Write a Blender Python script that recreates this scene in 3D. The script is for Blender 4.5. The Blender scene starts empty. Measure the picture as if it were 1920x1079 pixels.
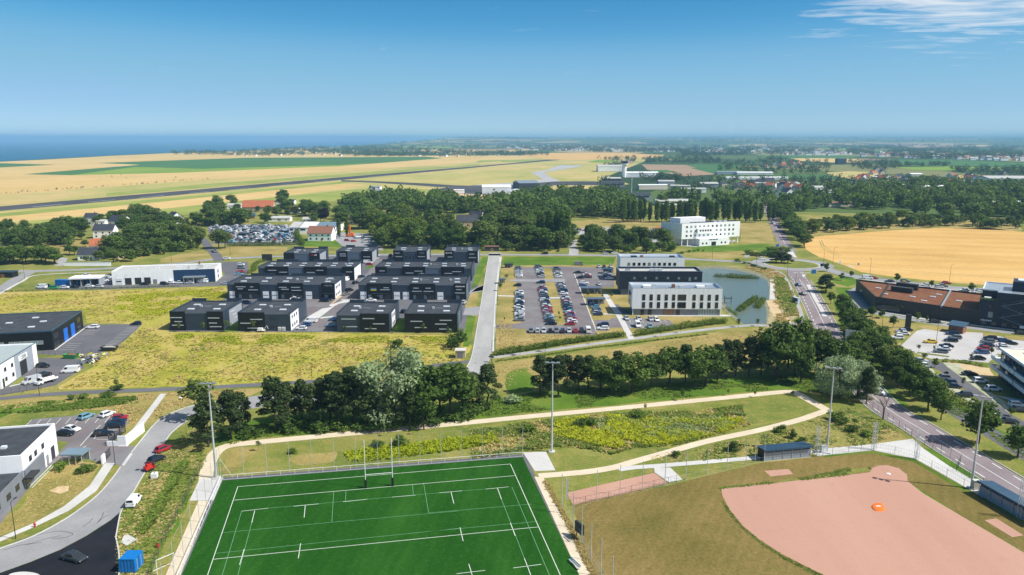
import bpy, bmesh, math, random
import numpy as np
from mathutils import Vector, Matrix, noise as mnoise
from mathutils.geometry import tessellate_polygon
R = random.Random(11)
NP = np.random.default_rng(5)
scene = bpy.context.scene
rad = math.radians

# ---------------------------------------------------------------- camera, sky, sun, exposure
CAM_H, FOC, HOR = 71.5, 1400.0, 259.5          # drone height (m), focal length in photo pixels, horizon row
PITCH = math.atan((539.5 - HOR) / FOC)
cam = bpy.data.cameras.new('camera')
cam.sensor_width = 36.0
cam.lens = FOC / 1920.0 * 36.0
cam.clip_start, cam.clip_end = 1.0, 300000.0
cam_ob = bpy.data.objects.new('camera', cam)
scene.collection.objects.link(cam_ob)
cam_ob.location = (0, 0, CAM_H)
cam_ob.rotation_euler = (math.pi / 2 - PITCH, 0, 0)
scene.camera = cam_ob

SUN_EL, SUN_AZ = rad(49.5), math.atan2(16.9, -4.4)   # azimuth clockwise from +Y
sdir = Vector((math.sin(SUN_AZ) * math.cos(SUN_EL), math.cos(SUN_AZ) * math.cos(SUN_EL), math.sin(SUN_EL)))
world = bpy.data.worlds.new('World')
scene.world = world
world.use_nodes = True
wn, wl = world.node_tree.nodes, world.node_tree.links
wn.clear()
def wnode(t, **kw):
    n = wn.new(t)
    for k, v in kw.items():
        setattr(n, k, v)
    return n
sky = wnode('ShaderNodeTexSky', sky_type='NISHITA', sun_disc=False, sun_elevation=SUN_EL, sun_rotation=SUN_AZ,
            altitude=6000.0, air_density=1.0, dust_density=0.3, ozone_density=2.0)
hs = wnode('ShaderNodeHueSaturation')
hs.inputs['Saturation'].default_value = 1.3
wl.new(sky.outputs[0], hs.inputs['Color'])
def scaled(src, k):
    v = wnode('ShaderNodeVectorMath', operation='SCALE'); wl.new(src, v.inputs[0]); v.inputs['Scale'].default_value = k
    return v.outputs[0]
crv = wnode('ShaderNodeRGBCurve')          # grade the whole sky toward the photo's cyan summer blue
for ch, pts in enumerate((((.07, .075), (.135, .215), (.41, .37), (.7, .52), (1, .7)), ((.25, .325), (.375, .485), (.70, .60), (1, .74)), ((.59, .615), (.76, .735), (.94, .77), (1, .80)))):
    c = crv.mapping.curves[ch]; c.points[1].location = pts[-1]
    for q in pts[:-1]: c.points.new(*q)
crv.mapping.update()
wl.new(scaled(hs.outputs[0], 0.1338), crv.inputs['Color'])
graded = scaled(crv.outputs[0], 1 / 0.1338)
# thin cirrus on a high layer: project the view direction to a plane and stretch noise along it
tc = wnode('ShaderNodeTexCoord')
sep = wnode('ShaderNodeSeparateXYZ')
wl.new(tc.outputs['Generated'], sep.inputs[0])
def wmath(op, a, b=None, clamp=False):
    n = wnode('ShaderNodeMath', operation=op, use_clamp=clamp)
    for i, v in enumerate((a, b)):
        if v is None: continue
        if isinstance(v, (int, float)): n.inputs[i].default_value = v
        else: wl.new(v, n.inputs[i])
    return n.outputs[0]
zc = wmath('MAXIMUM', sep.outputs[2], 0.02)
cx, cy = wmath('DIVIDE', sep.outputs[0], zc), wmath('DIVIDE', sep.outputs[1], zc)
cmb = wnode('ShaderNodeCombineXYZ')
wl.new(cx, cmb.inputs[0]); wl.new(cy, cmb.inputs[1])
mp = wnode('ShaderNodeMapping')
mp.inputs['Rotation'].default_value = (0, 0, rad(22))
mp.inputs['Scale'].default_value = (0.8, 1.5, 1)
wl.new(cmb.outputs[0], mp.inputs[0])
n1 = wnode('ShaderNodeTexNoise'); n1.inputs['Scale'].default_value = 1.7; n1.inputs['Detail'].default_value = 9; n1.inputs['Roughness'].default_value = 0.62
n1.inputs['Distortion'].default_value = 0.6
wl.new(mp.outputs[0], n1.inputs['Vector'])
n2 = wnode('ShaderNodeTexNoise'); n2.inputs['Scale'].default_value = 0.22; n2.inputs['Detail'].default_value = 2
wl.new(cmb.outputs[0], n2.inputs['Vector'])
# the bank lies to the east (azimuth) and thins out westward
east = wnode('ShaderNodeMapRange'); east.inputs[1].default_value = 0.30; east.inputs[2].default_value = 0.54
wl.new(wmath('DIVIDE', sep.outputs[0], wmath('MAXIMUM', sep.outputs[1], 0.15)), east.inputs[0])
up = wnode('ShaderNodeMapRange'); up.inputs[1].default_value = 0.078; up.inputs[2].default_value = 0.14
wl.new(sep.outputs[2], up.inputs[0])
cov = wmath('MULTIPLY', east.outputs[0], up.outputs[0])
thr = wmath('SUBTRACT', 0.66, wmath('MULTIPLY', cov, 0.40))
cl = wmath('MULTIPLY', wmath('SUBTRACT', wmath('ADD', n1.outputs['Fac'], wmath('MULTIPLY', wmath('SUBTRACT', n2.outputs['Fac'], 0.5), 0.25)), thr), 3.2, True)
cl = wmath('MULTIPLY', cl, 0.85)
mixc = wnode('ShaderNodeMixRGB')
wl.new(cl, mixc.inputs[0]); wl.new(graded, mixc.inputs[1])
mixc.inputs[2].default_value = (6.5, 6.8, 7.1, 1)
bg = wnode('ShaderNodeBackground'); bg.inputs['Strength'].default_value = 0.10
wl.new(mixc.outputs[0], bg.inputs[0])
wout = wnode('ShaderNodeOutputWorld'); wl.new(bg.outputs[0], wout.inputs[0])

sun = bpy.data.lights.new('sun', 'SUN')
sun.energy, sun.angle, sun.color = 4.3, rad(0.5), (1.0, 0.965, 0.905)
sun_ob = bpy.data.objects.new('sun', sun)
scene.collection.objects.link(sun_ob)
sun_ob.rotation_euler = (-sdir).to_track_quat('-Z', 'Y').to_euler()

vs = scene.view_settings
vs.view_transform, vs.look, vs.gamma, vs.exposure = 'Standard', 'None', 1.0, 0.42
vs.use_curve_mapping = False
scene.cycles.volume_bounces = 1
scene.cycles.max_bounces = 6
scene.cycles.transparent_max_bounces = 12
scene.cycles.use_denoising = True

# ---------------------------------------------------------------- photo pixel -> point on the ground (survey of the place)
def ray(px, py):
    r, u = (px - 960.0) / FOC, -(py - 539.5) / FOC
    return r, math.cos(PITCH) + u * math.sin(PITCH), -math.sin(PITCH) + u * math.cos(PITCH)
def G(px, py, z=0.0):
    x, y, zz = ray(px, py)
    t = (z - CAM_H) / zz
    return Vector((x * t, y * t))
def topz(px, py0, py1):
    y = G(px, py0).y
    _, ry, rz = ray(px, py1)
    return CAM_H + rz * y / ry
def zm(ox, oy, s):
    return lambda *a: [(ox + a[i] / s, oy + a[i + 1] / s) for i in range(0, len(a), 2)]
zA, zB, zC, zD = zm(300, 440, 5.394), zm(600, 440, 5.394), zm(920, 470, 5.394), zm(1140, 460, 5.394)
zE, zF, zS, zM = zm(1560, 480, 4.9056), zm(1560, 640, 4.9056), zm(0, 560, 5.394), zm(0, 730, 3.0917)
zK, zN, zQ, zI = zm(0, 460, 3.854), zm(860, 340, 3.2), zm(1240, 700, 2.8235), zm(1400, 440, 3.371)
z1, z2, z3, zO = zm(0, 700, 2.848), zm(380, 700, 2.848), zm(800, 700, 2.848), zm(860, 440, 3.2)
zL, zJ, zY = zm(0, 240, 3), zm(640, 240, 3), zm(1280, 240, 3)
zH, zT, zW = zm(0, 360, 4), zm(380, 340, 3.692), zm(1400, 340, 3.692)
def PX(*a):
    return [(a[i], a[i + 1]) for i in range(0, len(a), 2)]
def GL(pts, z=0.0):
    return [G(p[0], p[1], z) for p in pts]

# ---------------------------------------------------------------- materials
MATS = {}
def new_mat(name):
    m = bpy.data.materials.new(name); m.use_nodes = True
    nt = m.node_tree; nt.nodes.clear()
    out = nt.nodes.new('ShaderNodeOutputMaterial')
    b = nt.nodes.new('ShaderNodeBsdfPrincipled')
    nt.links.new(b.outputs[0], out.inputs[0])
    MATS[name] = m
    return m, nt, b, out
def mat(name, col, rough=0.7, metal=0.0, spec=0.4, var=0.0, vscale=1.0, streak=None):
    m, nt, b, _ = new_mat(name)
    b.inputs['Roughness'].default_value = rough
    b.inputs['Metallic'].default_value = metal
    b.inputs['Specular IOR Level'].default_value = spec
    if var:
        g = nt.nodes.new('ShaderNodeTexCoord'); no = nt.nodes.new('ShaderNodeTexNoise')
        no.inputs['Scale'].default_value = vscale; no.inputs['Detail'].default_value = 5
        src = g.outputs['Object']
        if streak:
            ma = nt.nodes.new('ShaderNodeMapping'); ma.inputs['Scale'].default_value = streak
            nt.links.new(src, ma.inputs[0]); src = ma.outputs[0]
        nt.links.new(src, no.inputs['Vector'])
        r = nt.nodes.new('ShaderNodeValToRGB')
        r.color_ramp.elements[0].position, r.color_ramp.elements[1].position = 0.3, 0.7
        r.color_ramp.elements[0].color = (*[c * (1 - var) for c in col], 1)
        r.color_ramp.elements[1].color = (*[min(1, c * (1 + var)) for c in col], 1)
        nt.links.new(no.outputs['Fac'], r.inputs[0]); nt.links.new(r.outputs[0], b.inputs['Base Color'])
    else:
        b.inputs['Base Color'].default_value = (*col, 1)
    return m
def gmat(name, stops, scale=0.05, detail=7, rough=0.92, fine=2.0, fvar=0.35, stretch=(1, 1, 1), rot=0.0, stripe=None, bump=0.0, mid=None, dist=0.0):
    """ground: large patches (ramp over noise), fine grain, optional mid-scale speckle of a second colour, optional mown/sown stripes"""
    m, nt, b, _ = new_mat(name)
    N, L = nt.nodes, nt.links
    b.inputs['Roughness'].default_value = rough
    b.inputs['Specular IOR Level'].default_value = 0.06
    geo = N.new('ShaderNodeNewGeometry')
    ma = N.new('ShaderNodeMapping'); ma.inputs['Scale'].default_value = stretch; ma.inputs['Rotation'].default_value = (0, 0, rot)
    L.new(geo.outputs['Position'], ma.inputs[0])
    n = N.new('ShaderNodeTexNoise'); n.inputs['Scale'].default_value = scale; n.inputs['Detail'].default_value = detail; n.inputs['Roughness'].default_value = 0.62
    n.inputs['Distortion'].default_value = dist
    L.new(ma.outputs[0], n.inputs['Vector'])
    r = N.new('ShaderNodeValToRGB'); cr = r.color_ramp
    while len(cr.elements) < len(stops): cr.elements.new(0.5)
    for e, (p, c) in zip(cr.elements, stops): e.position = p; e.color = (*c, 1)
    L.new(n.outputs['Fac'], r.inputs[0])
    col = r.outputs[0]
    if mid:
        mscale, mcol, lo, hi = mid
        n3 = N.new('ShaderNodeTexNoise'); n3.inputs['Scale'].default_value = mscale; n3.inputs['Detail'].default_value = 4; n3.inputs['Roughness'].default_value = 0.7
        L.new(geo.outputs['Position'], n3.inputs['Vector'])
        mr = N.new('ShaderNodeMapRange'); mr.inputs[1].default_value = lo; mr.inputs[2].default_value = hi
        L.new(n3.outputs['Fac'], mr.inputs[0])
        mx = N.new('ShaderNodeMixRGB'); L.new(mr.outputs[0], mx.inputs[0]); L.new(col, mx.inputs[1]); mx.inputs[2].default_value = (*mcol, 1)
        col = mx.outputs[0]
    if stripe:
        ang, width, amt = stripe
        m2 = N.new('ShaderNodeMapping'); m2.inputs['Rotation'].default_value = (0, 0, -ang)
        L.new(geo.outputs['Position'], m2.inputs[0])
        w = N.new('ShaderNodeTexWave'); w.inputs['Scale'].default_value = 0.314 / width; w.inputs['Distortion'].default_value = 0.6; w.inputs['Detail'].default_value = 2
        L.new(m2.outputs[0], w.inputs['Vector'])
        mr = N.new('ShaderNodeMapRange'); mr.inputs[1].default_value = 0.4; mr.inputs[2].default_value = 0.6
        mr.inputs[3].default_value = 1 - amt; mr.inputs[4].default_value = 1 + amt
        L.new(w.outputs['Fac'], mr.inputs[0])
        mx = N.new('ShaderNodeMixRGB'); mx.blend_type = 'MULTIPLY'; mx.inputs[0].default_value = 1
        L.new(col, mx.inputs[1]); L.new(mr.outputs[0], mx.inputs[2]); col = mx.outputs[0]
    n2 = N.new('ShaderNodeTexNoise'); n2.inputs['Scale'].default_value = fine; n2.inputs['Detail'].default_value = 5; n2.inputs['Roughness'].default_value = 0.75
    L.new(geo.outputs['Position'], n2.inputs['Vector'])
    mr = N.new('ShaderNodeMapRange'); mr.inputs[1].default_value = 0.25; mr.inputs[2].default_value = 0.75
    mr.inputs[3].default_value = 1 - fvar; mr.inputs[4].default_value = 1 + fvar
    L.new(n2.outputs['Fac'], mr.inputs[0])
    mx = N.new('ShaderNodeMixRGB'); mx.blend_type = 'MULTIPLY'; mx.inputs[0].default_value = 1
    L.new(col, mx.inputs[1]); L.new(mr.outputs[0], mx.inputs[2])
    L.new(mx.outputs[0], b.inputs['Base Color'])
    if bump:
        bp = N.new('ShaderNodeBump'); bp.inputs['Strength'].default_value = bump; bp.inputs['Distance'].default_value = 0.3
        L.new(n2.outputs['Fac'], bp.inputs['Height']); L.new(bp.outputs[0], b.inputs['Normal'])
    return m
def leafmat(name, c0, c1, c2=None, transl=0.32):
    m, nt, b, out = new_mat(name)
    N, L = nt.nodes, nt.links
    b.inputs['Roughness'].default_value = 0.75
    b.inputs['Specular IOR Level'].default_value = 0.12
    oi, ge = N.new('ShaderNodeObjectInfo'), N.new('ShaderNodeNewGeometry')
    a = N.new('ShaderNodeMath'); a.operation = 'MULTIPLY_ADD'; a.inputs[1].default_value = 0.55
    s = N.new('ShaderNodeMath'); s.operation = 'MULTIPLY'; s.inputs[1].default_value = 0.45
    L.new(oi.outputs['Random'], s.inputs[0]); L.new(ge.outputs['Random Per Island'], a.inputs[0]); L.new(s.outputs[0], a.inputs[2])
    r = N.new('ShaderNodeValToRGB'); r.color_ramp.elements[0].position = 0.1; r.color_ramp.elements[1].position = 0.9
    r.color_ramp.elements[0].color = (*c0, 1); r.color_ramp.elements[1].color = (*c1, 1)
    if c2:
        e = r.color_ramp.elements.new(0.97); e.color = (*c2, 1)
    L.new(a.outputs[0], r.inputs[0]); L.new(r.outputs[0], b.inputs['Base Color'])
    t = N.new('ShaderNodeBsdfTranslucent'); L.new(r.outputs[0], t.inputs['Color'])
    mx = N.new('ShaderNodeMixShader'); mx.inputs[0].default_value = transl
    L.new(b.outputs[0], mx.inputs[1]); L.new(t.outputs[0], mx.inputs[2]); L.new(mx.outputs[0], out.inputs[0])
    return m

# ground covers
gmat('grass_lawn', [(0.3, (0.10, 0.15, 0.028)), (0.5, (0.19, 0.21, 0.045)), (0.68, (0.34, 0.28, 0.095))], 0.045, fine=1.6, fvar=0.4, mid=(0.35, (0.30, 0.24, 0.075), 0.5, 0.72))
gmat('grass_green', [(0.3, (0.055, 0.12, 0.012)), (0.55, (0.11, 0.19, 0.022)), (0.75, (0.21, 0.22, 0.045))], 0.07, fine=1.8, fvar=0.45)
gmat('grass_dry', [(0.3, (0.19, 0.18, 0.045)), (0.5, (0.32, 0.255, 0.085)), (0.7, (0.43, 0.32, 0.135))], 0.06, fine=1.5, fvar=0.35, mid=(0.5, (0.20, 0.19, 0.05), 0.56, 0.75))
gmat('meadow', [(0.28, (0.19, 0.20, 0.025)), (0.44, (0.36, 0.33, 0.055)), (0.56, (0.44, 0.35, 0.10)), (0.74, (0.49, 0.36, 0.145))], 0.045, fine=1.1, fvar=0.4, mid=(0.28, (0.21, 0.24, 0.03), 0.54, 0.74), dist=0.5)
gmat('swale_ground', [(0.3, (0.09, 0.13, 0.02)), (0.5, (0.19, 0.21, 0.04)), (0.7, (0.29, 0.26, 0.08))], 0.12, fine=2.2, fvar=0.5)
gmat('wheat', [(0.3, (0.52, 0.315, 0.10)), (0.5, (0.60, 0.37, 0.125)), (0.72, (0.66, 0.43, 0.17))], 0.012, fine=0.5, fvar=0.16, stripe=(rad(78), 24.0, 0.035), mid=(0.03, (0.42, 0.30, 0.10), 0.66, 0.8))
gmat('straw_field', [(0.3, (0.52, 0.36, 0.13)), (0.55, (0.60, 0.42, 0.17)), (0.75, (0.63, 0.45, 0.20))], 0.004, fine=0.06, fvar=0.12, mid=(0.012, (0.50, 0.37, 0.14), 0.55, 0.75))
gmat('airfield_grass', [(0.3, (0.27, 0.29, 0.085)), (0.47, (0.42, 0.37, 0.125)), (0.58, (0.51, 0.39, 0.16)), (0.74, (0.55, 0.40, 0.18))], 0.007, fine=0.08, fvar=0.14, stretch=(1, 0.5, 1), rot=rad(20), mid=(0.02, (0.36, 0.35, 0.10), 0.52, 0.72))
gmat('airfield_green', [(0.3, (0.20, 0.26, 0.055)), (0.6, (0.30, 0.33, 0.08)), (0.8, (0.42, 0.37, 0.12))], 0.015, fine=0.1, fvar=0.14)
gmat('crop_dark', [(0.3, (0.055, 0.14, 0.045)), (0.7, (0.075, 0.17, 0.05))], 0.006, fine=0.05, fvar=0.1)
gmat('crop_light', [(0.3, (0.16, 0.26, 0.035)), (0.7, (0.23, 0.32, 0.045))], 0.006, fine=0.05, fvar=0.1)
gmat('soil', [(0.3, (0.30, 0.20, 0.13)), (0.7, (0.38, 0.27, 0.18))], 0.01, fine=0.1, fvar=0.15)
gmat('turf', [(0.3, (0.010, 0.058, 0.004)), (0.5, (0.016, 0.080, 0.007)), (0.7, (0.030, 0.112, 0.013))], 0.10, fine=2.2, fvar=0.3, stretch=(1, 0.25, 1), rot=rad(-9), stripe=(rad(-9), 2.0, 0.03), mid=(1.2, (0.036, 0.125, 0.018), 0.52, 0.8))
gmat('infield', [(0.3, (0.44, 0.245, 0.178)), (0.7, (0.51, 0.30, 0.222))], 0.05, fine=2.5, fvar=0.07, stretch=(1, .12, 1), rot=rad(-50), mid=(0.25, (0.415, 0.24, 0.175), 0.55, 0.95))
gmat('ball_grass', [(0.3, (0.135, 0.115, 0.03)), (0.5, (0.20, 0.15, 0.048)), (0.7, (0.26, 0.185, 0.068))], 0.05, fine=1.6, fvar=0.38, stripe=(rad(-28), 2.2, 0.03), mid=(0.5, (0.115, 0.125, 0.022), 0.55, 0.78))
gmat('pale_road', [(0.3, (0.32, 0.315, 0.305)), (0.7, (0.43, 0.42, 0.40))], 0.15, fine=1.5, fvar=0.14, rough=0.85, stretch=(1, .2, 1), mid=(0.4, (0.27, 0.265, 0.26), 0.58, 0.8))
gmat('road', [(0.3, (0.25, 0.25, 0.255)), (0.7, (0.34, 0.335, 0.33))], 0.12, fine=2.0, fvar=0.13, rough=0.85, mid=(0.6, (0.20, 0.20, 0.205), 0.6, 0.85))
gmat('avenue', [(0.3, (0.215, 0.175, 0.18)), (0.7, (0.30, 0.25, 0.255))], 0.07, fine=2.0, fvar=0.12, rough=0.85)
gmat('asphalt', [(0.3, (0.115, 0.115, 0.125)), (0.7, (0.165, 0.16, 0.17))], 0.07, fine=2.0, fvar=0.14, rough=0.85)
gmat('lot_asphalt', [(0.3, (0.155, 0.135, 0.14)), (0.7, (0.225, 0.20, 0.20))], 0.06, fine=2.0, fvar=0.12, rough=0.85, mid=(0.05, (0.21, 0.21, 0.21), 0.5, 0.62))
gmat('lot_pale', [(0.3, (0.42, 0.40, 0.38)), (0.7, (0.54, 0.52, 0.50))], 0.08, fine=2.0, fvar=0.1, rough=0.85)
gmat('fresh_asphalt', [(0.3, (0.014, 0.015, 0.020)), (0.7, (0.026, 0.027, 0.033))], 0.15, fine=2.0, fvar=0.2, rough=0.7)
gmat('runway_asphalt', [(0.3, (0.05, 0.052, 0.06)), (0.7, (0.10, 0.10, 0.11))], 0.012, fine=0.2, fvar=0.15)
gmat('taxi_concrete', [(0.3, (0.34, 0.34, 0.34)), (0.7, (0.44, 0.43, 0.42))], 0.012, fine=0.2, fvar=0.12)
gmat('concrete', [(0.3, (0.50, 0.485, 0.455)), (0.7, (0.61, 0.595, 0.56))], 0.12, fine=1.5, fvar=0.09, rough=0.85)
gmat('sand', [(0.3, (0.58, 0.485, 0.345)), (0.7, (0.70, 0.60, 0.45))], 0.2, fine=1.8, fvar=0.14)
gmat('bare_sand', [(0.3, (0.50, 0.36, 0.20)), (0.7, (0.60, 0.46, 0.27))], 0.1, fine=1.2, fvar=0.2)
gmat('bank', [(0.3, (0.26, 0.22, 0.11)), (0.5, (0.40, 0.33, 0.19)), (0.7, (0.22, 0.24, 0.07))], 0.25, fine=1.3, fvar=0.45)
gmat('rubble', [(0.3, (0.12, 0.125, 0.07)), (0.5, (0.22, 0.21, 0.13)), (0.7, (0.33, 0.30, 0.23))], 0.6, fine=2.0, fvar=0.5)
gmat('sedum', [(0.3, (0.15, 0.055, 0.032)), (0.5, (0.21, 0.09, 0.05)), (0.7, (0.17, 0.125, 0.055))], 0.35, fine=2.5, fvar=0.4)
gmat('parking_green', [(0.35, (0.30, 0.33, 0.17)), (0.6, (0.50, 0.48, 0.38))], 0.3, fine=2.0, fvar=0.25)
gmat('cliff', [(0.3, (0.5, 0.45, 0.34)), (0.7, (0.25, 0.28, 0.12))], 0.02, fine=0.2, fvar=0.3)

# plains beyond: patchwork of fields
m, nt, b, _ = new_mat('farmland')
N_, L_ = nt.nodes, nt.links
b.inputs['Roughness'].default_value = 0.95; b.inputs['Specular IOR Level'].default_value = 0.05
ge = N_.new('ShaderNodeNewGeometry'); ma = N_.new('ShaderNodeMapping'); ma.inputs['Rotation'].default_value = (0, 0, 0.5); ma.inputs['Scale'].default_value = (1 / 420, 1 / 760, 0)
L_.new(ge.outputs['Position'], ma.inputs[0])
vo = N_.new('ShaderNodeTexVoronoi'); vo.inputs['Scale'].default_value = 1.0; vo.inputs['Randomness'].default_value = 0.8
L_.new(ma.outputs[0], vo.inputs['Vector'])
sp = N_.new('ShaderNodeSeparateColor'); L_.new(vo.outputs['Color'], sp.inputs[0])
rp = N_.new('ShaderNodeValToRGB'); rp.color_ramp.interpolation = 'CONSTANT'
for i, (p, c) in enumerate([(0, (0.05, 0.09, 0.032)), (0.26, (0.09, 0.135, 0.04)), (0.44, (0.34, 0.26, 0.115)), (0.54, (0.06, 0.10, 0.036)), (0.72, (0.20, 0.20, 0.08)), (0.8, (0.035, 0.065, 0.027)), (0.93, (0.28, 0.20, 0.12))]):
    e = rp.color_ramp.elements[i] if i < 2 else rp.color_ramp.elements.new(p)
    e.position = p; e.color = (*c, 1)
L_.new(sp.outputs[0], rp.inputs[0]); L_.new(rp.outputs[0], b.inputs['Base Color'])

# water
def water(name, col, rough, scale, bump, spec=0.5):
    m, nt, b, _ = new_mat(name)
    b.inputs['Base Color'].default_value = (*col, 1); b.inputs['Roughness'].default_value = rough; b.inputs['IOR'].default_value = 1.33
    b.inputs['Specular IOR Level'].default_value = spec
    ge = nt.nodes.new('ShaderNodeNewGeometry'); n = nt.nodes.new('ShaderNodeTexNoise'); n.inputs['Scale'].default_value = scale; n.inputs['Detail'].default_value = 4
    nt.links.new(ge.outputs['Position'], n.inputs['Vector'])
    bp = nt.nodes.new('ShaderNodeBump'); bp.inputs['Strength'].default_value = bump; bp.inputs['Distance'].default_value = 0.05
    nt.links.new(n.outputs['Fac'], bp.inputs['Height']); nt.links.new(bp.outputs[0], b.inputs['Normal'])
water('sea_water', (0.0, 0.085, 0.155), 0.6, 0.02, 0.0, 0.08)
water('pond_water', (0.125, 0.16, 0.13), 0.25, 0.9, 0.7)

# building and object materials
mat('slate', (0.034, 0.050, 0.075), 0.55, var=0.12, vscale=0.6)
mat('slate_light', (0.105, 0.14, 0.19), 0.5, var=0.08, vscale=0.6)
mat('black_clad', (0.006, 0.007, 0.011), 0.5, var=0.25, vscale=0.8, streak=(1, 1, 0.25))
mat('brown_clad', (0.042, 0.036, 0.035), 0.6, var=0.3, vscale=1.2, streak=(2, 2, 0.15))
mat('roof_dark', (0.060, 0.066, 0.075), 0.9, spec=0.1, var=0.22, vscale=0.35)
mat('roof_pale', (0.46, 0.455, 0.43), 0.85, var=0.1, vscale=0.3)
mat('roof_green_grey', (0.36, 0.41, 0.40), 0.8, var=0.06, vscale=0.3)
mat('white_clad', (0.91, 0.92, 0.94), 0.38, var=0.035, vscale=0.5, streak=(1.5, 1.5, 0.2))
mat('white_wall', (0.91, 0.91, 0.91), 0.55, var=0.035, vscale=0.7)
mat('cream_wall', (0.70, 0.63, 0.50), 0.8, var=0.06, vscale=0.7)
mat('stone_wall', (0.46, 0.38, 0.26), 0.9, var=0.18, vscale=1.5)
mat('grey_wall', (0.20, 0.215, 0.245), 0.6, var=0.07, vscale=0.6, streak=(1, 1, 0.3))
mat('midgrey_wall', (0.34, 0.37, 0.42), 0.6, var=0.05, vscale=0.6)
mat('navy_clad', (0.012, 0.02, 0.042), 0.5, var=0.15, vscale=0.6)
mat('navy_panel', (0.012, 0.04, 0.11), 0.5, var=0.1, vscale=0.6)
mat('zinc', (0.35, 0.40, 0.45), 0.4, 0.4, var=0.06, vscale=0.5)
mat('blue_roof', (0.045, 0.10, 0.16), 0.45, 0.2, var=0.1, vscale=0.6)
mat('blue_door', (0.01, 0.15, 0.62), 0.45)
mat('container_blue', (0.008, 0.17, 0.50), 0.5, var=0.1, vscale=1.5)
mat('tile_red', (0.42, 0.13, 0.06), 0.85, var=0.25, vscale=1.2)
mat('tile_brown', (0.24, 0.11, 0.07), 0.85, var=0.2, vscale=1.2)
mat('slate_roof', (0.045, 0.05, 0.065), 0.6, var=0.25, vscale=1.0)
mat('glass', (0.018, 0.024, 0.032), 0.06, spec=0.8)
mat('glass_pale', (0.20, 0.27, 0.30), 0.15, spec=0.8)
mat('skylight', (0.66, 0.70, 0.74), 0.3)
mat('strip_light', (0.50, 0.56, 0.62), 0.3)
mat('frame_dark', (0.03, 0.033, 0.04), 0.5)
mat('white_paint', (0.80, 0.80, 0.78), 0.5, var=0.05, vscale=2)
mat('line_white', (0.62, 0.66, 0.58), 0.8, var=0.08, vscale=3)
mat('line_green', (0.16, 0.36, 0.20), 0.8)
mat('steel', (0.42, 0.44, 0.45), 0.42, 0.6, var=0.06, vscale=2)
mat('galv', (0.60, 0.62, 0.63), 0.5, 0.3, var=0.05, vscale=2)
mat('dark_steel', (0.03, 0.033, 0.036), 0.5)
mat('fence_green', (0.05, 0.07, 0.055), 0.6)
mat('yellow_paint', (0.70, 0.60, 0.05), 0.6)
mat('red_paint', (0.55, 0.03, 0.02), 0.5)
mat('orange_mat', (0.80, 0.17, 0.02), 0.8, var=0.1, vscale=1)
mat('green_skip', (0.03, 0.28, 0.08), 0.6, var=0.15, vscale=2)
mat('wood', (0.25, 0.15, 0.08), 0.8, var=0.2, vscale=2)
mat('rubber', (0.012, 0.012, 0.013), 0.8)
mat('rim', (0.35, 0.36, 0.37), 0.35, 0.7)
mat('car_glass', (0.010, 0.013, 0.017), 0.05, spec=0.9)
mat('lamp_clear', (0.75, 0.76, 0.78), 0.15)
mat('lamp_red', (0.45, 0.015, 0.01), 0.3)
mat('sign_white', (0.85, 0.85, 0.85), 0.6)
mat('sign_blue', (0.02, 0.16, 0.45), 0.5)
mat('bark', (0.075, 0.055, 0.038), 0.9, var=0.3, vscale=2)
mat('rock', (0.42, 0.40, 0.36), 0.9, var=0.3, vscale=1)
mat('solar', (0.012, 0.02, 0.05), 0.15, spec=0.8)
m, nt, b, _ = new_mat('car_paint')
oi = nt.nodes.new('ShaderNodeObjectInfo'); nt.links.new(oi.outputs['Color'], b.inputs['Base Color'])
b.inputs['Roughness'].default_value = 0.32; b.inputs['Coat Weight'].default_value = 0.35; b.inputs['Coat Roughness'].default_value = 0.1
m, nt, b, _ = new_mat('house_wall')
oi = nt.nodes.new('ShaderNodeObjectInfo'); nt.links.new(oi.outputs['Color'], b.inputs['Base Color']); b.inputs['Roughness'].default_value = 0.8
leafmat('leaf_pine', (.036, .062, .022), (.105, .15, .046))
leafmat('leaf_oak', (0.045, 0.092, 0.018), (0.15, 0.225, 0.044))
leafmat('leaf_mid', (0.055, 0.1, 0.022), (0.18, 0.235, 0.055))
leafmat('leaf_bright', (0.09, 0.15, 0.015), (0.19, 0.24, 0.03))
leafmat('leaf_silver', (.20, .28, .125), (.45, .53, .29))
leafmat('leaf_purple', (0.016, 0.010, 0.012), (0.035, 0.02, 0.022))
leafmat('leaf_far', (0.026, 0.056, 0.024), (0.075, 0.12, 0.046))
leafmat('leaf_hedge', (0.085, 0.15, 0.02), (0.2, 0.285, 0.045))
leafmat('reed', (0.06, 0.11, 0.018), (0.16, 0.22, 0.04))
leafmat('blade_dry', (0.4, 0.31, 0.11), (0.66, 0.52, 0.23), transl=0.4)
leafmat('blade_meadow', (0.36, 0.34, 0.05), (0.6, 0.52, 0.13), transl=0.4)
leafmat('blade_yellow', (.27, .35, .015), (.56, .57, .03), transl=0.4)
leafmat('blade_green', (0.11, 0.19, 0.025), (0.25, 0.32, 0.06), transl=0.4)
leafmat('blade_grey', (.20, .27, .09), (.40, .46, .19), transl=0.4)

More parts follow.
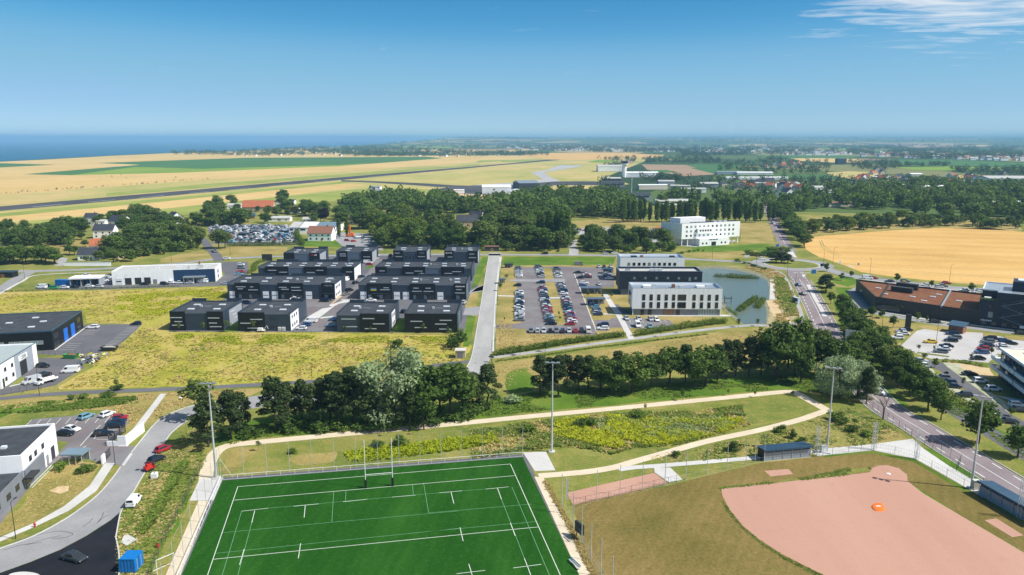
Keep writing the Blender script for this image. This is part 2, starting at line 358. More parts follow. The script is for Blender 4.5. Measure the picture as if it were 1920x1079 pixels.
# ---------------------------------------------------------------- helpers
COL = scene.collection
def link(name, me, parent=None, loc=(0, 0, 0), rotz=0.0, scale=None, kind=None):
    o = bpy.data.objects.new(name, me)
    COL.objects.link(o)
    o.location = loc
    if rotz: o.rotation_euler = (0, 0, rotz)
    if scale is not None: o.scale = scale if hasattr(scale, '__len__') else (scale,) * 3
    if parent is not None: o.parent = parent
    if kind: o['kind'] = kind
    return o
def tag(o, label, cat, group=None):
    o['label'] = label; o['category'] = cat
    if group: o['group'] = group
    return o
def thing(name, label, cat, loc=(0, 0, 0), rotz=0.0, group=None):
    if len(loc) == 2: loc = (loc[0], loc[1], 0.0)
    o = link(name, None, None, loc, rotz)
    o.empty_display_size = 0.5
    return tag(o, label, cat, group)
class MB:
    def __init__(s): s.v, s.f, s.m = [], [], []
    def face(s, pts, mi=0):
        i = len(s.v); s.v += [tuple(p) for p in pts]; s.f.append(tuple(range(i, i + len(pts)))); s.m.append(mi)
    def box(s, x0, x1, y0, y1, z0, z1, mi=0):
        i = len(s.v)
        s.v += [(x, y, z) for z in (z0, z1) for (x, y) in ((x0, y0), (x1, y0), (x1, y1), (x0, y1))]
        for f in ((0, 3, 2, 1), (4, 5, 6, 7), (0, 1, 5, 4), (1, 2, 6, 5), (2, 3, 7, 6), (3, 0, 4, 7)):
            s.f.append(tuple(i + k for k in f)); s.m.append(mi)
    def tube(s, p0, p1, r0, r1=None, n=6, mi=0, cap=True):
        r1 = r0 if r1 is None else r1
        p0, p1 = Vector(p0), Vector(p1)
        d = (p1 - p0).normalized()
        a = d.orthogonal().normalized(); c = d.cross(a)
        i = len(s.v)
        for p, r in ((p0, r0), (p1, r1)):
            for k in range(n):
                t = 2 * math.pi * k / n
                s.v.append(tuple(p + a * (r * math.cos(t)) + c * (r * math.sin(t))))
        for k in range(n):
            s.f.append((i + k, i + (k + 1) % n, i + n + (k + 1) % n, i + n + k)); s.m.append(mi)
        if cap:
            s.f.append(tuple(i + n + k for k in range(n))); s.m.append(mi)
            s.f.append(tuple(i + n - 1 - k for k in range(n))); s.m.append(mi)
    def prism(s, pts, z0, z1, mi=0, top=None):
        i = len(s.v); n = len(pts)
        s.v += [(p[0], p[1], z0) for p in pts] + [(p[0], p[1], z1) for p in pts]
        for k in range(n):
            s.f.append((i + k, i + (k + 1) % n, i + n + (k + 1) % n, i + n + k)); s.m.append(mi)
        for t in tessellate_polygon([[Vector((p[0], p[1], 0)) for p in pts]]):
            s.f.append(tuple(i + n + k for k in t)); s.m.append(mi if top is None else top)
    def mesh(s, name, *mats):
        me = bpy.data.meshes.new(name)
        me.from_pydata(s.v, [], s.f)
        for k in mats: me.materials.append(MATS[k] if isinstance(k, str) else k)
        if len(mats) > 1: me.polygons.foreach_set('material_index', s.m)
        me.update()
        return me
BOXES = {}
def bx(parent, name, x0, x1, y0, y1, z0, z1, m):
    """a box part in its thing's frame; boxes of one size and material share a mesh"""
    d = (round(x1 - x0, 3), round(y1 - y0, 3), round(z1 - z0, 3), m)
    if d not in BOXES:
        b = MB(); b.box(0, d[0], 0, d[1], 0, d[2]); BOXES[d] = b.mesh(name, m)
    return link(name, BOXES[d], parent, (x0, y0, z0))
def window(parent, x, z, w, h, y=0.0, glass='glass', frame='frame_dark', mull=0, axis=0):
    """window frame (part) with a pane (sub-part) on the wall plane; axis 0: wall facing -y, 1: facing +x at x=y"""
    k = ('win', round(w, 2), round(h, 2), glass, frame, mull)
    if k not in BOXES:
        t = 0.09
        f = MB()
        f.box(0, w, -0.06, 0.02, 0, t); f.box(0, w, -0.06, 0.02, h - t, h); f.box(0, t, -0.06, 0.02, t, h - t); f.box(w - t, w, -0.06, 0.02, t, h - t)
        for q in range(mull):
            xm = w * (q + 1) / (mull + 1); f.box(xm - 0.04, xm + 0.04, -0.06, 0.02, t, h - t)
        p = MB(); p.box(t * 0.9, w - t * 0.9, -0.035, 0.01, t * 0.9, h - t * 0.9)
        BOXES[k] = (f.mesh('window', frame), p.mesh('pane', glass))
    fm, pm = BOXES[k]
    if axis == 0: o = link('window', fm, parent, (x, y, z))
    elif axis == 1: o = link('window', fm, parent, (y, x, z), math.pi / 2)
    else: o = link('window', fm, parent, (y, x, z), -math.pi / 2)
    link('pane', pm, o)
    return o
def resample(pts, step):
    out = []
    n = len(pts)
    for i in range(n):
        a, b = Vector(pts[i]), Vector(pts[(i + 1) % n]); k = max(1, int((b - a).length / step))
        out += [a.lerp(b, q / k) for q in range(k)]
    return out
def catmull(pts, sub=6, closed=False):
    p = [Vector(q) for q in pts]; n = len(p); out = []
    for i in range(n if closed else n - 1):
        if closed: a, b, c, d = p[i - 1], p[i], p[(i + 1) % n], p[(i + 2) % n]
        else: a, b, c, d = p[max(i - 1, 0)], p[i], p[i + 1], p[min(i + 2, n - 1)]
        for k in range(sub):
            t = k / sub
            out.append(0.5 * ((2 * b) + (c - a) * t + (2 * a - 5 * b + 4 * c - d) * t * t + (3 * b - a - 3 * c + d) * t ** 3))
    if not closed: out.append(p[-1])
    return out
def sheet(name, pts, m, z, wob=0.0, step=3.0, smooth=False, parent=None, world_pts=False, kind='structure'):
    """a flat patch of ground from surveyed outline points; wob roughens natural edges"""
    p = [Vector(q) for q in pts] if world_pts else GL(pts)
    if smooth: p = catmull(p, 6, True)
    if wob:
        p = resample(p, step)
        p = [q + Vector((mnoise.noise((q.x * 0.21, q.y * 0.21, z * 99)), mnoise.noise((q.x * 0.21 + 50, q.y * 0.21, z * 99)))) * wob * 1.6 for q in p]
    me = bpy.data.meshes.new(name)
    tris = tessellate_polygon([[Vector((q.x, q.y, 0)) for q in p]])
    fs = []
    for t in tris:
        a, b, c = (p[k] for k in t)
        cr = (b.x - a.x) * (c.y - a.y) - (b.y - a.y) * (c.x - a.x)
        fs.append(t if cr > 0 else t[::-1])
    me.from_pydata([(q.x, q.y, z) for q in p], [], fs)
    me.materials.append(MATS[m]); me.update()
    o = link(name, me, parent)
    if parent is None and kind: o['kind'] = kind
    return o
def offset_line(p, d):
    out = []
    for i, q in enumerate(p):
        t = (p[min(i + 1, len(p) - 1)] - p[max(i - 1, 0)]).normalized()
        out.append(q + Vector((-t.y, t.x)) * d)
    return out
def ribbon(name, pts, width, m, z, parent=None, smooth=True, world_pts=False, w2=None, sub=8):
    p = [Vector(q) for q in pts] if world_pts else GL(pts)
    if smooth: p = catmull(p, sub)
    l, r = offset_line(p, width / 2), offset_line(p, -(w2 or width) / 2)
    n = len(p)
    me = bpy.data.meshes.new(name)
    me.from_pydata([(q.x, q.y, z) for q in l] + [(q.x, q.y, z) for q in r], [], [(n + i, n + i + 1, i + 1, i) for i in range(n - 1)])
    me.materials.append(MATS[m]); me.update()
    o = link(name, me, parent)
    if parent is None: o['kind'] = 'structure'
    return o, p
def kerb(parent, line, off, m='concrete', w=0.22, h=0.12):
    p = offset_line(line, off)
    a, b = offset_line(p, w / 2), offset_line(p, -w / 2); n = len(p)
    v = [(q.x, q.y, 0.0) for q in a] + [(q.x, q.y, h) for q in a] + [(q.x, q.y, h) for q in b] + [(q.x, q.y, 0.0) for q in b]
    f = []
    for i in range(n - 1):
        for k in range(3): f.append((k * n + i, (k + 1) * n + i, (k + 1) * n + i + 1, k * n + i + 1))
    me = bpy.data.meshes.new('kerb'); me.from_pydata(v, [], f); me.materials.append(MATS[m]); me.update()
    return link('kerb', me, parent)
def stripe(parent, a, b, w, z, m='line_white', name='marking'):
    a, b = Vector(a), Vector(b); d = (b - a).normalized(); n = Vector((-d.y, d.x)) * (w / 2)
    me = bpy.data.meshes.new(name)
    me.from_pydata([(q.x, q.y, z) for q in (a - n, b - n, b + n, a + n)], [], [(0, 1, 2, 3)])
    me.materials.append(MATS[m]); me.update()
    return link(name, me, parent)
def dashes(parent, line, off, w, z, on, gap, start=0.0, end=None):
    p = offset_line(line, off); acc = 0.0; seg = []
    L = [0.0]
    for i in range(1, len(p)): L.append(L[-1] + (p[i] - p[i - 1]).length)
    def at(s):
        for i in range(1, len(p)):
            if L[i] >= s: return p[i - 1].lerp(p[i], (s - L[i - 1]) / max(1e-6, L[i] - L[i - 1]))
        return p[-1]
    s = start; end = end or L[-1]
    while s + on < end:
        stripe(parent, at(s), at(s + on), w, z); s += on + gap
def inpoly(x, y, poly):
    c = False; j = len(poly) - 1
    for i in range(len(poly)):
        a, b = poly[i], poly[j]
        if (a[1] > y) != (b[1] > y) and x < (b[0] - a[0]) * (y - a[1]) / (b[1] - a[1]) + a[0]: c = not c
        j = i
    return c
def ordn(n):
    return f"{n}{'th' if 10 <= n % 100 <= 20 else {1: 'st', 2: 'nd', 3: 'rd'}.get(n % 10, 'th')}"
def text_part(parent, txt, m, x, y, z, size, depth=0.03, rotz=0.0, name='lettering'):
    if txt.startswith('#'):            # lettering too small to read in the photo: separate raised strokes of the same size
        b = MB(); n = int(txt[1:]); p = -n * size * .31
        for k in range(n):
            ww = size * (.32 + .2 * ((k * 7) % 3) / 2); hh = size * (.5 + .22 * ((k * 5) % 3) / 2)
            b.box(p, p + ww, -depth, depth, -size * .3, -size * .3 + hh); p += size * .62
        return link(name, b.mesh(name, m), parent, (x, y, z))
    c = bpy.data.curves.new('lettering', 'FONT'); c.body = txt; c.size = size; c.extrude = depth; c.align_x = 'CENTER'; c.align_y = 'CENTER'
    t = bpy.data.objects.new('tmp', c); COL.objects.link(t)
    me = bpy.data.meshes.new_from_object(t); bpy.data.objects.remove(t)
    me.materials.clear(); me.materials.append(MATS[m])
    o = link(name, me, parent, (x, y, z)); o.rotation_euler = (math.pi / 2, 0, rotz)
    return o

# ================================================================ THE SETTING
# ---------------------------------------------------------------- sea, plains, hills
def plane(name, pts, m, z):
    me = bpy.data.meshes.new(name); me.from_pydata([(x, y, z) for x, y in pts], [], [tuple(range(len(pts)))]); me.materials.append(MATS[m]); me.update()
    return link(name, me, kind='structure')
plane('sea', [(-62000, -6000), (9000, -6000), (9000, 62000), (-62000, 62000)], 'sea_water', -52.0)
coast = [Vector(q) for q in ((-1500, -4000), (-1560, 0), (-1590, 1500))] + GL(PX(0, 302.7, 80, 299, 210, 291.7, 320, 286.7, 413, 284.6, 520, 279.5, 640, 275.7, 780, 266.7, 830, 264.6, 887, 263.2))
cpts = [q + Vector((mnoise.noise((q.x * .004, q.y * .004, 3)) * 40, 0)) for q in resample(coast + [Vector((-1400, 30500)), Vector((30000, 30500)), Vector((30000, -4000))], 260)]
gl = sheet('ground', cpts, 'farmland', -0.6, world_pts=True)
# cliff face down to the sea
cl_ = catmull(coast, 8)
mb = MB()
for a, b in zip(cl_[:-1], cl_[1:]):
    mb.face([(a.x, a.y, -0.62), (b.x, b.y, -0.62), (b.x - 45, b.y, -53), (a.x - 45, a.y, -53)])
link('cliff', mb.mesh('cliff', 'cliff'), kind='structure')
# low hills closing the plain
nx, ny = 150, 26
V, Fc = [], []
for j in range(ny):
    for i in range(nx):
        x = -1700 + (i / (nx - 1)) ** 1.15 * 24000; y = 8200 + j / (ny - 1) * 19000
        e = min(1, i / 6) * min(1, (nx - 1 - i) / 4) * math.sin(math.pi * min(1, max(0, j / (ny - 1)))) ** 0.6
        h = 74 + 30 * mnoise.noise((x * .00028, y * .0002, 1)) + 14 * mnoise.noise((x * .0011, y * .0007, 5)) + 5 * mnoise.noise((x * .004, y * .002, 9))
        V.append((x, y, -2 + e * (h + j * 1.15)))
for j in range(ny - 1):
    for i in range(nx - 1):
        a = j * nx + i; Fc.append((a, a + 1, a + nx + 1, a + nx))
me = bpy.data.meshes.new('hill_range'); me.from_pydata(V, [], Fc); me.materials.append(MATS['farmland']); me.update()
link('hill_range', me, kind='structure')

# ---------------------------------------------------------------- far fields
FZ = [-0.55]
def far(name, pts, m, wob=0.0):
    FZ[0] += 0.012
    return sheet(name, pts, m, FZ[0], wob, 60)
far('straw_field', PX(-700, 340, -200, 312, 0, 303.4, 80, 299.6, 210, 292.4, 320, 287.4, 413, 285.4, 560, 281, 700, 292, 1000, 291.5, 1200, 286.5, 1160, 289, 1000, 297, 400, 337, 0, 366, -500, 405), 'straw_field')
far('airfield', PX(-500, 405, 0, 365, 180, 352, 400, 336, 640, 321, 1000, 297, 1090, 290.5, 1210, 290, 1215, 300, 1140, 330, 1180, 345, 1000, 374, 830, 376, 640, 380, 430, 396, 300, 412, 0, 432, -500, 480), 'airfield_grass')
far('straw_verge', PX(-500, 435, 0, 398, 300, 375, 520, 356, 640, 345, 690, 346, 560, 364, 300, 391, 0, 417, -500, 455), 'straw_field')
far('crop_field', PX(183, 305.7, 460, 296, 640, 295, 800, 294, 830, 297, 640, 311, 433, 317, 133, 328.3, 43, 326.7, 263, 309), 'crop_dark')
far('crop_field', PX(133, 328.4, 253, 313, 380, 316.5, 640, 309, 700, 305, 640, 311.5, 500, 317, 330, 324), 'crop_light')
far('crop_field', PX(-200, 305, 0, 306, 103, 309, 0, 314, -200, 320), 'crop_dark')
far('airfield_green_strip', PX(-200, 448, 60, 414, 300, 392, 560, 365, 690, 352, 850, 356, 830, 374, 640, 384, 430, 398, 300, 412, 60, 432, -200, 462), 'airfield_green')
far('airfield_green_strip', PX(900, 300.5, 1050, 298.5, 1000, 303, 890, 305), 'airfield_green')
far('airfield_green_strip', PX(830, 332, 1000, 312, 1080, 310, 1000, 330, 880, 342), 'airfield_grass')
far('airfield_green_strip', PX(-200, 420, 0, 399.5, 300, 372.5, 640, 340.5, 700, 336, 640, 344, 300, 378, 0, 406, -200, 428), 'airfield_green')
far('airfield_green_strip', PX(0, 376, 400, 341, 640, 323, 940, 302, 940, 306, 640, 330, 400, 350, 0, 384), 'airfield_grass')
far('airfield_green_strip', PX(200, 362, 400, 344, 700, 322, 900, 308, 900, 310, 700, 326.5, 400, 350.5, 200, 368), 'airfield_green')
rw = far('runway', PX(-420, 417, 0, 386.7, 300, 361, 640, 332.2, 940, 307.7, 1030, 299.2, 1062, 298.2, 1045, 300.4, 940, 309.7, 640, 337.4, 300, 368.5, 0, 395, -420, 427), 'runway_asphalt')
FZ[0] += 0.012
for a, b in ((PX(60, 387.7), PX(118, 382.6)), (PX(165, 378.6), PX(215, 374.2)), (PX(262, 370.2), PX(308, 366.3)), (PX(352, 362.4), PX(392, 359)), (PX(430, 355.6), PX(470, 352)), (PX(505, 349), PX(545, 345.4)), (PX(590, 341.4), PX(640, 337)), (PX(690, 332), PX(740, 327.8))):
    stripe(rw, G(*a[0]), G(*b[0]), 1.6, FZ[0])
far('taxiway', zJ(0, 293, 200, 299, 480, 312, 640, 322, 780, 326, 560, 333, 420, 322, 180, 307, 0, 301), 'runway_asphalt')
far('apron', zJ(520, 345, 640, 328, 760, 322, 1000, 310, 1240, 300, 1420, 300, 1540, 306, 1500, 320, 1200, 322, 1060, 350, 1000, 372, 760, 376, 640, 364), 'runway_asphalt')
far('taxiway', zJ(1230, 209, 1370, 212, 1300, 225, 1140, 249, 1180, 280, 1236, 298, 1000, 316, 880, 326, 730, 322, 1040, 303, 1130, 290, 1100, 270, 1065, 249, 1150, 238), 'taxi_concrete')
far('gravel_yard', zJ(440, 370, 620, 366, 800, 374, 800, 400, 640, 420, 560, 396), 'bare_sand')
far('gravel_yard', zJ(150, 346, 270, 343, 300, 348, 190, 354), 'taxi_concrete')
far('straw_field', zJ(1000, 152, 1180, 140, 1500, 140, 1820, 152, 1780, 166, 1380, 180, 1160, 178), 'wheat')
far('soil_field', zJ(1440, 182, 1660, 180, 1640, 200, 1500, 204), 'soil')
far('crop_field', zJ(1380, 193, 1440, 180, 1560, 184, 1640, 190, 1500, 197), 'crop_light')
far('soil_field', zJ(1690, 205, 1920, 208, 2080, 215, 2100, 262, 1920, 272, 1720, 235), 'soil')
far('crop_field', zJ(1730, 238, 1830, 236, 1900, 250, 1760, 252), 'crop_dark')
far('crop_field', zY(0, 205, 330, 205, 300, 225, 80, 225), 'crop_dark')
far('crop_field', zY(40, 225, 190, 222, 340, 262, 200, 264), 'crop_dark')
far('crop_field', zJ(1080, 95, 1250, 84, 1380, 82, 1500, 92, 1300, 98), 'straw_field')
far('straw_field', zJ(360, 122, 560, 120, 820, 126, 1080, 122, 960, 140, 700, 145, 420, 136), 'straw_field')
far('straw_field', zJ(400, 88, 560, 76, 760, 80, 700, 94, 420, 96), 'straw_field')
far('crop_field', zJ(300, 100, 460, 104, 700, 108, 560, 116, 330, 112), 'crop_light')
far('crop_field', zY(400, 155, 900, 155, 1010, 173, 760, 170, 530, 174), 'crop_dark')
far('straw_field', zY(610, 172, 800, 170, 1020, 178, 1010, 196, 870, 196, 660, 186), 'straw_field')
far('crop_field', zY(1210, 180, 1500, 178, 1920, 198, 2500, 230, 2500, 260, 1920, 222, 1560, 214, 1240, 214), 'crop_dark')
far('crop_field', zY(1180, 222, 1500, 216, 1920, 224, 2500, 262, 2500, 285, 1920, 240, 1400, 240, 1300, 236), 'crop_light')
far('straw_field', zY(800, 252, 940, 244, 1100, 250, 1150, 276, 1100, 288, 960, 290, 860, 272), 'airfield_grass')
far('straw_field', zY(1480, 264, 1690, 274, 1640, 286, 1500, 282), 'straw_field')
far('crop_field', zY(480, 268, 800, 264, 900, 282, 640, 286), 'crop_dark')
for pts, m in ((zY(600, 86, 890, 82, 870, 98, 660, 99), 'straw_field'), (zY(240, 88, 390, 87, 430, 101, 260, 100), 'straw_field'), (zY(100, 100, 330, 102, 300, 110, 60, 108), 'crop_light'),
               (zY(1190, 96, 1580, 94, 1500, 112, 1220, 110), 'soil'), (zY(1560, 93, 1800, 92, 1700, 104, 1580, 106), 'straw_field'), (zY(1380, 141, 1700, 140, 1920, 146, 2200, 160, 1500, 156), 'crop_light'),
               (zY(1640, 142, 1920, 146, 2200, 156, 2200, 164, 1920, 158), 'straw_field'), (zY(800, 114, 1000, 116, 980, 130, 780, 126), 'crop_light'), (zY(1000, 128, 1200, 124, 1340, 130, 1100, 140), 'crop_dark'), (zJ(1270, 78, 1440, 76, 1500, 86, 1300, 88), 'straw_field')):
    far('far_field', pts, m)

# ---------------------------------------------------------------- near ground
sheet('grass_ground', PX(-800, 520, -300, 440, 50, 420, 300, 408, 430, 394, 640, 376, 830, 373, 1000, 384, 1190, 380, 1400, 395, 2000, 412, 3200, 450) + [(3600, 1079), (2800, 2600), (-900, 2600), (-1800, 1079)], 'grass_lawn', 0.0)
Z = lambda k: 0.005 * k
# wheat field beyond the roundabout road
sheet('wheat_field', zW(375, 400, 420, 388, 700, 365, 1000, 341, 1300, 326, 1700, 326, 1920, 352, 3400, 400, 3400, 800, 1920, 724, 1640, 718, 1300, 690, 1000, 660, 800, 630, 640, 570, 500, 525, 420, 480, 375, 430), 'wheat', Z(1), 0.6, 6)
wf = bpy.data.objects['wheat_field']
for q in (zW(505, 412, 520, 450, 570, 490, 640, 520), zW(518, 408, 536, 448, 586, 484, 660, 515), zW(640, 400, 900, 420, 1400, 440, 1920, 470), zW(600, 560, 1000, 610, 1500, 650, 1920, 680), zW(700, 450, 1100, 500, 1600, 540, 1920, 560)): ribbon('tramline', q, .7, 'grass_dry', Z(2), wf)
sheet('scrub_ground', zW(380, 385, 700, 360, 1000, 336, 1300, 322, 1900, 345, 1900, 285, 1400, 262, 900, 240, 420, 250), 'grass_dry', Z(1), 1.5, 8)
# meadows
sheet('meadow', PX(-60, 552, 90, 546, 215, 545, 425, 537, 424, 560, 320, 590, 320, 622, 600, 624, 730, 626, 868, 630, 882, 650, 872, 676, 790, 686, 600, 712, 330, 726, 110, 731, 130, 712, 170, 690, 220, 650, 265, 610, 220, 606, 160, 606, 158, 585, 60, 585, -60, 590), 'meadow', Z(1), 1.0)
sheet('dry_verge', PX(-60, 756, 60, 746, 330, 735, 440, 731, 500, 728, 470, 742, 380, 752, 320, 760, 250, 800, 235, 790, 190, 768, 60, 770, -60, 800), 'grass_dry', Z(1), 0.6)
sheet('green_verge', PX(-60, 775, 30, 757, 150, 749, 255, 744, 262, 756, 150, 768, 30, 775, -60, 800), 'grass_green', Z(2), 0.8)
sheet('dry_lawn', zM(-60, 775, 110, 690, 200, 570, 330, 440, 440, 420, 590, 430, 520, 555, 370, 675, 200, 770, -60, 880), 'grass_dry', Z(1), 0.4)
sheet('grass_bank', zM(710, 690, 780, 620, 840, 500, 900, 420, 1000, 330, 1080, 240, 1180, 200, 1200, 420, 1100, 640, 960, 900, 860, 1120, 680, 1120, 672, 860, 690, 760), 'grass_lawn', Z(1), 0.6)
sheet('green_ditch', zM(1040, 420, 1090, 420, 1000, 600, 900, 760, 830, 840, 800, 820, 880, 700, 960, 580), 'grass_green', Z(2), 0.9)
sheet('green_ditch', zM(1070, 620, 1110, 600, 1000, 840, 900, 1020, 840, 1090, 820, 1040, 900, 950), 'grass_green', Z(2), 0.9)
sheet('bare_patch', zM(980, 500, 1020, 500, 960, 600, 880, 640, 800, 640, 840, 580), 'grass_dry', Z(3), 1.2)
sheet('bare_patch', zM(790, 840, 860, 790, 900, 800, 830, 870, 760, 880), 'grass_dry', Z(3), 1.2)
sheet('tree_strip_grass', PX(395, 840, 420, 800, 520, 780, 700, 770, 920, 750, 1000, 735, 1500, 700, 1620, 690, 1700, 760, 1620, 750, 1480, 728, 1280, 747, 976, 775, 860, 788, 590, 812, 425, 828), 'grass_green', Z(2), 0.8)
sheet('field_strip', PX(925, 684, 1000, 672, 1180, 650, 1300, 628, 1450, 612, 1520, 622, 1560, 640, 1480, 662, 1200, 700, 1000, 722, 935, 728, 916, 704), 'grass_dry', Z(2), 0.8)
sheet('field_strip_green', PX(960, 694, 985, 690, 1010, 715, 1000, 735, 960, 738, 945, 720), 'grass_green', Z(3), 0.8)
sheet('swale', zQ(-1020, 290, -700, 240, -300, 200, 200, 185, 400, 150, 640, 110, 780, 150, 800, 185, 770, 215, 560, 270, 330, 325, 60, 395, -150, 400, -260, 440, -420, 440, -560, 400, -1000, 480), 'swale_ground', Z(1), 0.4)
sheet('swale_lawn', zQ(430, 150, 620, 118, 690, 130, 790, 165, 805, 185, 770, 215, 600, 255, 480, 270, 440, 220, 380, 190), 'grass_lawn', Z(2), 0.8)
sheet('bare_patch', z2(110, 430, 200, 390, 300, 400, 260, 450, 180, 520, 110, 545), 'grass_dry', Z(2), 0.8)
sheet('bare_patch', z2(470, 460, 520, 440, 600, 425, 720, 425, 745, 450, 700, 470, 600, 488, 500, 490), 'grass_dry', Z(2), 1.4, 1.0)
sheet('backstop_grass', zQ(-150, 450, 240, 380, 500, 330, 720, 270, 880, 215, 1000, 170, 1060, 190, 1300, 320, 1310, 350, 1110, 380, 800, 420, 520, 440, 100, 480, -130, 480), 'grass_lawn', Z(1), 0.5)
sheet('bare_patch', zQ(1150, 300, 1230, 290, 1300, 345, 1150, 365, 1080, 365), 'grass_dry', Z(2), 0.8)
sheet('avenue_verge', PX(1560, 560, 1600, 570, 1640, 620, 1720, 700, 1800, 760, 2000, 880, 1990, 905, 1830, 800, 1720, 742, 1640, 690, 1590, 650), 'grass_green', Z(1), 0.5)
sheet('verge', PX(905, 482, 916, 482, 898, 530, 884, 545, 893, 505), 'grass_green', Z(3), 0.3)
sheet('verge', PX(884, 545, 897, 550, 893, 577, 872, 577), 'grass_dry', Z(3), 0.3)
sheet('verge', PX(876, 592, 892, 594, 880, 650, 868, 650), 'grass_green', Z(3), 0.3)
sheet('office_lawn', PX(945, 482, 1155, 482, 1150, 496, 942, 498), 'grass_green', Z(1), 0.4)
sheet('scrub_lawn', PX(1300, 462, 1440, 458, 1470, 478, 1395, 482, 1290, 478), 'grass_green', Z(1), 0.6)
sheet('dry_slope', PX(1385, 418, 1440, 418, 1450, 440, 1452, 456, 1390, 456), 'grass_dry', Z(2), 0.8)
sheet('dry_slope', PX(1070, 415, 1180, 410, 1260, 418, 1240, 440, 1110, 445), 'grass_dry', Z(1), 1.0)
sheet('dry_slope', PX(1275, 475, 1420, 470, 1440, 482, 1330, 486), 'grass_dry', Z(2), 0.6)
sheet('dry_slope', PX(390, 470, 430, 462, 540, 464, 535, 478, 440, 484, 410, 482), 'grass_dry', Z(2), 0.6)
sheet('dry_slope', zA(0, 250, 180, 200, 440, 160, 545, 240, 520, 265, 350, 270, 0, 290), 'grass_dry', Z(2), 0.6)
sheet('yard_lawn', PX(570, 452, 660, 452, 640, 464, 560, 462), 'grass_green', Z(1), 0.4)
sheet('garden_grass', PX(70, 455, 230, 445, 200, 462, 150, 475, 110, 478), 'grass_dry', Z(1), 0.6)

# ---------------------------------------------------------------- roads and paths
# grey road curving past the pitch
sheet('curved_road', zM(-120, 975, 0, 925, 200, 850, 400, 740, 560, 620, 650, 520, 700, 450, 760, 370, 840, 270, 890, 210, 960, 155, 1113, 97, 1480, 40, 1900, -10, 2400, -70, 2600, -95, 2690, -110, 2810, -90, 2830, -50, 2600, -20, 2300, 10, 1900, 60, 1480, 110, 1113, 170, 1010, 240, 960, 300, 900, 390, 830, 500, 760, 620, 705, 705, 640, 760, 500, 850, 350, 930, 180, 1000, 0, 1065, -120, 1110), 'road', Z(4))
cr_up = catmull(GL(zM(-120, 975, 0, 925, 200, 850, 400, 740, 560, 620, 650, 520, 700, 450)), 6)
cr_up2 = catmull(GL(zM(760, 370, 840, 270, 890, 210, 960, 155, 1113, 97, 1300, 65)), 6)
cr_dn = catmull(GL(zM(672, 860, 690, 760, 705, 705, 760, 620, 830, 500, 900, 390, 960, 300, 1010, 240, 1113, 170, 1300, 135)), 6)
cro = bpy.data.objects['curved_road']
kerb(cro, cr_up, 0); kerb(cro, cr_up2, 0); kerb(cro, cr_dn, 0)
sheet('fresh_asphalt_road', zM(705, 705, 690, 760, 680, 800, 672, 860, 690, 960, 684, 1100, 600, 1250, -200, 1250, -120, 1112, 0, 1067, 180, 1002, 350, 932, 500, 852, 640, 762), 'fresh_asphalt', Z(5))
kerb(bpy.data.objects['fresh_asphalt_road'], catmull(GL(zM(672, 860, 690, 960, 684, 1100, 600, 1250)), 6), 0)
isl = sheet('traffic_island', zM(60, 1075, 140, 1062, 220, 1075, 240, 1110, 140, 1130, 50, 1110), 'concrete', 0.13, smooth=True)
# concrete pavement along the curved road
sheet('pavement', zM(-80, 895, 0, 860, 200, 775, 370, 680, 520, 560, 600, 440, 612, 428, 665, 430, 650, 452, 560, 590, 400, 705, 200, 800, 0, 885, -80, 920), 'concrete', Z(6))
sheet('concrete_ramp', zM(930, 27, 965, 27, 740, 332, 685, 332, 745, 265), 'concrete', Z(6))
sheet('kerb_apron', zM(705, 440, 755, 370, 770, 375, 720, 446), 'concrete', Z(6))
# narrow asphalt cycle path across the meadow
cyc, cyl_ = ribbon('cycle_path', PX(-60, 754, 0, 748, 120, 738, 330, 729.5, 480, 722, 600, 714.5, 700, 702, 797, 688, 882, 678), 3.2, 'asphalt', Z(5))
# pale road by the business park
sheet('pale_road', PX(862, 716, 869, 698, 883, 673, 892, 628, 900.6, 577.5, 909, 525, 916, 480.6, 917, 474, 940, 474, 936.6, 482, 930, 530, 927.5, 565, 925, 610, 922.5, 659, 914, 690, 900, 718), 'pale_road', Z(6))
pro = bpy.data.objects['pale_road']
kerb(pro, catmull(GL(PX(869, 698, 883, 673, 892, 628, 900.6, 577.5, 909, 525, 916, 482)), 6), 0)
sheet('pavement', PX(922.5, 660, 925, 610, 927.5, 565, 930, 530, 936.6, 482, 941, 482, 934, 530, 931, 565, 929, 610, 926.5, 660), 'concrete', 0.12)
for a, b in ((PX(893, 541, 910, 534), PX(905, 545, 884, 548)), ):
    sheet('driveway', [a[0], a[1], b[0], b[1]], 'road', Z(5))
sheet('driveway', PX(872, 578, 900, 575, 897, 592, 868, 591), 'road', Z(5))
sheet('driveway', PX(880, 546, 908, 533, 905, 546, 880, 552), 'road', Z(5))
# back road past the woods, roundabout, avenue
RB = G(1484.5, 496)
def circle(c, r, n=40, a0=0.0, a1=2 * math.pi):
    return [c + Vector((math.cos(a0 + (a1 - a0) * k / n), math.sin(a0 + (a1 - a0) * k / n))) * r for k in range(n)]
bro, brl = ribbon('back_road', PX(-80, 511, 0, 509.5, 99, 508, 215, 503, 330, 495, 400, 487, 470, 483, 540, 481, 690, 478.5, 820, 477.5, 930, 478, 1060, 478.5, 1160, 480, 1290, 486, 1400, 492, 1460, 495), 6.5, 'road', Z(6))
ribbon('side_road', PX(-80, 575, 0, 543, 30, 524, 60, 509), 6.0, 'road', Z(7))
ribbon('pavement', PX(-80, 592, 0, 551, 40, 529, 75, 516, 215, 510), 1.6, 'concrete', 0.1)
ribbon('side_road', zA(600, 270, 560, 200, 500, 140, 440, 60, 380, 20), 6.0, 'asphalt', Z(7))
ribbon('side_road', PX(1075, 479, 1076, 468, 1072, 458, 1078, 450), 6.0, 'pale_road', Z(7))
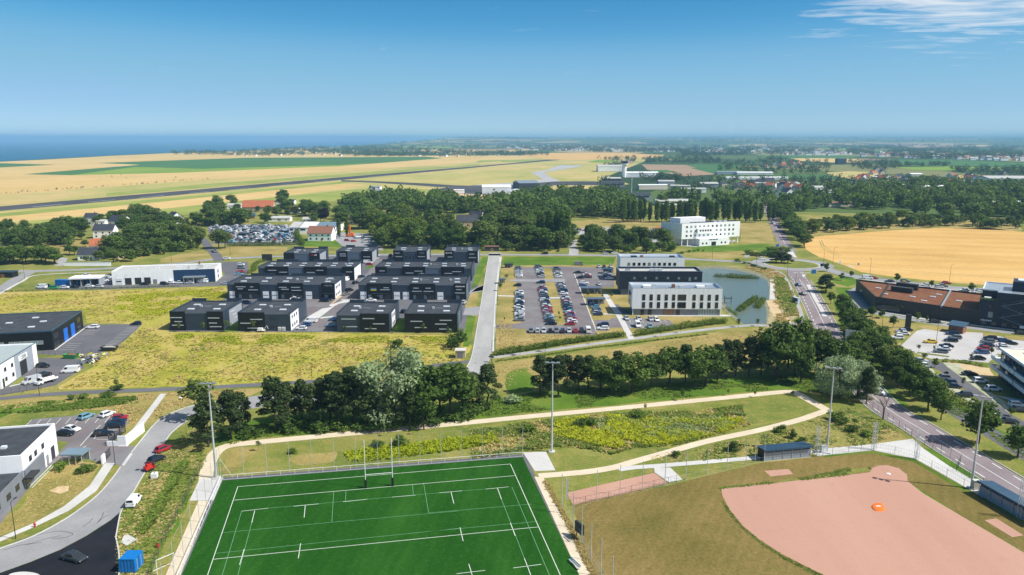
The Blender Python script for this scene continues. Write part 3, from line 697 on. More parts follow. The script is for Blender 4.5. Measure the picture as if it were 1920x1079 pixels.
ribbon('side_road', zA(640, 280, 700, 340, 760, 420, 720, 500), 9.0, 'asphalt', Z(5))
avo, avl = ribbon('avenue', [tuple(RB + Vector((-3, -12)))] + [tuple(q) for q in GL(PX(1493, 515, 1510, 540, 1530, 577, 1550, 617, 1590, 680, 1648, 754, 1732, 808, 1920, 923, 2060, 1010))], 9.0, 'avenue', Z(7), world_pts=True)
nvo, nvl = ribbon('north_avenue', [tuple(RB + Vector((0, 10)))] + [tuple(q) for q in GL(PX(1478, 470, 1463, 442, 1449, 412, 1441, 396, 1434, 382))], 8.5, 'avenue', Z(8), world_pts=True)
evo, evl = ribbon('east_road', [tuple(RB + Vector((12, -2)))] + [tuple(q) for q in GL(PX(1560, 508, 1600, 518, 1700, 530.5, 1850, 547, 1960, 560, 2300, 598))], 7.5, 'road', Z(8), world_pts=True)
rbo = sheet('roundabout', circle(RB, 22.5), 'road', Z(9), world_pts=True)
sheet('roundabout_apron', circle(RB, 15.6), 'concrete', 0.10, world_pts=True)
sheet('roundabout_lawn', circle(RB, 14.6), 'grass_lawn', 0.13, world_pts=True)
dashes(avo, avl, 0, 0.2, Z(9), 7.9, .1, 28)
dashes(avo, avl, 3.4, 0.3, Z(9), 3.0, 3.5, 30)
dashes(avo, avl, -3.4, 0.3, Z(9), 3.0, 3.5, 30)
stripe(avo, avl[10], avl[11], 0.2, Z(9))
dashes(nvo, nvl, 0, 0.22, Z(10), 7.9, .1, 22)
for k in range(7):
    c = RB + Vector((-9 + k * 1.3, -27)); stripe(avo, c, c + Vector((0.4, -2.6)), 0.55, Z(10))
    c = RB + Vector((30, -10 + k * 1.1)); stripe(evo, c, c + Vector((2.6, 0.4)), 0.5, Z(10))
sheet('splitter_island', zI(255, 130, 285, 95, 300, 120, 320, 150), 'concrete', 0.12)
sheet('splitter_island', zI(345, 255, 375, 255, 360, 275), 'concrete', 0.12)
kerb(evo, evl, -4.2); kerb(evo, evl, 4.2)
kerb(avo, avl[12:], -4.9); kerb(avo, avl[12:], 4.9)
# local street east of the avenue
ribbon('local_street', PX(1583, 560, 1610, 595, 1640, 645, 1668, 676, 1700, 706, 1760, 752, 1880, 826, 2000, 900), 5.2, 'asphalt', Z(6))
ribbon('pavement', zI(388, 318, 430, 400, 465, 460, 495, 520), 1.8, 'concrete', 0.1)
# foot path beside the hedge
ribbon('foot_path', PX(918, 671, 1000, 661, 1100, 647, 1180, 636.5, 1300, 621, 1400, 611, 1450, 611, 1500, 606), 3.0, 'pale_road', Z(6))
ribbon('foot_path', zI(0, 185, 100, 212, 180, 228, 240, 265, 290, 370, 330, 460, 360, 560), 1.7, 'pale_road', Z(8))
# sand path loop round the swale
p_sand, _ = ribbon('sand_path', PX(386, 905, 388, 884, 398, 858, 412, 843, 432, 835.5, 468, 831, 590, 819.5, 720, 807.5, 860, 794.5, 976, 783, 1130, 768.5, 1280, 754, 1382, 744, 1450, 737, 1484, 735, 1494, 738, 1530, 758, 1553, 771), 2.9, 'sand', Z(6))
ribbon('sand_path', PX(1554, 769, 1528, 778, 1508, 785, 1487, 791, 1424, 807, 1328, 827.5, 1250, 849, 1190, 866, 1155, 876, 1110, 884, 1060, 889, 1010, 893), 2.4, 'sand', Z(7))
ribbon('concrete_path', PX(1160, 881, 1190, 877, 1240, 873.5, 1346, 864.7, 1424, 858, 1470, 851, 1530, 846), 1.9, 'concrete', Z(8))

# ---------------------------------------------------------------- rugby pitch
TL, TR = G(417.6, 901.5), G(980, 857.5)
pu = (TR - TL).normalized(); pv = Vector((pu.y, -pu.x))
PW = (TR - TL).length
def PT(u, v): return TL + pu * u + pv * v
sheet('pitch_surround', [PT(-1.2, -1.6), PT(PW + 0.8, -1.6), PT(PW + 0.8, 95), PT(-1.2, 95)], 'asphalt', Z(5), world_pts=True)
pitch = sheet('rugby_pitch', [PT(0, 0), PT(PW, 0), PT(PW, 95), PT(0, 95)], 'turf', Z(6), world_pts=True)
def seg(zf, x0, y0, x1, y1, w=0.12, m='line_white'):
    a, b = zf(x0, y0)[0], zf(x1, y1)[0]
    stripe(pitch, G(*a), G(*b), w, Z(7) if m == 'line_white' else Z(7) - 0.002, m, 'line')
dl, dr, gl_, gr_ = G(446, 913.1), G(957, 870.6), G(439, 938.4), G(965.7, 892.4)
def fromto(a, b, w=0.125, m='line_white', zz=None): stripe(pitch, a, b, w, zz or Z(7), m, 'line')
fromto(dl, dr); fromto(gl_, gr_)
l22, r22 = G(399.3, 1049.4), G(1010, 988.6); fromto(l22, r22)
fromto(dl, dl + (l22 - dl).normalized() * 80, zz=Z(7) + .001); fromto(dr, dr + (r22 - dr).normalized() * 80, zz=Z(7) + .001)
for q in ((208, 738, 350, 722), (485, 712, 620, 699), (750, 688, 880, 674), (1010, 663, 1138, 652), (548, 706, 542, 772), (278, 735, 262, 800), (222, 940, 197, 1025), (523, 910, 511, 990)): seg(z2, *q)
for q in ((68, 640, 190, 629), (315, 620, 437, 608), (130, 634, 145, 697), (378, 615, 400, 675), (447, 800, 473, 870), (522, 990, 556, 1079), (178, 825, 195, 898), (225, 1020, 243, 1079), (160, 1072, 313, 1054), (463, 1041, 612, 1022)): seg(z3, *q)
for q in ((208, 738, 95, 1110), (262, 800, 180, 1110), (700, 632, 690, 795), (765, 627, 763, 687), (105, 853, 690, 797), (70, 963, 1367, 830), (350, 722, 1264, 640), (1120, 597, 1125, 650), (1180, 590, 1207, 747), (690, 797, 1367, 737)): seg(z2, *q, w=0.08, m='line_green')
for q in ((455, 608, 660, 1090), (0, 847, 590, 793), (8, 747, 560, 700), (190, 629, 315, 620), (400, 675, 522, 990)): seg(z3, *q, w=0.08, m='line_green')
# hardstandings and paths beside the pitch
sheet('concrete_pad', PX(980.5, 849, 1023.7, 847.5, 1041.6, 882.6, 1003, 884), 'concrete', Z(8))
sheet('concrete_pad', z1(1065, 567, 1190, 560, 1140, 680, 1012, 682), 'concrete', Z(8))
sheet('concrete_path', z3(575, 553, 625, 560, 690, 700, 880, 1079, 1010, 1350, 940, 1350, 815, 1079), 'sand', Z(8))
sheet('sand_path', z1(1060, 682, 1118, 682, 1010, 960, 960, 1090, 900, 1300, 800, 1300, 880, 1090), 'sand', Z(7))

# ---------------------------------------------------------------- softball field
sheet('outfield_grass', zQ(-470, 690, -370, 660, -250, 640, 20, 600, 350, 518, 545, 474, 830, 443, 1120, 412, 1345, 458, 1640, 628, 1920, 800, 2400, 1090, 2400, 1600, 100, 1600, -240, 1300, -420, 900), 'ball_grass', Z(4), 0.15, 2)
sheet('lush_edge', zQ(310, 604, 500, 588, 800, 550, 1000, 512, 1100, 500, 1110, 515, 1000, 540, 700, 574, 400, 604, 318, 614), 'grass_lawn', Z(5), 0.5, 1.0)
sheet('lush_edge', zQ(850, 436, 1120, 412, 1345, 458, 1640, 632, 1620, 640, 1340, 470, 1120, 422, 860, 446), 'grass_green', Z(5), 0.3, 1.5)
sheet('lush_edge', zQ(1305, 570, 1390, 632, 1560, 735, 1920, 945, 1920, 960, 1560, 748, 1390, 646), 'grass_green', Z(5), 0.4, 1.5)
sheet('infield', zQ(316, 612, 500, 594, 700, 572, 900, 549, 1040, 534, 1105, 524, 1112, 505, 1150, 491, 1200, 489, 1260, 505, 1298, 538, 1302, 572, 1390, 640, 1560, 740, 1920, 952, 2200, 1110, 2300, 1500, 1500, 1400, 1100, 1190, 860, 1070, 640, 960, 520, 880, 430, 808, 360, 720, 325, 650), 'infield', Z(6), 0.12, 1.5)
sheet('batting_pad', zQ(545, 518, 672, 508, 698, 535, 580, 548), 'infield', Z(6), 0.05, 1)
sheet('batting_pad', zQ(1712, 780, 1775, 770, 1918, 860, 1860, 870), 'infield', Z(6), 0.05, 1)
sheet('bullpen_clay', PX(1062.6, 924.7, 1226.6, 887, 1253, 907, 1074, 947.5), 'infield', Z(6))
sheet('concrete_pad', PX(1226, 877, 1257, 877.5, 1280, 900, 1254.5, 905.5, 1227.6, 886.4), 'concrete', Z(9))
sheet('bullpen_verge', z3(640, 570, 900, 540, 1200, 512, 1215, 530, 980, 590, 750, 640, 690, 700), 'grass_lawn', Z(5), 0.3, 1.5)
sheet('concrete_apron', zQ(795, 422, 850, 400, 1110, 378, 1300, 352, 1330, 348, 1385, 398, 1520, 490, 1690, 590, 1760, 640, 1700, 660, 1640, 622, 1345, 455, 1120, 409, 830, 440), 'concrete', Z(8))
sheet('fence_verge', zQ(1385, 398, 1440, 405, 1700, 560, 1760, 640, 1690, 590, 1520, 490), 'grass_green', Z(9))
oq = catmull(GL(zQ(1112, 710, 1128, 692, 1165, 690, 1184, 716, 1174, 732, 1134, 731)), 5, True); oc = sum(oq, Vector((0, 0))) / len(oq)
ov, of_, on = [], [], len(oq)
for kk, zz in ((1.0, .03), (.93, .16), (.72, .26), (.35, .30)): ov += [(oc.x + (q.x - oc.x) * kk, oc.y + (q.y - oc.y) * kk, zz) for q in oq]
for r_ in range(3): of_ += [(r_ * on + i, r_ * on + (i + 1) % on, (r_ + 1) * on + (i + 1) % on, (r_ + 1) * on + i) for i in range(on)]
of_.append(tuple(3 * on + i for i in range(on)))
me = bpy.data.meshes.new('pitching_mound'); me.from_pydata(ov, [], of_); me.materials.append(MATS['orange_mat']); me.update()
orange = tag(link('pitching_mound', me), 'orange pitching mound in the middle of the pink infield', 'mound')
q = G(*zQ(1148, 712)[0]); bx(orange, 'pitching_plate', q.x - 0.5, q.x + 0.5, q.y - 0.15, q.y + 0.15, 0.29, 0.36, 'white_paint')
q = G(*zQ(1204, 534)[0])
hp = MB(); hp.prism([(-.3, .3), (-.3, -.1), (0, -.45), (.3, -.1), (.3, .3)], 0, 0.05)
tag(link('home_plate', hp.mesh('home_plate', 'white_paint'), None, (q.x, q.y, Z(6)), 0, 1.3), 'small white home plate set in the pink infield', 'plate')

# ---------------------------------------------------------------- car parks
# office car park
sheet('office_lot_lawn', PX(942, 498, 1150, 498, 1300, 595, 1360, 600, 1210, 628, 1175, 632, 930, 664, 931, 600), 'grass_dry', Z(2), 0.2)
lot = sheet('office_car_park', zC(235, 172, 610, 165, 640, 158, 1250, 180, 1250, 375, 900, 372, 905, 385, 1080, 855, 362, 842, 355, 792, 50, 790, 58, 748, 240, 745, 330, 720), 'lot_asphalt', Z(4))
sheet('office_car_park', zC(1040, 705, 1080, 700, 1210, 705, 1210, 684, 1280, 684, 1330, 780, 1205, 782, 1200, 815, 1080, 815), 'lot_asphalt', Z(4))
lot2 = sheet('visitor_car_park', zD(148, 738, 310, 735, 620, 757, 695, 838, 480, 850, 205, 840), 'lot_asphalt', Z(4))
for q in (zC(533, 178, 612, 178, 640, 292, 545, 292), zC(552, 318, 640, 318, 690, 470, 590, 472), zC(592, 492, 700, 492, 765, 752, 625, 752), zC(100, 182, 235, 182, 232, 286, 100, 282),
          zC(95, 312, 240, 318, 238, 455, 90, 452), zC(72, 470, 236, 470, 236, 742, 62, 742)):
    sheet('parking_lawn', q, 'grass_dry', Z(6), 0.15)
sheet('crossing_path', zC(75, 452, 240, 458, 240, 468, 72, 464), 'concrete', Z(7))
sheet('crossing_path', zC(585, 474, 700, 474, 702, 486, 588, 486), 'concrete', Z(7))
sheet('crossing_road', zC(200, 292, 750, 292, 755, 318, 190, 312), 'road', Z(6))
sheet('entrance_path', zC(1262, 645, 1320, 645, 1455, 890, 1395, 900), 'concrete', Z(7))
sheet('entrance_path', zC(1130, 440, 1180, 440, 1260, 560, 1330, 640, 1262, 645, 1200, 560), 'concrete', Z(7))
sheet('terrace', zC(1375, 650, 1425, 650, 1740, 665, 2430, 668, 2430, 652, 1740, 640), 'concrete', Z(8))
sheet('courtyard', zC(1180, 560, 1280, 545, 1420, 640, 1260, 640), 'asphalt', Z(5))
sheet('path', zC(1130, 636, 1270, 640, 1262, 650, 1130, 646), 'concrete', Z(7))
sheet('pale_kerb_line', zC(834, 215, 842, 215, 1072, 812, 1062, 812), 'concrete', Z(7))
# bay lines of the visitor car park
for x in (215, 345, 410, 505, 570, 625):
    stripe(lot2, G(*zD(x, 822 if x > 400 else 815)[0]), G(*zD(x + 22, 846)[0]), 0.12, Z(5))
for x in (210, 335, 450, 515, 570):
    stripe(lot2, G(*zD(x, 756)[0]), G(*zD(x + 22, 782)[0]), 0.12, Z(5))
# business park yards
sheet('business_park_yard', PX(560, 478, 900, 478, 896, 545, 882, 600, 868, 624, 316, 622, 320, 600, 425, 560, 430, 535, 480, 520), 'asphalt', Z(2))
yard = bpy.data.objects['business_park_yard']
sheet('yard_street', zA(1490, 980, 1500, 880, 1480, 660, 1726, 640, 1900, 600, 1980, 500, 2090, 400, 2200, 250, 2290, 250, 2260, 400, 2180, 470, 2110, 560, 2050, 650, 1960, 760, 1780, 985), 'lot_asphalt', Z(4))
sheet('yard_grass', zA(640, 980, 800, 980, 800, 880, 780, 872, 640, 930), 'grass_green', Z(4), 0.2)
sheet('yard_grass', zB(710, 985, 855, 990, 855, 850, 775, 850), 'grass_green', Z(4), 0.2)
sheet('planting_bed', zA(1500, 830, 1640, 750, 1760, 730, 1600, 850), 'concrete', Z(6))
sheet('planting_bed', zB(180, 640, 280, 560, 300, 560, 130, 700, 100, 712), 'bare_sand', Z(6), 0.2)
sheet('planting_bed', zB(450, 340, 540, 300, 545, 330, 480, 350), 'grass_green', Z(6), 0.2)
sheet('pavement', zB(100, 712, 150, 700, 250, 665, 400, 662, 395, 672, 200, 700, 130, 735, 90, 725), 'concrete', 0.1)
for k in range(9):
    a = G(*zB(5 + 14 * k, 850 - 1.5 * k)[0]); stripe(yard, a, a + Vector((0.1, 2.2)), 0.5, Z(6))
    a = G(*zB(215 + 18 * k, 668)[0]); stripe(yard, a, a + Vector((0.1, 2.2)), 0.5, Z(6))
# black shed yard and sign building yard
ly = sheet('shed_yard', zS(850, 268, 1440, 258, 1400, 300, 1180, 500, 1020, 548, 560, 572, 380, 562, 380, 532, 550, 520), 'asphalt', Z(3), 0.1)
for k in range(13):
    t = k / 12; x = 1285 - 250 * t * 0.86; y = 292 + 175 * t
    stripe(ly, G(*zS(x, y)[0]), G(*zS(x + 118 - 20 * t, y + 2)[0]), 0.14, Z(5))
for a in ((870, 325, 1000, 325), (845, 343, 975, 343), (818, 362, 955, 362), (690, 458, 830, 458), (665, 477, 805, 477), (640, 496, 780, 496), (605, 518, 755, 518)):
    stripe(ly, G(*zS(a[0], a[1])[0]), G(*zS(a[2], a[3])[0]), 0.14, Z(5))
sheet('pavement', zS(545, 523, 848, 302, 860, 306, 560, 527), 'concrete', 0.08)
sheet('works_yard', zS(392, 600, 830, 610, 850, 700, 560, 880, 430, 905, -40, 990, -40, 930, 30, 915, 180, 800, 400, 668), 'asphalt', Z(3), 0.1)
sheet('pavement', zS(95, 888, 180, 868, 260, 852, 262, 858, 180, 876, 100, 896), 'concrete', 0.08)
sheet('yard_lawn', zS(100, 885, 190, 800, 300, 788, 310, 800, 255, 850), 'grass_lawn', Z(4), 0.2)
# garage forecourt
sheet('garage_forecourt', zK(260, 320, 250, 300, 500, 295, 740, 250, 810, 230, 815, 292, 1560, 268, 1660, 180, 1680, 120, 1790, 120, 1800, 190, 1740, 290, 1380, 300, 800, 318, 500, 325), 'asphalt', Z(3))
# left white building lot
lw = sheet('clinic_car_park', zM(150, 215, 182, 176, 480, 150, 560, 146, 665, 148, 760, 178, 700, 250, 640, 330, 795, 330, 760, 380, 705, 445, 590, 430, 480, 400, 360, 410, 300, 440, 170, 575, 30, 745, -60, 860, -60, 730, 110, 560, 250, 440, 335, 375, 400, 305, 330, 300), 'lot_asphalt', Z(3))
for k in range(9):
    x = 183 + k * 57
    stripe(lw, G(*zM(x, 178 - k * 3)[0]), G(*zM(x - 32, 210 - k * 2)[0]), 0.14, Z(5))
for a, b in (((585, 207), (525, 262)), ((525, 262), (465, 330)), ((500, 330), (440, 365)), ((590, 235), (545, 290)), ((300, 440), (170, 570)), ((320, 438), (185, 573))):
    stripe(lw, G(*zM(*a)[0]), G(*zM(*b)[0]), 0.18, Z(5))
for y in (290, 262, 236, 212, 190):
    stripe(lw, G(*zM(560 + (290 - y) * .6, y)[0]), G(*zM(640 + (290 - y) * .9, y + 3)[0]), 0.14, Z(5))
sheet('planting_patch', zM(280, 590, 320, 565, 400, 560, 410, 585, 350, 605), 'bare_sand', Z(5), 0.5, 1)
# right hand lots
lr = sheet('centre_car_park', zE(630, 830, 780, 690, 850, 672, 1040, 700, 1200, 700, 1400, 710, 1530, 740, 1800, 790, 2100, 850, 2100, 960, 1520, 900, 1440, 985, 1200, 960, 900, 945, 780, 900), 'lot_pale', Z(4))
for k in range(5):
    a, b = zE(825 + k * 0, 838 + k * 13), zE(945, 850 + k * 13)
    stripe(lr, G(*a[0]), G(*b[0]), 0.13, Z(6))
for k in range(3):
    stripe(lr, G(*zE(880 + k * 14, 745 - k * 8)[0]), G(*zE(1030, 742 - k * 8)[0]), 0.13, Z(6))
sheet('parking_lawn', zE(480, 690, 560, 650, 640, 640, 770, 660, 720, 720, 620, 760, 560, 760), 'grass_dry', Z(5), 0.2)
sheet('parking_lawn', zE(770, 650, 900, 640, 1060, 660, 1050, 705, 900, 680), 'grass_dry', Z(5), 0.2)
sheet('parking_lawn', zE(560, 800, 640, 800, 620, 850, 560, 850), 'grass_dry', Z(5), 0.2)
sheet('parking_lawn', zE(790, 885, 1080, 925, 1080, 935, 780, 897), 'grass_lawn', 0.1, 0.1)
sheet('parking_lawn', zE(1390, 712, 1510, 718, 1510, 742, 1390, 740), 'grass_dry', 0.1)
sheet('parking_lawn', zE(1590, 735, 1800, 750, 1800, 785, 1585, 765), 'grass_dry', 0.1)
sheet('entrance_lawn', zE(230, 575, 400, 560, 690, 600, 640, 650, 470, 690, 320, 700), 'grass_dry', Z(4), 0.3)
sheet('entrance_lawn', zE(30, 290, 190, 295, 140, 340, 260, 500, 190, 530, 90, 420), 'grass_green', Z(3), 0.3)
sheet('entrance_lawn', zI(520, 285, 600, 260, 700, 265, 720, 300, 640, 330, 560, 310), 'grass_green', Z(3), 0.3)
cs, csl = ribbon('centre_street', zE(200, 545, 330, 520, 480, 540, 700, 580, 1000, 630, 1300, 665, 1500, 690, 1766, 720, 2100, 765), 5.0, 'road', Z(6))
ribbon('pavement', zE(390, 505, 640, 545, 900, 590, 1340, 645, 1766, 697), 2.6, 'concrete', 0.1)
sheet('back_lot', zE(190, 205, 330, 195, 760, 250, 1050, 275, 1400, 300, 1400, 345, 1000, 312, 640, 265, 250, 215), 'lot_pale', Z(4))
sheet('forecourt', zE(135, 325, 225, 285, 270, 360, 380, 500, 320, 495, 230, 470), 'road', Z(4))
sheet('lower_street', zF(870, 168, 1000, 190, 1060, 240, 1250, 380, 1440, 520, 1620, 660, 1766, 740, 2000, 860, 2000, 960, 1766, 860, 1600, 740, 1380, 560, 1150, 400, 1000, 280, 940, 250), 'asphalt', Z(5))
sheet('grass_bays', zF(1020, 195, 1180, 215, 1230, 320, 1260, 345, 1500, 500, 1640, 590, 1620, 655, 1440, 515, 1250, 375, 1060, 238), 'parking_green', Z(6))
sheet('grass_bays', zF(760, 180, 860, 180, 960, 300, 1150, 430, 1300, 540, 1450, 630, 1620, 740, 1580, 770, 1260, 560, 1000, 400, 850, 270), 'parking_green', Z(6))
sheet('residence_lawn', zF(1030, 180, 1450, 250, 1500, 340, 1300, 330, 1200, 260), 'bare_sand', Z(4), 0.3)
sheet('residence_path', zF(1500, 500, 1766, 540, 1900, 560, 1900, 580, 1640, 545), 'concrete', Z(7))
# pond with stone bank and dry berm
sheet('dry_berm', zI(0, 195, 150, 215, 235, 260, 290, 380, 330, 520, 280, 545, 190, 590, 120, 560, 110, 420, 180, 410, 175, 320, 120, 250, 0, 215), 'bank', Z(3), 0.5)
sheet('pond_shore', zD(900, 215, 1100, 205, 1330, 232, 1540, 280, 1660, 345, 1690, 440, 1690, 555, 1640, 560, 1625, 700, 1615, 808, 1360, 808, 1160, 640, 900, 380), 'rubble', Z(4), 0.5, 2)
pond = sheet('pond', zD(940, 243, 1100, 232, 1300, 257, 1500, 302, 1610, 358, 1632, 430, 1625, 545, 1582, 580, 1606, 680, 1598, 795, 1372, 800, 1205, 640, 1170, 560, 900, 400, 900, 260), 'pond_water', Z(6), 0.15, 2)
sheet('stone_slope', zD(1640, 350, 1680, 355, 1692, 440, 1690, 552, 1634, 552, 1640, 430), 'concrete', Z(7))
sheet('bare_track', zI(115, 420, 180, 415, 230, 500, 290, 560, 240, 590, 190, 540), 'bare_sand', Z(5), 0.5)
# scrapyard ground, house yards
sheet('scrapyard_ground', PX(388, 425, 470, 421, 565, 424, 560, 458, 470, 459, 400, 458), 'lot_asphalt', Z(3))
sheet('works_ground', PX(625, 436, 690, 438, 720, 470, 650, 468, 630, 452), 'road', Z(3))
sheet('hotel_forecourt', zN(680, 300, 800, 270, 1150, 300, 1240, 345, 1240, 372, 1420, 384, 1660, 352, 1660, 362, 1420, 395, 1150, 375, 900, 330, 700, 320), 'pale_road', Z(3))
sheet('paved_yard', zE(1040, 690, 1220, 700, 1240, 735, 1040, 725), 'lot_pale', Z(6))
sheet('house_drive', zH(400, 545, 460, 490, 510, 500, 480, 545, 600, 548, 830, 545, 830, 556, 420, 556), 'pale_road', Z(3))

# sealed cracks and tyre marks on the curved road
for k, q in enumerate((zM(90, 880, 200, 850, 330, 825, 420, 838, 380, 860, 300, 868), zM(150, 905, 260, 870, 350, 850), zM(480, 800, 520, 770, 535, 750), zM(560, 780, 600, 745, 640, 728), zM(20, 935, 120, 905, 240, 890), zM(570, 770, 590, 742, 600, 715))):
    o_, _ = ribbon('crack_seal', q, .18, 'asphalt', Z(5), cro)

# ================================================================ BUILDINGS
def frame_of(a, b):
    d = Vector(b) - Vector(a)
    return math.atan2(d.y, d.x), d.length
def unit(label, o, rot, w, d, h, segs, strips=(), doors=(), glaze=(), canopies=(), backs=None, lights=4, right=None, name='business_unit', extra=None):
    """flat-roofed unit: slate walls, proud black blocks, strip windows, sectional doors, roof lights; x along the front, y into the depth"""
    t = thing(name, label, 'building', (o[0], o[1], 0), rad(rot), 'business park units')
    hr = h - 0.55
    bx(t, 'wall', 0, w, 0, d, 0, hr - 0.06, 'slate')
    bx(t, 'roof', 0.25, w - 0.25, 0.02, d - 0.25, hr - 0.058, hr, 'roof_dark')
    for q in ((0, 0.25, 0.0, d), (w - 0.25, w, 0.0, d)): bx(t, 'parapet', q[0], q[1], q[2], q[3], hr - 0.058, h + 0.25, 'slate')
    bx(t, 'parapet', 0.25, w - 0.25, d - 0.25, d, hr - 0.058, h - 0.1, 'slate')
    bx(t, 'gutter', -0.05, w + 0.05, -0.12, 0.02, hr - 0.2, hr + 0.02, 'slate_light')
    for a, b, k in segs:
        x0, x1 = a * w, b * w
        if k == 'B': bx(t, 'cladding_block', x0, x1, -0.38, -0.003, 0, h + 0.1, 'black_clad')
        elif k == 'L': bx(t, 'wall_panel', x0 + .02, x1 - .02, -0.06, -0.003, 0, hr - 0.22, 'slate_light')
        elif k == 'N':
            bx(t, 'wall_panel', x0 + .02, x1 - .02, -0.06, -0.003, 0, hr - 0.22, 'slate')
    for a, b in (backs if backs is not None else [(s[0], s[1]) for s in segs if s[2] == 'B']):
        bx(t, 'cladding_block', a * w, b * w, d + 0.003, d + 0.35, 0, h + 0.8, 'slate')
    for a, b, z in strips: bx(t, 'strip_window', a * w, b * w, -0.43, -0.383, z * h - 0.17, z * h + 0.17, 'strip_light')
    for a, b in doors:
        dd = bx(t, 'door', a * w, b * w, -0.09, -0.004, 0.02, 3.5, 'white_clad')
        ww = (b - a) * w
        for q in range(3): bx(dd, 'pane', ww * (0.1 + 0.3 * q), ww * (0.3 + 0.3 * q), -0.03, -0.002, 1.5, 1.85, 'glass')
    for a, b in glaze:
        n = max(2, round((b - a) * w / 1.6)); s = (b - a) * w / n
        for q in range(n): window(t, a * w + q * s + .04, 0.25, s - 0.08, 2.0, -0.385, 'glass' if (q * 7 + int(w)) % 3 else 'glass_pale', 'dark_steel')
    for a, b in canopies: bx(t, 'canopy', a * w, b * w, -1.3, -0.384, 2.75, 2.9, 'dark_steel')
    n = lights // 2
    for k in range(n):
        for j in (0.28, 0.66): 
            x = w * (k + 0.5) / n
            bx(t, 'roof_light', x - 1.4 + (0.5 - j) * 2, x + 1.0 + (0.5 - j) * 2, d * j, d * j + 1.5, hr + 0.003, hr + 0.28, 'skylight')
    if right:
        bx(t, 'end_panel', w + 0.003, w + 0.07, right[0], right[1], 0.0, hr - 0.3, right[2])
        if len(right) > 3:
            for q in range(right[3]):
                for z in (1.0, 4.3): window(t, right[0] + 1.5 + q * 2.8, z, 1.3, 1.2, w + 0.075, 'glass', 'dark_steel', 0, 1)
    for k in range(max(1, lights // 4)):
        q = (k * 13.7 + w * 3.3 + o[0] * .7) % (w - 5) + 1.5; bx(t, 'roof_vent', q, q + .9, d * .5, d * .5 + .9, hr + .003, hr + .75, 'galv'); bx(t, 'roof_duct', q + 1.6, q + 4.2, d * .53, d * .53 + .35, hr + .003, hr + .3, 'zinc')
    if extra: extra(t, w, d, h)
    return t
fr = lambda a, b, *x: tuple((q - a) / (b - a) for q in x)
def st(a, b, base, topy, *q):
    out = []
    for i in range(0, len(q), 3): out.append(((q[i] - a) / (b - a), (q[i + 1] - a) / (b - a), (base - q[i + 2]) / (base - topy)))
    return out
def dr_(a, b, *q): return [((q[i] - a) / (b - a), (q[i + 1] - a) / (b - a)) for i in range(0, len(q), 2)]
def colour_windows(t, w, d, h):
    for z in (1.0, 4.2):
        for k, m in enumerate(('sign_blue', 'yellow_paint', 'sign_blue', 'yellow_paint', 'glass')):
            window(t, w * 0.60 + k * 0.62, z, 0.6, 1.0, 0.0, m, 'dark_steel')
unit('square dark unit at the meadow edge, furthest west, two black end blocks', (-129.2, 274.6), 0, 20, 20.2, 7.3, [(0, .285, 'B'), (.285, .70, 'N'), (.70, 1, 'B')],
     st(115, 648, 970, 780, 120, 237, 838, 157, 235, 878, 130, 247, 915, 497, 613, 842, 505, 585, 893, 510, 628, 930), right=(6, 19.5, 'midgrey_wall'),
     extra=lambda t, w, d, h: [bx(t, 'strip_window', w + .071, w + .11, 8 + k * 1.6, 11.5 + k * 1.6, 5.2 - k * 1.6, 5.5 - k * 1.6, 'skylight') for k in range(3)])
unit('dark unit at the meadow edge with small blue and yellow windows in its front', (-103.3, 273.9), 0, 19.6, 22, 7.1, [(0, .51, 'B'), (.51, 1, 'N')],
     st(800, 1320, 975, 790, 923, 1043, 857, 822, 930, 895, 890, 1008, 945), right=(0.3, 11, 'white_clad', 3), backs=[(0, .3), (.7, 1)], extra=colour_windows)
unit('dark unit at the meadow edge, plain slate left half with two strip windows', (-65.8, 272.4), -1.5, 19.8, 20.7, 7.1, [(0, .45, 'N'), (.45, 1, 'B')],
     [(a, b, z) for a, b, z in st(175, 700, 985, 800, 437, 555, 847, 537, 655, 899, 455, 572, 948)], right=(5, 12, 'white_clad', 2), backs=[(0, .3), (.7, 1)],
     extra=lambda t, w, d, h: [bx(t, 'strip_window', w * a, w * b, -0.11, -0.062, z - .17, z + .17, 'strip_light') for a, b, z in ((.09, .365, 5.0), (.124, .39, 2.05))])
unit('dark unit at the meadow edge, furthest east, all black front with five strip windows', (-40.2, 271.7), -0.8, 19.8, 20.6, 7.2, [(0, 1, 'B')],
     st(860, 1390, 990, 800, 920, 1040, 875, 1213, 1333, 864, 960, 1080, 938, 1165, 1283, 902, 1207, 1327, 953), right=(4, 12, 'slate_light'), backs=[(0, .3), (.7, 1)])
def signs_l1(t, w, d, h):
    text_part(t, '#6', 'glass_pale', w * .945, -0.42, 6.3, 0.95)
def signs_l2(t, w, d, h):
    bx(t, 'sign_board', w * .115, w * .168, -0.44, -0.384, 4.1, 5.3, 'yellow_paint'); bx(t, 'sign_band', w * .115, w * .168, -0.47, -0.442, 4.7, 5.3, 'sign_blue')
    text_part(t, '#9', 'sign_white', w * .945, -0.42, 6.2, 0.75); bx(t, 'open_door', w * .815, w * .87, -0.1, -0.004, 0.02, 2.1, 'dark_steel')
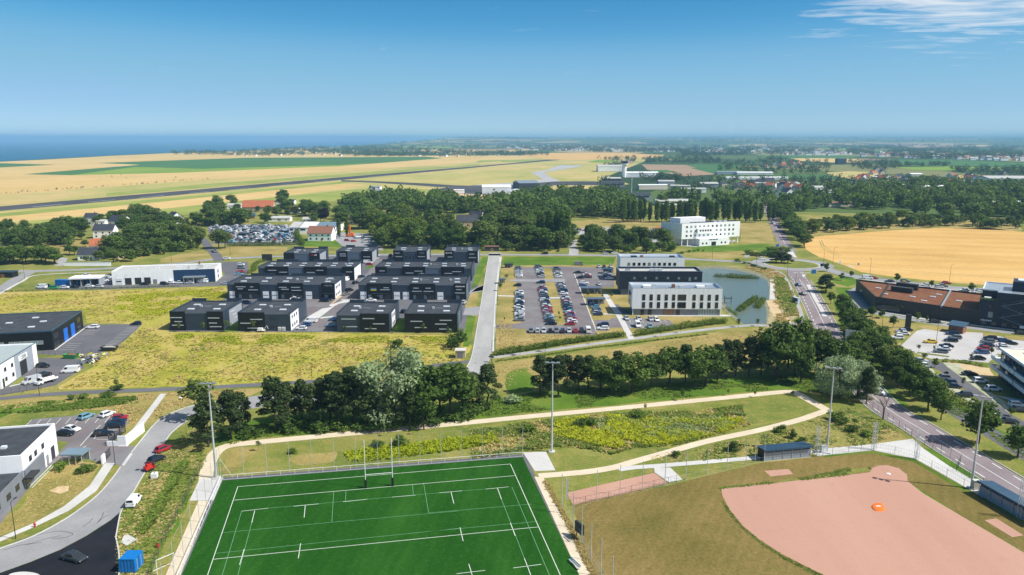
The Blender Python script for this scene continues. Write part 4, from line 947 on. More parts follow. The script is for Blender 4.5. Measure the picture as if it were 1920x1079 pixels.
unit('long dark terrace of units, second row, behind the western meadow units', (-128.9, 331.6), -1.2, 48.7, 20.5, 7.3,
     [(*fr(690, 1768, 690, 765), 'N'), (*fr(690, 1768, 765, 1020), 'B'), (*fr(690, 1768, 1020, 1200), 'N'), (*fr(690, 1768, 1200, 1455), 'B'), (*fr(690, 1768, 1455, 1640), 'N'), (*fr(690, 1768, 1640, 1768), 'B')],
     st(690, 1768, 655, 485, 780, 877, 524, 795, 850, 546, 922, 955, 525, 903, 1000, 557, 1212, 1290, 528, 1235, 1310, 549, 1335, 1425, 528, 1338, 1437, 560),
     dr_(690, 1768, 708, 770, 1045, 1105, 1135, 1197, 1478, 1540), dr_(690, 1768, 800, 1010, 1230, 1440, 1665, 1750), dr_(690, 1768, 815, 970, 1250, 1410, 1660, 1760), lights=10, right=(1, 12, 'white_clad', 3), extra=signs_l1)
unit('long dark terrace of units, second row, with a yellow sign on its front', (-69.3, 330.5), -1.8, 48.7, 21, 7.3,
     [(*fr(395, 1480, 395, 480), 'N'), (*fr(395, 1480, 480, 733), 'B'), (*fr(395, 1480, 733, 915), 'N'), (*fr(395, 1480, 915, 1170), 'B'), (*fr(395, 1480, 1170, 1355), 'N'), (*fr(395, 1480, 1355, 1480), 'B')],
     st(395, 1480, 660, 495, 650, 703, 537, 615, 713, 558, 950, 1005, 539, 1073, 1127, 539, 935, 1035, 572, 1053, 1152, 572, 1380, 1435, 552, 1367, 1467, 586),
     dr_(395, 1480, 412, 473, 752, 812, 842, 905, 1190, 1250), dr_(395, 1480, 490, 720, 945, 1160, 1375, 1460), dr_(395, 1480, 530, 690, 960, 1120, 1380, 1460), lights=10, right=(1, 10, 'slate_light'), extra=signs_l2)
unit('long dark terrace of units, third row, with a pale end wall', (-130.0, 376.8), -0.6, 49.2, 19, 7.0,
     [(*fr(1000, 1968, 1000, 1070), 'N'), (*fr(1000, 1968, 1070, 1305), 'B'), (*fr(1000, 1968, 1305, 1460), 'L'), (*fr(1000, 1968, 1460, 1695), 'B'), (*fr(1000, 1968, 1695, 1848), 'N'), (*fr(1000, 1968, 1848, 1968), 'B')],
     st(1000, 1968, 462, 320, 1100, 1185, 356, 1212, 1295, 376, 1490, 1570, 378, 1590, 1660, 356, 1890, 1950, 372), lights=12, right=(0.5, 16, 'white_clad'))
unit('long dark terrace of units, third row, nearer the pale road', (-69.9, 376.0), -1.4, 49.4, 19, 7.1,
     [(*fr(563, 1535, 563, 680), 'B'), (*fr(563, 1535, 680, 835), 'N'), (*fr(563, 1535, 835, 1068), 'B'), (*fr(563, 1535, 1068, 1225), 'L'), (*fr(563, 1535, 1225, 1460), 'B'), (*fr(563, 1535, 1460, 1535), 'N')],
     st(563, 1535, 465, 325, 605, 660, 366, 870, 950, 386, 960, 1040, 366, 1260, 1340, 388, 1340, 1430, 370), lights=10,
     extra=lambda t, w, d, h: text_part(t, '#4', 'sign_white', w * .487, -0.42, 3.6, 1.2))
def small(label, px, w, rot, segs, strips, sign):
    o = G(px[0], px[1], 7.1)
    def ex(t, w, d, h):
        for s in sign: text_part(t, s[0], s[1], w * s[2], -0.43, s[3], s[4])
    return unit(label, (o.x, o.y), rot, w, 20, 7.1, segs, strips, right=(1, 14, 'midgrey_wall'), extra=ex)
small('small dark unit in the back row with a red and white logo', (531.7, 474.6), 20.5, -0.5, [(0, .3, 'B'), (.3, .72, 'L'), (.72, 1, 'B')], [(.12, .24, .45)], [('#2', 'red_paint', .80, 5.9, 1.3), ('#2', 'sign_white', .90, 5.9, 1.2)])
small('small dark unit in the back row with a light blue logo, beside the yard street', (630, 471.5), 20.8, -0.5, [(0, .06, 'L'), (.06, .32, 'B'), (.32, .70, 'L'), (.70, 1, 'B')], [(.1, .28, .62), (.76, .95, .55)], [('#7', 'strip_light', .19, 5.6, 0.9)])
small('small dark unit in the back row with a row of square high windows', (737, 470.2), 19.6, -0.5, [(0, .3, 'B'), (.3, .71, 'N'), (.71, 1, 'B')], [(.05, .2, .8), (.07, .27, .5), (.74, .95, .5)], [('ACB', 'glass_pale', .86, 5.7, 1.5)])
small('small dark unit in the back row beside the pale road, furthest east', (833, 470.8), 19.5, -0.8, [(0, .28, 'B'), (.28, .7, 'N'), (.7, 1, 'B')], [(.1, .25, .5), (.75, .9, .75), (.73, .95, .45)], [('BUTAR', 'sign_white', .14, 5.9, 1.2)])
for o in [q for q in bpy.data.objects if q.get('label', '').endswith('high windows')]:
    for k in range(6): window(o, 6.2 + k * 1.25, 5.2, 0.55, 0.55, -0.06, 'glass_pale')
    for k in range(3): window(o, 7 + k * 2.2, 2.6, 1.2, 1.1, -0.06)

# ---------------------------------------------------------------- office buildings by the pond
def roof_plant(t, items, z):
    for x, y, w, d, h, m in items: bx(t, 'roof_unit', x, x + w, y, y + d, z + .003, z + h, m)
def office(label, o, rot, w, d, h, clad, inner, zb, basemat, wins, plant, side=None):
    t = thing('office_building', label, 'building', (o[0], o[1], 0), rad(rot), 'office buildings by the pond')
    bx(t, 'ground_floor', 0.9, w - 0.6, 0.5, d - 0.5, 0, zb, basemat)
    bx(t, 'wall', 0, w, 0, d, zb + .003, h - 1.1, clad)
    bx(t, 'roof', 0.35, w - 0.35, 0.35, d - 0.35, h - 1.098, h - 0.95, inner)
    for q in ((0, w, 0, 0.34), (0, w, d - 0.34, d), (0, 0.34, 0.34, d - 0.34), (w - 0.34, w, 0.34, d - 0.34)):
        p = bx(t, 'parapet', q[0], q[1], q[2], q[3], h - 1.097, h - 0.04, clad); bx(p, 'coping', -0.03, q[1] - q[0] + .03, -0.03, q[3] - q[2] + .03, 1.06, 1.12, 'zinc')
    n = max(6, int(w / 1.9))
    for k in range(1, n): bx(t, 'panel_joint', w * k / n - .012, w * k / n + .012, -0.008, -0.001, zb + .05, h - .1, 'midgrey_wall' if clad == 'white_clad' else 'black_clad')
    for x, z, ww, hh, mu, gl in wins: window(t, x, z, ww, hh, -0.004, gl, 'frame_dark', mu)
    roof_plant(t, plant, h - 0.95)
    if side: side(t, w, d, h)
    return t
sx = 36.2 / 900
wins = []
for a in (340, 415, 492, 568, 643, 850, 927, 1003, 1080):
    for z in (6.35, 3.15): wins.append(((a - 240) * sx, z, 1.3, 2.5, 0, 'glass'))
for z in (6.35, 3.15): wins.append(((700 - 240) * sx, z, 3.45, 2.5, 1, 'glass'))
def oa_side(t, w, d, h):
    for z in (3.4, 6.6): window(t, d - 2.2, z, 6.5, 2.2, -0.004, 'glass', 'frame_dark', 3, 2)
    for k in range(2): window(t, 4.5, 3.4 + k * 3.2, 4.5, 2.4, w + .004, 'glass', 'frame_dark', 1, 1)
    for x, ww, m in (((330 - 240) * sx, 1.4, 'glass'), ((405 - 240) * sx, 1.5, 'glass'), ((560 - 240) * sx, 4.3, 'wood'), ((690 - 240) * sx, 1.6, 'glass')):
        window(t, x, 0.05, ww, 2.3, 0.49, m, 'frame_dark', 1)
    for k in range(7): window(t, (918 - 240) * sx + k * 1.05, 0.3, 1.0, 2.1, 0.49, 'glass_pale', 'galv')
    for x in (0.3, w - 0.4): bx(t, 'column', x, x + .3, 0.3, 0.6, 0, 2.75, 'white_clad')
office('white three storey office block with tall dark windows beside the pond', (49.3, 299.1), -1.4, 36.6, 12.8, 11.5, 'white_clad', 'zinc', 2.75, 'grey_wall', wins,
       [(5, 4.5, 3.4, 3, 1.0, 'white_paint'), (9, 6, 1.6, 1.4, 1.3, 'galv'), (17, 5, 1.2, 1.5, 1.5, 'tile_brown'), (27, 4, 3.4, 3, 1.0, 'white_paint'), (31.5, 7, 1.4, 1.2, 0.9, 'galv'), (20.5, 7, 2, 1.3, .5, 'galv')], oa_side)
sb = 38.0 / 825
wb = [((a - 120) * sb, 7.4, 1.25, 1.3, 0, 'glass_pale' if i % 2 else 'glass') for i, a in enumerate((200, 257, 312, 368, 423, 480, 537, 592, 645, 702, 770, 870))] + [((812 - 120) * sb, 6.6, 1.2, 2.0, 0, 'glass_pale')]
wb += [((a - 120) * sb, 4.2, 1.25, 1.3, 0, 'glass') for a in (200, 257, 312, 368, 423, 480, 537, 592, 645, 702, 870)]
office('navy black middle office block between the two white ones', (49.7, 339.6), -0.7, 38.2, 12.7, 11.3, 'navy_clad', 'roof_pale', 2.9, 'slate_light', wb,
       [(15, 5, 1.6, 1.6, 1.2, 'galv'), (17, 5, 1.6, 1.6, 1.2, 'galv'), (19, 5, 1.6, 1.6, 1.2, 'galv'), (4, 7, 2, 2, .6, 'zinc')])
sc_ = 32.2 / 635
wc = [((a - 120) * sc_, 7.9, 1.35, 1.5, 0, 'glass_pale' if i in (0, 4, 5) else 'glass') for i, a in enumerate((193, 245, 297, 347, 398, 450, 500, 551, 602, 653))]
wc += [((a - 120) * sc_, 4.2, 1.35, 1.5, 0, 'glass') for a in (193, 245, 297, 347, 398, 450, 500, 551, 602, 653)]
office('white rear office block, furthest back of the three by the pond', (55.1, 374.9), -0.4, 32.6, 12.5, 12.1, 'white_clad', 'zinc', 2.9, 'grey_wall', wc,
       [(6, 4, 3, 2, 1.1, 'dark_steel'), (11, 5, 1.4, 1.4, 1.2, 'tile_brown'), (26, 5, 2.6, 1.6, 1.0, 'dark_steel')])
def shelter(label, a, b, d, h, m='slate_light'):
    rot, w = frame_of(a, b)
    t = thing('bike_shelter', label, 'shelter', (a[0], a[1], 0), rot)
    bx(t, 'roof', -0.3, w + 0.3, -0.3, d + 0.3, h, h + 0.3, m)
    for x in (0, w * .33, w * .66, w - .15):
        for y in (0, d - .15): bx(t, 'post', x, x + .15, y, y + .15, 0, h - .002, 'galv')
    bx(t, 'back_wall', 0.2, w - .2, d - .1, d - .02, 0.1, h - .4, 'grey_wall')
    return t
shelter('grey flat roofed bike shelter with bikes, by the car park edge north of the path', G(*zC(918, 440)[0]), G(*zC(1118, 440)[0]), 3.5, 2.6)
shelter('pale blue flat roofed canopy on posts beside the entrance path', G(*zC(975, 556)[0]), G(*zC(1155, 556)[0]), 3.0, 2.7)
shelter('dark bin shelter at the far corner of the office car park', G(*zC(140, 178)[0]), G(*zC(225, 178)[0]), 3.0, 1.9, 'dark_steel')
shelter('small carport roof behind the parked cars beside the navy office', G(*zC(1125, 235)[0]), G(*zC(1225, 240)[0]), 4, 2.4, 'blue_roof')
shelter('low grey roofed cabin beside the pale road pavement', G(*zC(88, 340)[0]), G(*zC(145, 340)[0]), 3, 2.3, 'slate_light')

# ---------------------------------------------------------------- west side: garage, black shed, sign building, clinic
rot, w = frame_of(G(*zK(815, 290)[0]), G(*zK(1560, 265)[0]))
o = G(*zK(815, 290)[0])
t = thing('garage_building', 'long white car garage with dark bay doors and navy end, behind parked cars', 'building', (o.x, o.y, 0), rot)
bx(t, 'wall', 0, w, 0, 17, 0, 6.4, 'white_clad'); bx(t, 'roof', 0.3, w - .3, 0.3, 16.7, 6.402, 6.55, 'roof_pale')
for q in ((0, w, 0, .3), (0, w, 16.7, 17), (0, .3, .3, 16.7), (w - .3, w, .3, 16.7)): bx(t, 'parapet', *q, 6.403, 7.0, 'white_clad')
k = w / 745
bx(t, 'wall_panel', 440 * k, w - .1, -0.08, -0.003, 0, 6.7, 'navy_panel')
for a, m in ((90, 'dark_steel'), (160, 'dark_steel'), (227, 'dark_steel')):
    bx(t, 'bay_door', a * k, (a + 46) * k, -0.08, -0.004, 0.02, 3.4, m)
d_ = bx(t, 'door', 23 * k, 70 * k, -0.08, -0.004, 0.02, 3.3, 'skylight'); bx(d_, 'pane', .3, 2.7, -0.03, -0.002, 1.5, 2.0, 'glass')
bx(t, 'door', 290 * k, 318 * k, -0.08, -0.004, 0.02, 2.3, 'grey_wall')
bx(t, 'entrance_porch', 515 * k, 675 * k, -3.2, -0.083, 3.0, 3.5, 'zinc')
for x in (520, 590, 665): bx(t, 'post', x * k, x * k + .2, -3.0, -2.8, 0, 2.99, 'galv')
for q in range(4): window(t, (525 + q * 36) * k, 0.3, 2.2, 2.4, -0.084, 'glass_pale')
roof_plant(t, [(35, 2, 1.2, 1.2, 1.6, 'galv'), (40, 2.5, 2.4, 1.6, 2.0, 'galv'), (38, 13, .8, .8, 2.2, 'tile_brown'), (8, 8, 2, 1.4, .3, 'skylight'), (18, 8, 2, 1.4, .3, 'skylight'), (28, 9, 2, 1.4, .3, 'skylight'), (42, 9, 2, 1.4, .3, 'skylight')], 6.55)
for z in (1, 3.6): window(t, 6, z, 2.2, 1.6, w + .004, 'glass', 'frame_dark', 0, 1)
for x in (38, 102): bx(t, 'wall_lamp', x * k, x * k + .15, -0.9, -0.003, 5.0, 5.1, 'dark_steel')
# car wash and blue container
o = G(*zK(507, 300)[0]); rot, w = frame_of(o, G(*zK(720, 294)[0]))
t = thing('car_wash', 'low white open car wash with three bays beside the blue container', 'building', (o.x, o.y, 0), rot)
bx(t, 'roof', -.3, w + .3, -.4, 7.5, 3.6, 4.3, 'white_clad')
for x in (0, w * .36, w * .68, w - .3): bx(t, 'wall', x, x + .3, 0, 7, 0, 3.598, 'midgrey_wall')
bx(t, 'back_wall', .3, w - .3, 6.8, 7, 0, 3.55, 'grey_wall')
for q in range(2): bx(t, 'wash_brush', w * .15 + q * w * .35, w * .15 + q * w * .35 + .8, 2.5, 3.3, 0, 2.6, 'sign_blue')
def container(label, a, b, d, h, m, grp=None):
    rot, w = frame_of(a, b)
    t = thing('shipping_container', label, 'container', (a[0], a[1], 0.02), rot)
    mb = MB(); n = int(w / 0.28)
    mb.box(0.06, w - .06, 0.06, d - .06, 0.06, h - .03)
    for k in range(n):
        if k % 2: mb.box(k * w / n, (k + 1) * w / n, 0.0, d, 0.12, h - .12)
    link('corrugated_wall', mb.mesh('corrugated_wall', m), t)
    bx(t, 'roof', 0.08, w - .08, 0.08, d - .08, h - .028, h + .01, m)
    for x in (0, w - .16):
        for y in (-.02, d - .14): bx(t, 'corner_post', x, x + .16, y, y + .16, 0, h + .02, m)
    bx(t, 'top_rail', .16, w - .16, -.03, .055, h - .12, h + .015, m)
    for k in range(2):
        dd = bx(t, 'door', w + .002, w + .05, .12 + k * d * .46, d * .44 + k * d * .47, 0.12, h - .12, m); bx(dd, 'lock_bar', .05, .09, d * .2, d * .2 + .05, .1, h - .4, 'galv')
    return t
container('blue shipping container beside the white car wash', G(*zK(400, 294)[0]), G(*zK(505, 296)[0]), 2.5, 2.9, 'container_blue')
container('bright blue shipping container beside the fresh black asphalt', G(*zM(695, 1066)[0]), G(*zM(785, 1066)[0]), 2.9, 2.5, 'container_blue')
# black shed with blue doors
o = G(101, 656.4); b_ = G(157, 615.6); rot, d = frame_of(o, b_)
t = thing('black_shed', 'black warehouse with two blue doors on its yard side', 'building', (o.x, o.y, 0), rot)
W_ = 46.0
bx(t, 'wall', 0, d, 0, W_, 0, 6.5, 'black_clad')
bx(t, 'roof', .2, d - .2, .2, W_ - .2, 6.502, 6.64, 'roof_dark')
for q in ((0, d, 0, .2), (0, .2, .2, W_), (d - .2, d, .2, W_)): bx(t, 'parapet', *q, 6.503, 6.95, 'blue_roof')
for a, b in ((10.4, 14.2), (17.6, 21.4)): bx(t, 'door', a, b, -.08, -.003, .02, 4.6, 'blue_door')
for a, b in ((1.2, 5.6), (24.5, 28)):
    for q in range(3):
        for z in (.3, 3.3): window(t, a + q * (b - a) / 3, z, 1.25, 2.0, -.003, 'glass', 'dark_steel')
for a in (5.5, 17.5, 29.5): window(t, a + 8, 2.2, 10.5, 1.3, -.004, 'glass_pale', 'galv', 5, 2)
for x, y in ((7, 8), (7, 19), (15, 7), (15, 18), (22, 12)): bx(t, 'roof_light', x, x + 1.3, y, y + 2.0, 6.643, 6.9, 'skylight')
# sign building
o, b_ = Vector((-148.3, 207.1)), Vector((-152.74, 231.35)); rot, d = frame_of(o, b_)
t = thing('workshop_building', 'white and grey workshop with a black gate under a sign', 'building', (o.x, o.y, 0), rot)
bx(t, 'wall', 0, d, 0, 34, 0, 6.6, 'white_wall')
bx(t, 'roof', .3, d - .3, .3, 33.7, 6.602, 6.75, 'roof_green_grey')
for q in ((0, d, 0, .3), (0, .3, .3, 34), (d - .3, d, .3, 34)): bx(t, 'parapet', *q, 6.603, 7.1, 'white_wall')
bx(t, 'coping', -.05, d + .05, -.05, .32, 7.102, 7.18, 'blue_roof')
bx(t, 'wall_panel', 9.2, 21.4, -.12, -.003, 0, 7.05, 'midgrey_wall')
bx(t, 'gate', 12.2, 16.6, -.17, -.123, .02, 4.4, 'dark_steel')
sg = MB()
sg.box(0, 5.6, -.3, -.123, 0, 1.5)
sgo = link('sign_board', sg.mesh('sign_board', 'sign_white'), t, (11.7, 0, 4.75))
text_part(sgo, 'CEEB', 'slate', 2.8, -0.32, .78, 1.55)
for x in (2.6, 7.0):
    for z in (1.4, 4.3): window(t, x, z, 1.3, 1.2, -.003)
window(t, 0.9, 0.05, 1.1, 2.6, -.003)
bx(t, 'roof_light', 5, 6.2, 8, 9.8, 6.753, 7.0, 'skylight')
# white clinic building with grey wing
o, b_ = Vector((-98.61, 132.36)), Vector((-104.73, 161.61)); rot, L0 = frame_of(o, b_)
t = thing('clinic_building', 'white flat roofed clinic with a grey lower wing, beside the curved road', 'building', (o.x, o.y, 0), rot)
nb = 11.8
bx(t, 'wall', nb, L0, 0, 34, 0, 7.0, 'white_wall')
bx(t, 'roof', nb + .3, L0 - .3, .3, 33.7, 7.002, 7.1, 'roof_dark')
for q in ((nb, L0, 0, .3), (nb, nb + .3, .3, 34), (L0 - .3, L0, .3, 34)): bx(t, 'parapet', *q, 7.003, 7.5, 'white_wall')
bx(t, 'grey_wing', -12, nb - .003, .05, 34, 0, 3.7, 'grey_wall')
bx(t, 'wing_roof', -11.8, nb - .02, .3, 33.7, 3.702, 3.78, 'roof_dark'); bx(t, 'parapet', -12, nb - .02, .05, .28, 3.703, 4.1, 'grey_wall')
bx(t, 'grey_facing', nb - .0, L0 - 8.4, -.35, -.003, 0, 4.1, 'grey_wall')
bx(t, 'porch_roof', 10.5, 14.5, -2.0, -.353, 2.6, 3.0, 'dark_steel'); bx(t, 'door', 11.6, 13.2, -.4, -.353, .02, 2.4, 'glass')
for x in (-6, -1, 3.6, 7.6): window(t, x, 1.3, 1.7, 1.3, .048)
for x in (13.5, 16.2, 20.0): window(t, x + 1.5, 4.6, 1.3, 1.2, -.003)
window(t, 26.0, .1, 1.9, 3.0, -.003); window(t, 23.3, .1, 1.0, 2.2, -.003, 'midgrey_wall')
window(t, 28, 4.8, 3.4, 1.3, nb - .004, 'glass', 'frame_dark', 1, 2)
roof_plant(t, [(17, 5, 1.0, 1.0, .5, 'skylight'), (18.2, 12, 1.2, 1.2, .5, 'skylight')], 7.1)
# clinic porch shelter, gate wall, bin store
shelter('glass roofed cycle shelter on the clinic lawn', G(*zM(362, 440)[0]), G(*zM(478, 440)[0]), 3.2, 2.3, 'glass_pale')
a, b = G(*zM(684, 330)[0]), G(*zM(740, 330)[0])
t = thing('bin_store', 'white walled bin store beside the concrete ramp', 'enclosure', (a.x, a.y, 0))
for q in ((0, 2.0, 0, .25), (1.75, 2.0, .25, 9), (-2.6, 0, 0, .25)): bx(t, 'wall', *q, 0, 2.5 if q[2] or q[0] == 0 else 1.2, 'white_wall')
for k in range(9): bx(t, 'rail', -2.5, -2.42, .7, 8.4, .2 + k * .22, .25 + k * .22, 'dark_steel')
for k in range(4): bx(t, 'post', -2.5, -2.35, .7 + k * 2.5, .85 + k * 2.5, 0, 2.19, 'dark_steel')
a = G(*zM(600, 437)[0])
t = thing('gate_pillar', 'white gate pillar with a folded dark gate at the clinic entrance', 'gate', (a.x, a.y, 0), rad(100))
bx(t, 'pillar', 0, 1.6, 0, .4, 0, 2.0, 'white_wall')
for k in range(10): bx(t, 'bar', 1.7 + k * .38, 1.76 + k * .38, .15, .21, .15, 1.9, 'dark_steel')
for z in (.15, 1.85): bx(t, 'rail', 1.62, 5.4, .13, .14 + .09, z, z + .07, 'dark_steel')

# ---------------------------------------------------------------- east side: cultural centre, navy tower block, residence
P1, P2 = G(*zE(388, 495)[0]), G(*zE(1338, 640)[0])
P4 = G(*zE(225, 218)[0], 5.6); P3 = G(*zE(1395, 350)[0], 5.6)
rot, w = frame_of(P1, P2)
def loc(o, rot, p):
    d = Vector(p) - Vector(o); c, s = math.cos(-rot), math.sin(-rot)
    return (d.x * c - d.y * s, d.x * s + d.y * c)
t = thing('cultural_centre', 'long low dark centre with a red planted roof beside the wheat field road', 'building', (P1.x, P1.y, 0), rot)
q1, q2, q3, q4 = (0, 0), (w, 0), loc(P1, rot, P3), loc(P1, rot, P4)
mb = MB(); mb.prism([q1, q2, q3, q4], 0, 4.9); link('wall', mb.mesh('wall', 'brown_clad'), t)
def inset(poly, k):
    c = Vector((sum(p[0] for p in poly) / 4, sum(p[1] for p in poly) / 4)); return [tuple(c + (Vector(p) - c) * k) for p in poly]
mb = MB(); mb.prism(inset([q1, q2, q3, q4], .985), 4.902, 5.05); link('planted_roof', mb.mesh('planted_roof', 'sedum'), t)
def wallseg(parent, a, b, z0, z1, th, m, name):
    a, b = Vector(a), Vector(b); r_, l_ = frame_of(a, b)
    key = MB(); key.box(0, l_, 0, th, z0, z1); return link(name, key.mesh(name, m), parent, (a.x, a.y, 0), r_)
for a, b in ((q1, q2), (q2, q3), (q3, q4), (q4, q1)): wallseg(t, a, b, 4.903, 5.7, .35, 'brown_clad', 'parapet')
lerp = lambda a, b, k: (a[0] + (b[0] - a[0]) * k, a[1] + (b[1] - a[1]) * k)
wallseg(t, lerp(q1, q2, .06), lerp(q4, q3, .285), 5.052, 5.75, .5, 'dark_steel', 'roof_gutter')
wallseg(t, lerp(q1, q2, .665), lerp(q4, q3, .765), 5.052, 5.75, .6, 'zinc', 'roof_gutter')
for (a, b, z) in ((.285, .47, 7.3), (.33, .51, 7.7)):
    pa = lerp(lerp(q1, q2, a - .12), lerp(q4, q3, a), .55 if z < 7.5 else .78); pb = lerp(lerp(q1, q2, b - .12), lerp(q4, q3, b), .55 if z < 7.5 else .78)
    wallseg(t, pa, pb, 5.055, z, 2.6, 'dark_steel', 'roof_hood')
for a, k in ((.16, .3), (.13, .62), (.42, .35), (.52, .2), (.60, .5), (.65, .68), (.82, .45)):
    p = lerp(lerp(q1, q2, a - .06), lerp(q4, q3, a), k); bx(t, 'roof_light', p[0], p[0] + 2.2, p[1], p[1] + 1.1, 5.053, 5.35, 'skylight')
bx(t, 'glazed_recess', w * .01, w * .265, -.05, -.003, .05, 3.3, 'glass')
for k in range(9): bx(t, 'mullion', w * (.012 + k * .031), w * (.012 + k * .031) + .1, -.11, -.053, .05, 3.3, 'dark_steel')
bx(t, 'sign_board', w * .272, w * .30, -.12, -.003, 2.8, 3.6, 'leaf_bright'); bx(t, 'door', w * .70, w * .75, -.06, -.003, .02, 2.9, 'dark_steel')
wallseg(t, lerp(q4, q1, .25), lerp(q4, q1, .45), .05, 2.9, -.06, 'glass', 'door')
# tower
b_ = G(1920, 621); rot, _ = frame_of(P2, b_)
t = thing('navy_block', 'four storey navy black block with outside stair beside the low dark centre', 'building', (P2.x, P2.y, 0), rot)
ex_, de = 34.0, 24.0
bx(t, 'wall', 5.0, ex_, 0, de, 0, 13.2, 'navy_clad'); bx(t, 'wall', 0, 4.998, 5.5, de, 0, 13.2, 'navy_clad'); bx(t, 'wall', 0, 4.998, 0, 5.498, 0, 10.4, 'navy_clad')
bx(t, 'roof', 5.2, ex_ - .2, .2, de - .2, 13.202, 13.3, 'zinc'); bx(t, 'roof', .2, 5.19, 5.7, de - .2, 13.202, 13.3, 'zinc')
for q in ((5.0, ex_, 0, .2), (0, .2, 5.5, de), (0, 5.0, 5.5, 5.7), (0, ex_, de - .2, de)): bx(t, 'parapet', *q, 13.203, 13.75, 'navy_clad' if q[0] else 'white_clad')
bx(t, 'terrace_planting', .3, 4.7, .3, 1.2, 10.402, 10.9, 'leaf_hedge'); bx(t, 'terrace_seat', 1.0, 3.4, 2, 4, 10.402, 11.0, 'white_paint')
for k in range(6): bx(t, 'terrace_railing', .1 + k * .95, .16 + k * .95, .1, .16, 10.402, 11.5, 'steel')
rb_ = bx(t, 'roof_house', 9.5, 18.0, 9, 18, 13.302, 17.0, 'navy_clad')
bx(rb_, 'roof_light', 1.5, 7, 1.8, 7, 3.70, 4.1, 'skylight')
for x, z, ww, hh, g in ((2.9, 3.6, 1.7, 2.4, 'glass_pale'), (3.0, 7.5, 1.5, 1.3, 'glass'), (17.6, 5.0, 1.9, 2.6, 'glass_pale'), (17.2, 2.4, 1.8, 1.7, 'glass_pale'), (18.3, 9.2, 2.2, .7, 'glass_pale')):
    window(t, x, z, ww, hh, -.004, g)
# outside stair on the front
st_ = link('outside_stair', None, t)
for k in range(4):
    za, zb_ = 2.2 + k * 2.2, 4.4 + k * 2.2
    xa, xb = (7.3, 13.8) if k % 2 else (13.8, 7.3)
    mb = MB(); mb.tube((xa, -.9, za), (xb, -.9, zb_), .22, n=4); mb.tube((xa, -.2, za), (xb, -.2, zb_), .2, n=4); mb.tube((xa, -.9, za + .9), (xb, -.9, zb_ + .9), .09, n=4)
    link('flight', mb.mesh('flight', 'slate_light'), st_)
    bx(st_, 'landing', xb - .8, xb + .8, -1.1, -.01, zb_ - .1, zb_ + .1, 'slate_light')
text_part(t, '#8', 'sign_white', 2.6, -.05, 2.4, .75); text_part(t, '#8', 'sign_white', 19.2, -.05, 0.9, .75)
for k in range(4): bx(t, 'door', 1.0 + k * 3.4, 2.6 + k * 3.4, -.06, -.003, .02, 2.1, 'glass')
bx(t, 'porch_screen', 13.5, 15.2, -1.6, -.01, 1.2, 2.0, 'white_paint')
# residence
o, b_ = Vector((147.8, 217.3)), Vector((143.2, 198.5)); rot, d = frame_of(o, b_)
t = thing('residence_building', 'low rise residence with white balcony bands above the grass parking bays', 'building', (o.x, o.y, 0), rot)
Lr = 30.0
bx(t, 'wall', 0, Lr, 0, 16, 0, 8.9, 'slate'); bx(t, 'roof', -.2, Lr, -.2, 16.2, 8.902, 9.1, 'cream_wall')
for q in ((-.5, Lr, -.5, -.205), (-.5, -.205, -.2, 16.5)): bx(t, 'roof_edge', *q, 8.75, 9.5, 'white_wall')
for z in (2.9, 5.8):
    sl = bx(t, 'balcony', -1.8, Lr, -1.9, -.003, z, z + .25, 'white_wall'); bx(sl, 'balcony_front', 0, Lr + 1.8, -.08, 0, -.15, 1.0, 'white_wall'); bx(sl, 'balcony_end', -.08, -.002, 0, 1.9, -.15, 1.0, 'white_wall')
    bx(t, 'balcony', -1.8, -.003, 0, 10, z, z + .25, 'white_wall')
for z in (.4, 3.25, 6.15):
    for k in range(8): window(t, 1.0 + k * 3.6, z, 2.4, 2.2, -.003, 'glass', 'dark_steel', 1)
for k, z in ((3.2, 3.3), (9, 3.3), (5.4, 6.2), (14, 6.2)): bx(t, 'privacy_screen', k, k + 1.6, -1.7, -1.6, z, z + 1.7, 'glass_pale')
roof_plant(t, [(3, 5, 1.2, 1.2, .9, 'galv'), (5, 4.5, 6, .3, .3, 'white_wall'), (9, 8, 2, 1.5, 1.0, 'galv')], 9.1)
# kiosk in the car park
o = G(*zE(1068, 700)[0]); rot, w = frame_of(o, G(*zE(1200, 722)[0]))
t = thing('kiosk', 'small wooden kiosk with a blue grey roof in the pale car park', 'kiosk', (o.x, o.y, 0), rot)
bx(t, 'wall', 0, w, 0, 4.5, 0, 2.7, 'tile_brown')
for k in range(5): bx(t, 'slat', .5 + k * w / 5.4, .65 + k * w / 5.4, -.06, -.003, .2, 2.4, 'dark_steel')
mb = MB(); rf = [(-.5, -.5, 2.702), (w + .5, -.5, 2.702), (w + .5, 5, 3.5), (-.5, 5, 3.5)]
mb.face(rf); mb.face([(x, y, z + .2) for x, y, z in rf][::1]); mb.box(-.5, w + .5, -.5, -.45, 2.7, 2.92)
link('roof', mb.mesh('roof', 'blue_roof'), t)

# ---------------------------------------------------------------- hotel on the slope
hz_ = 15.2
TF, TRr, TLl = G(1279, 419.8, hz_), G(1388, 415.0, hz_), G(1247.6, 417.2, hz_)
rot, w = frame_of(TF, TRr)
t = thing('white_hotel', 'large white hotel block on the slope in front of the poplars', 'building', (TF.x, TF.y, 0), rot)
dd = loc(TF, rot, TLl); dp = max(14.0, dd[1])
mb = MB(); sk = dd[0] / max(dd[1], 1)
def sk_prism(x0, x1, y0, y1, z0, z1, m, name):
    mb = MB(); mb.prism([(x0 + sk * y0, y0), (x1 + sk * y0 * .2, y0), (x1 + sk * y1 * .2, y1), (x0 + sk * y1, y1)], z0, z1); return link(name, mb.mesh(name, m), t)
sk_prism(0, w, 0, dp, 4.6, hz_ - .6, 'white_wall', 'wall')
sk_prism(.4, w - .4, .4, dp - .4, hz_ - .598, hz_ - .5, 'roof_dark', 'roof')
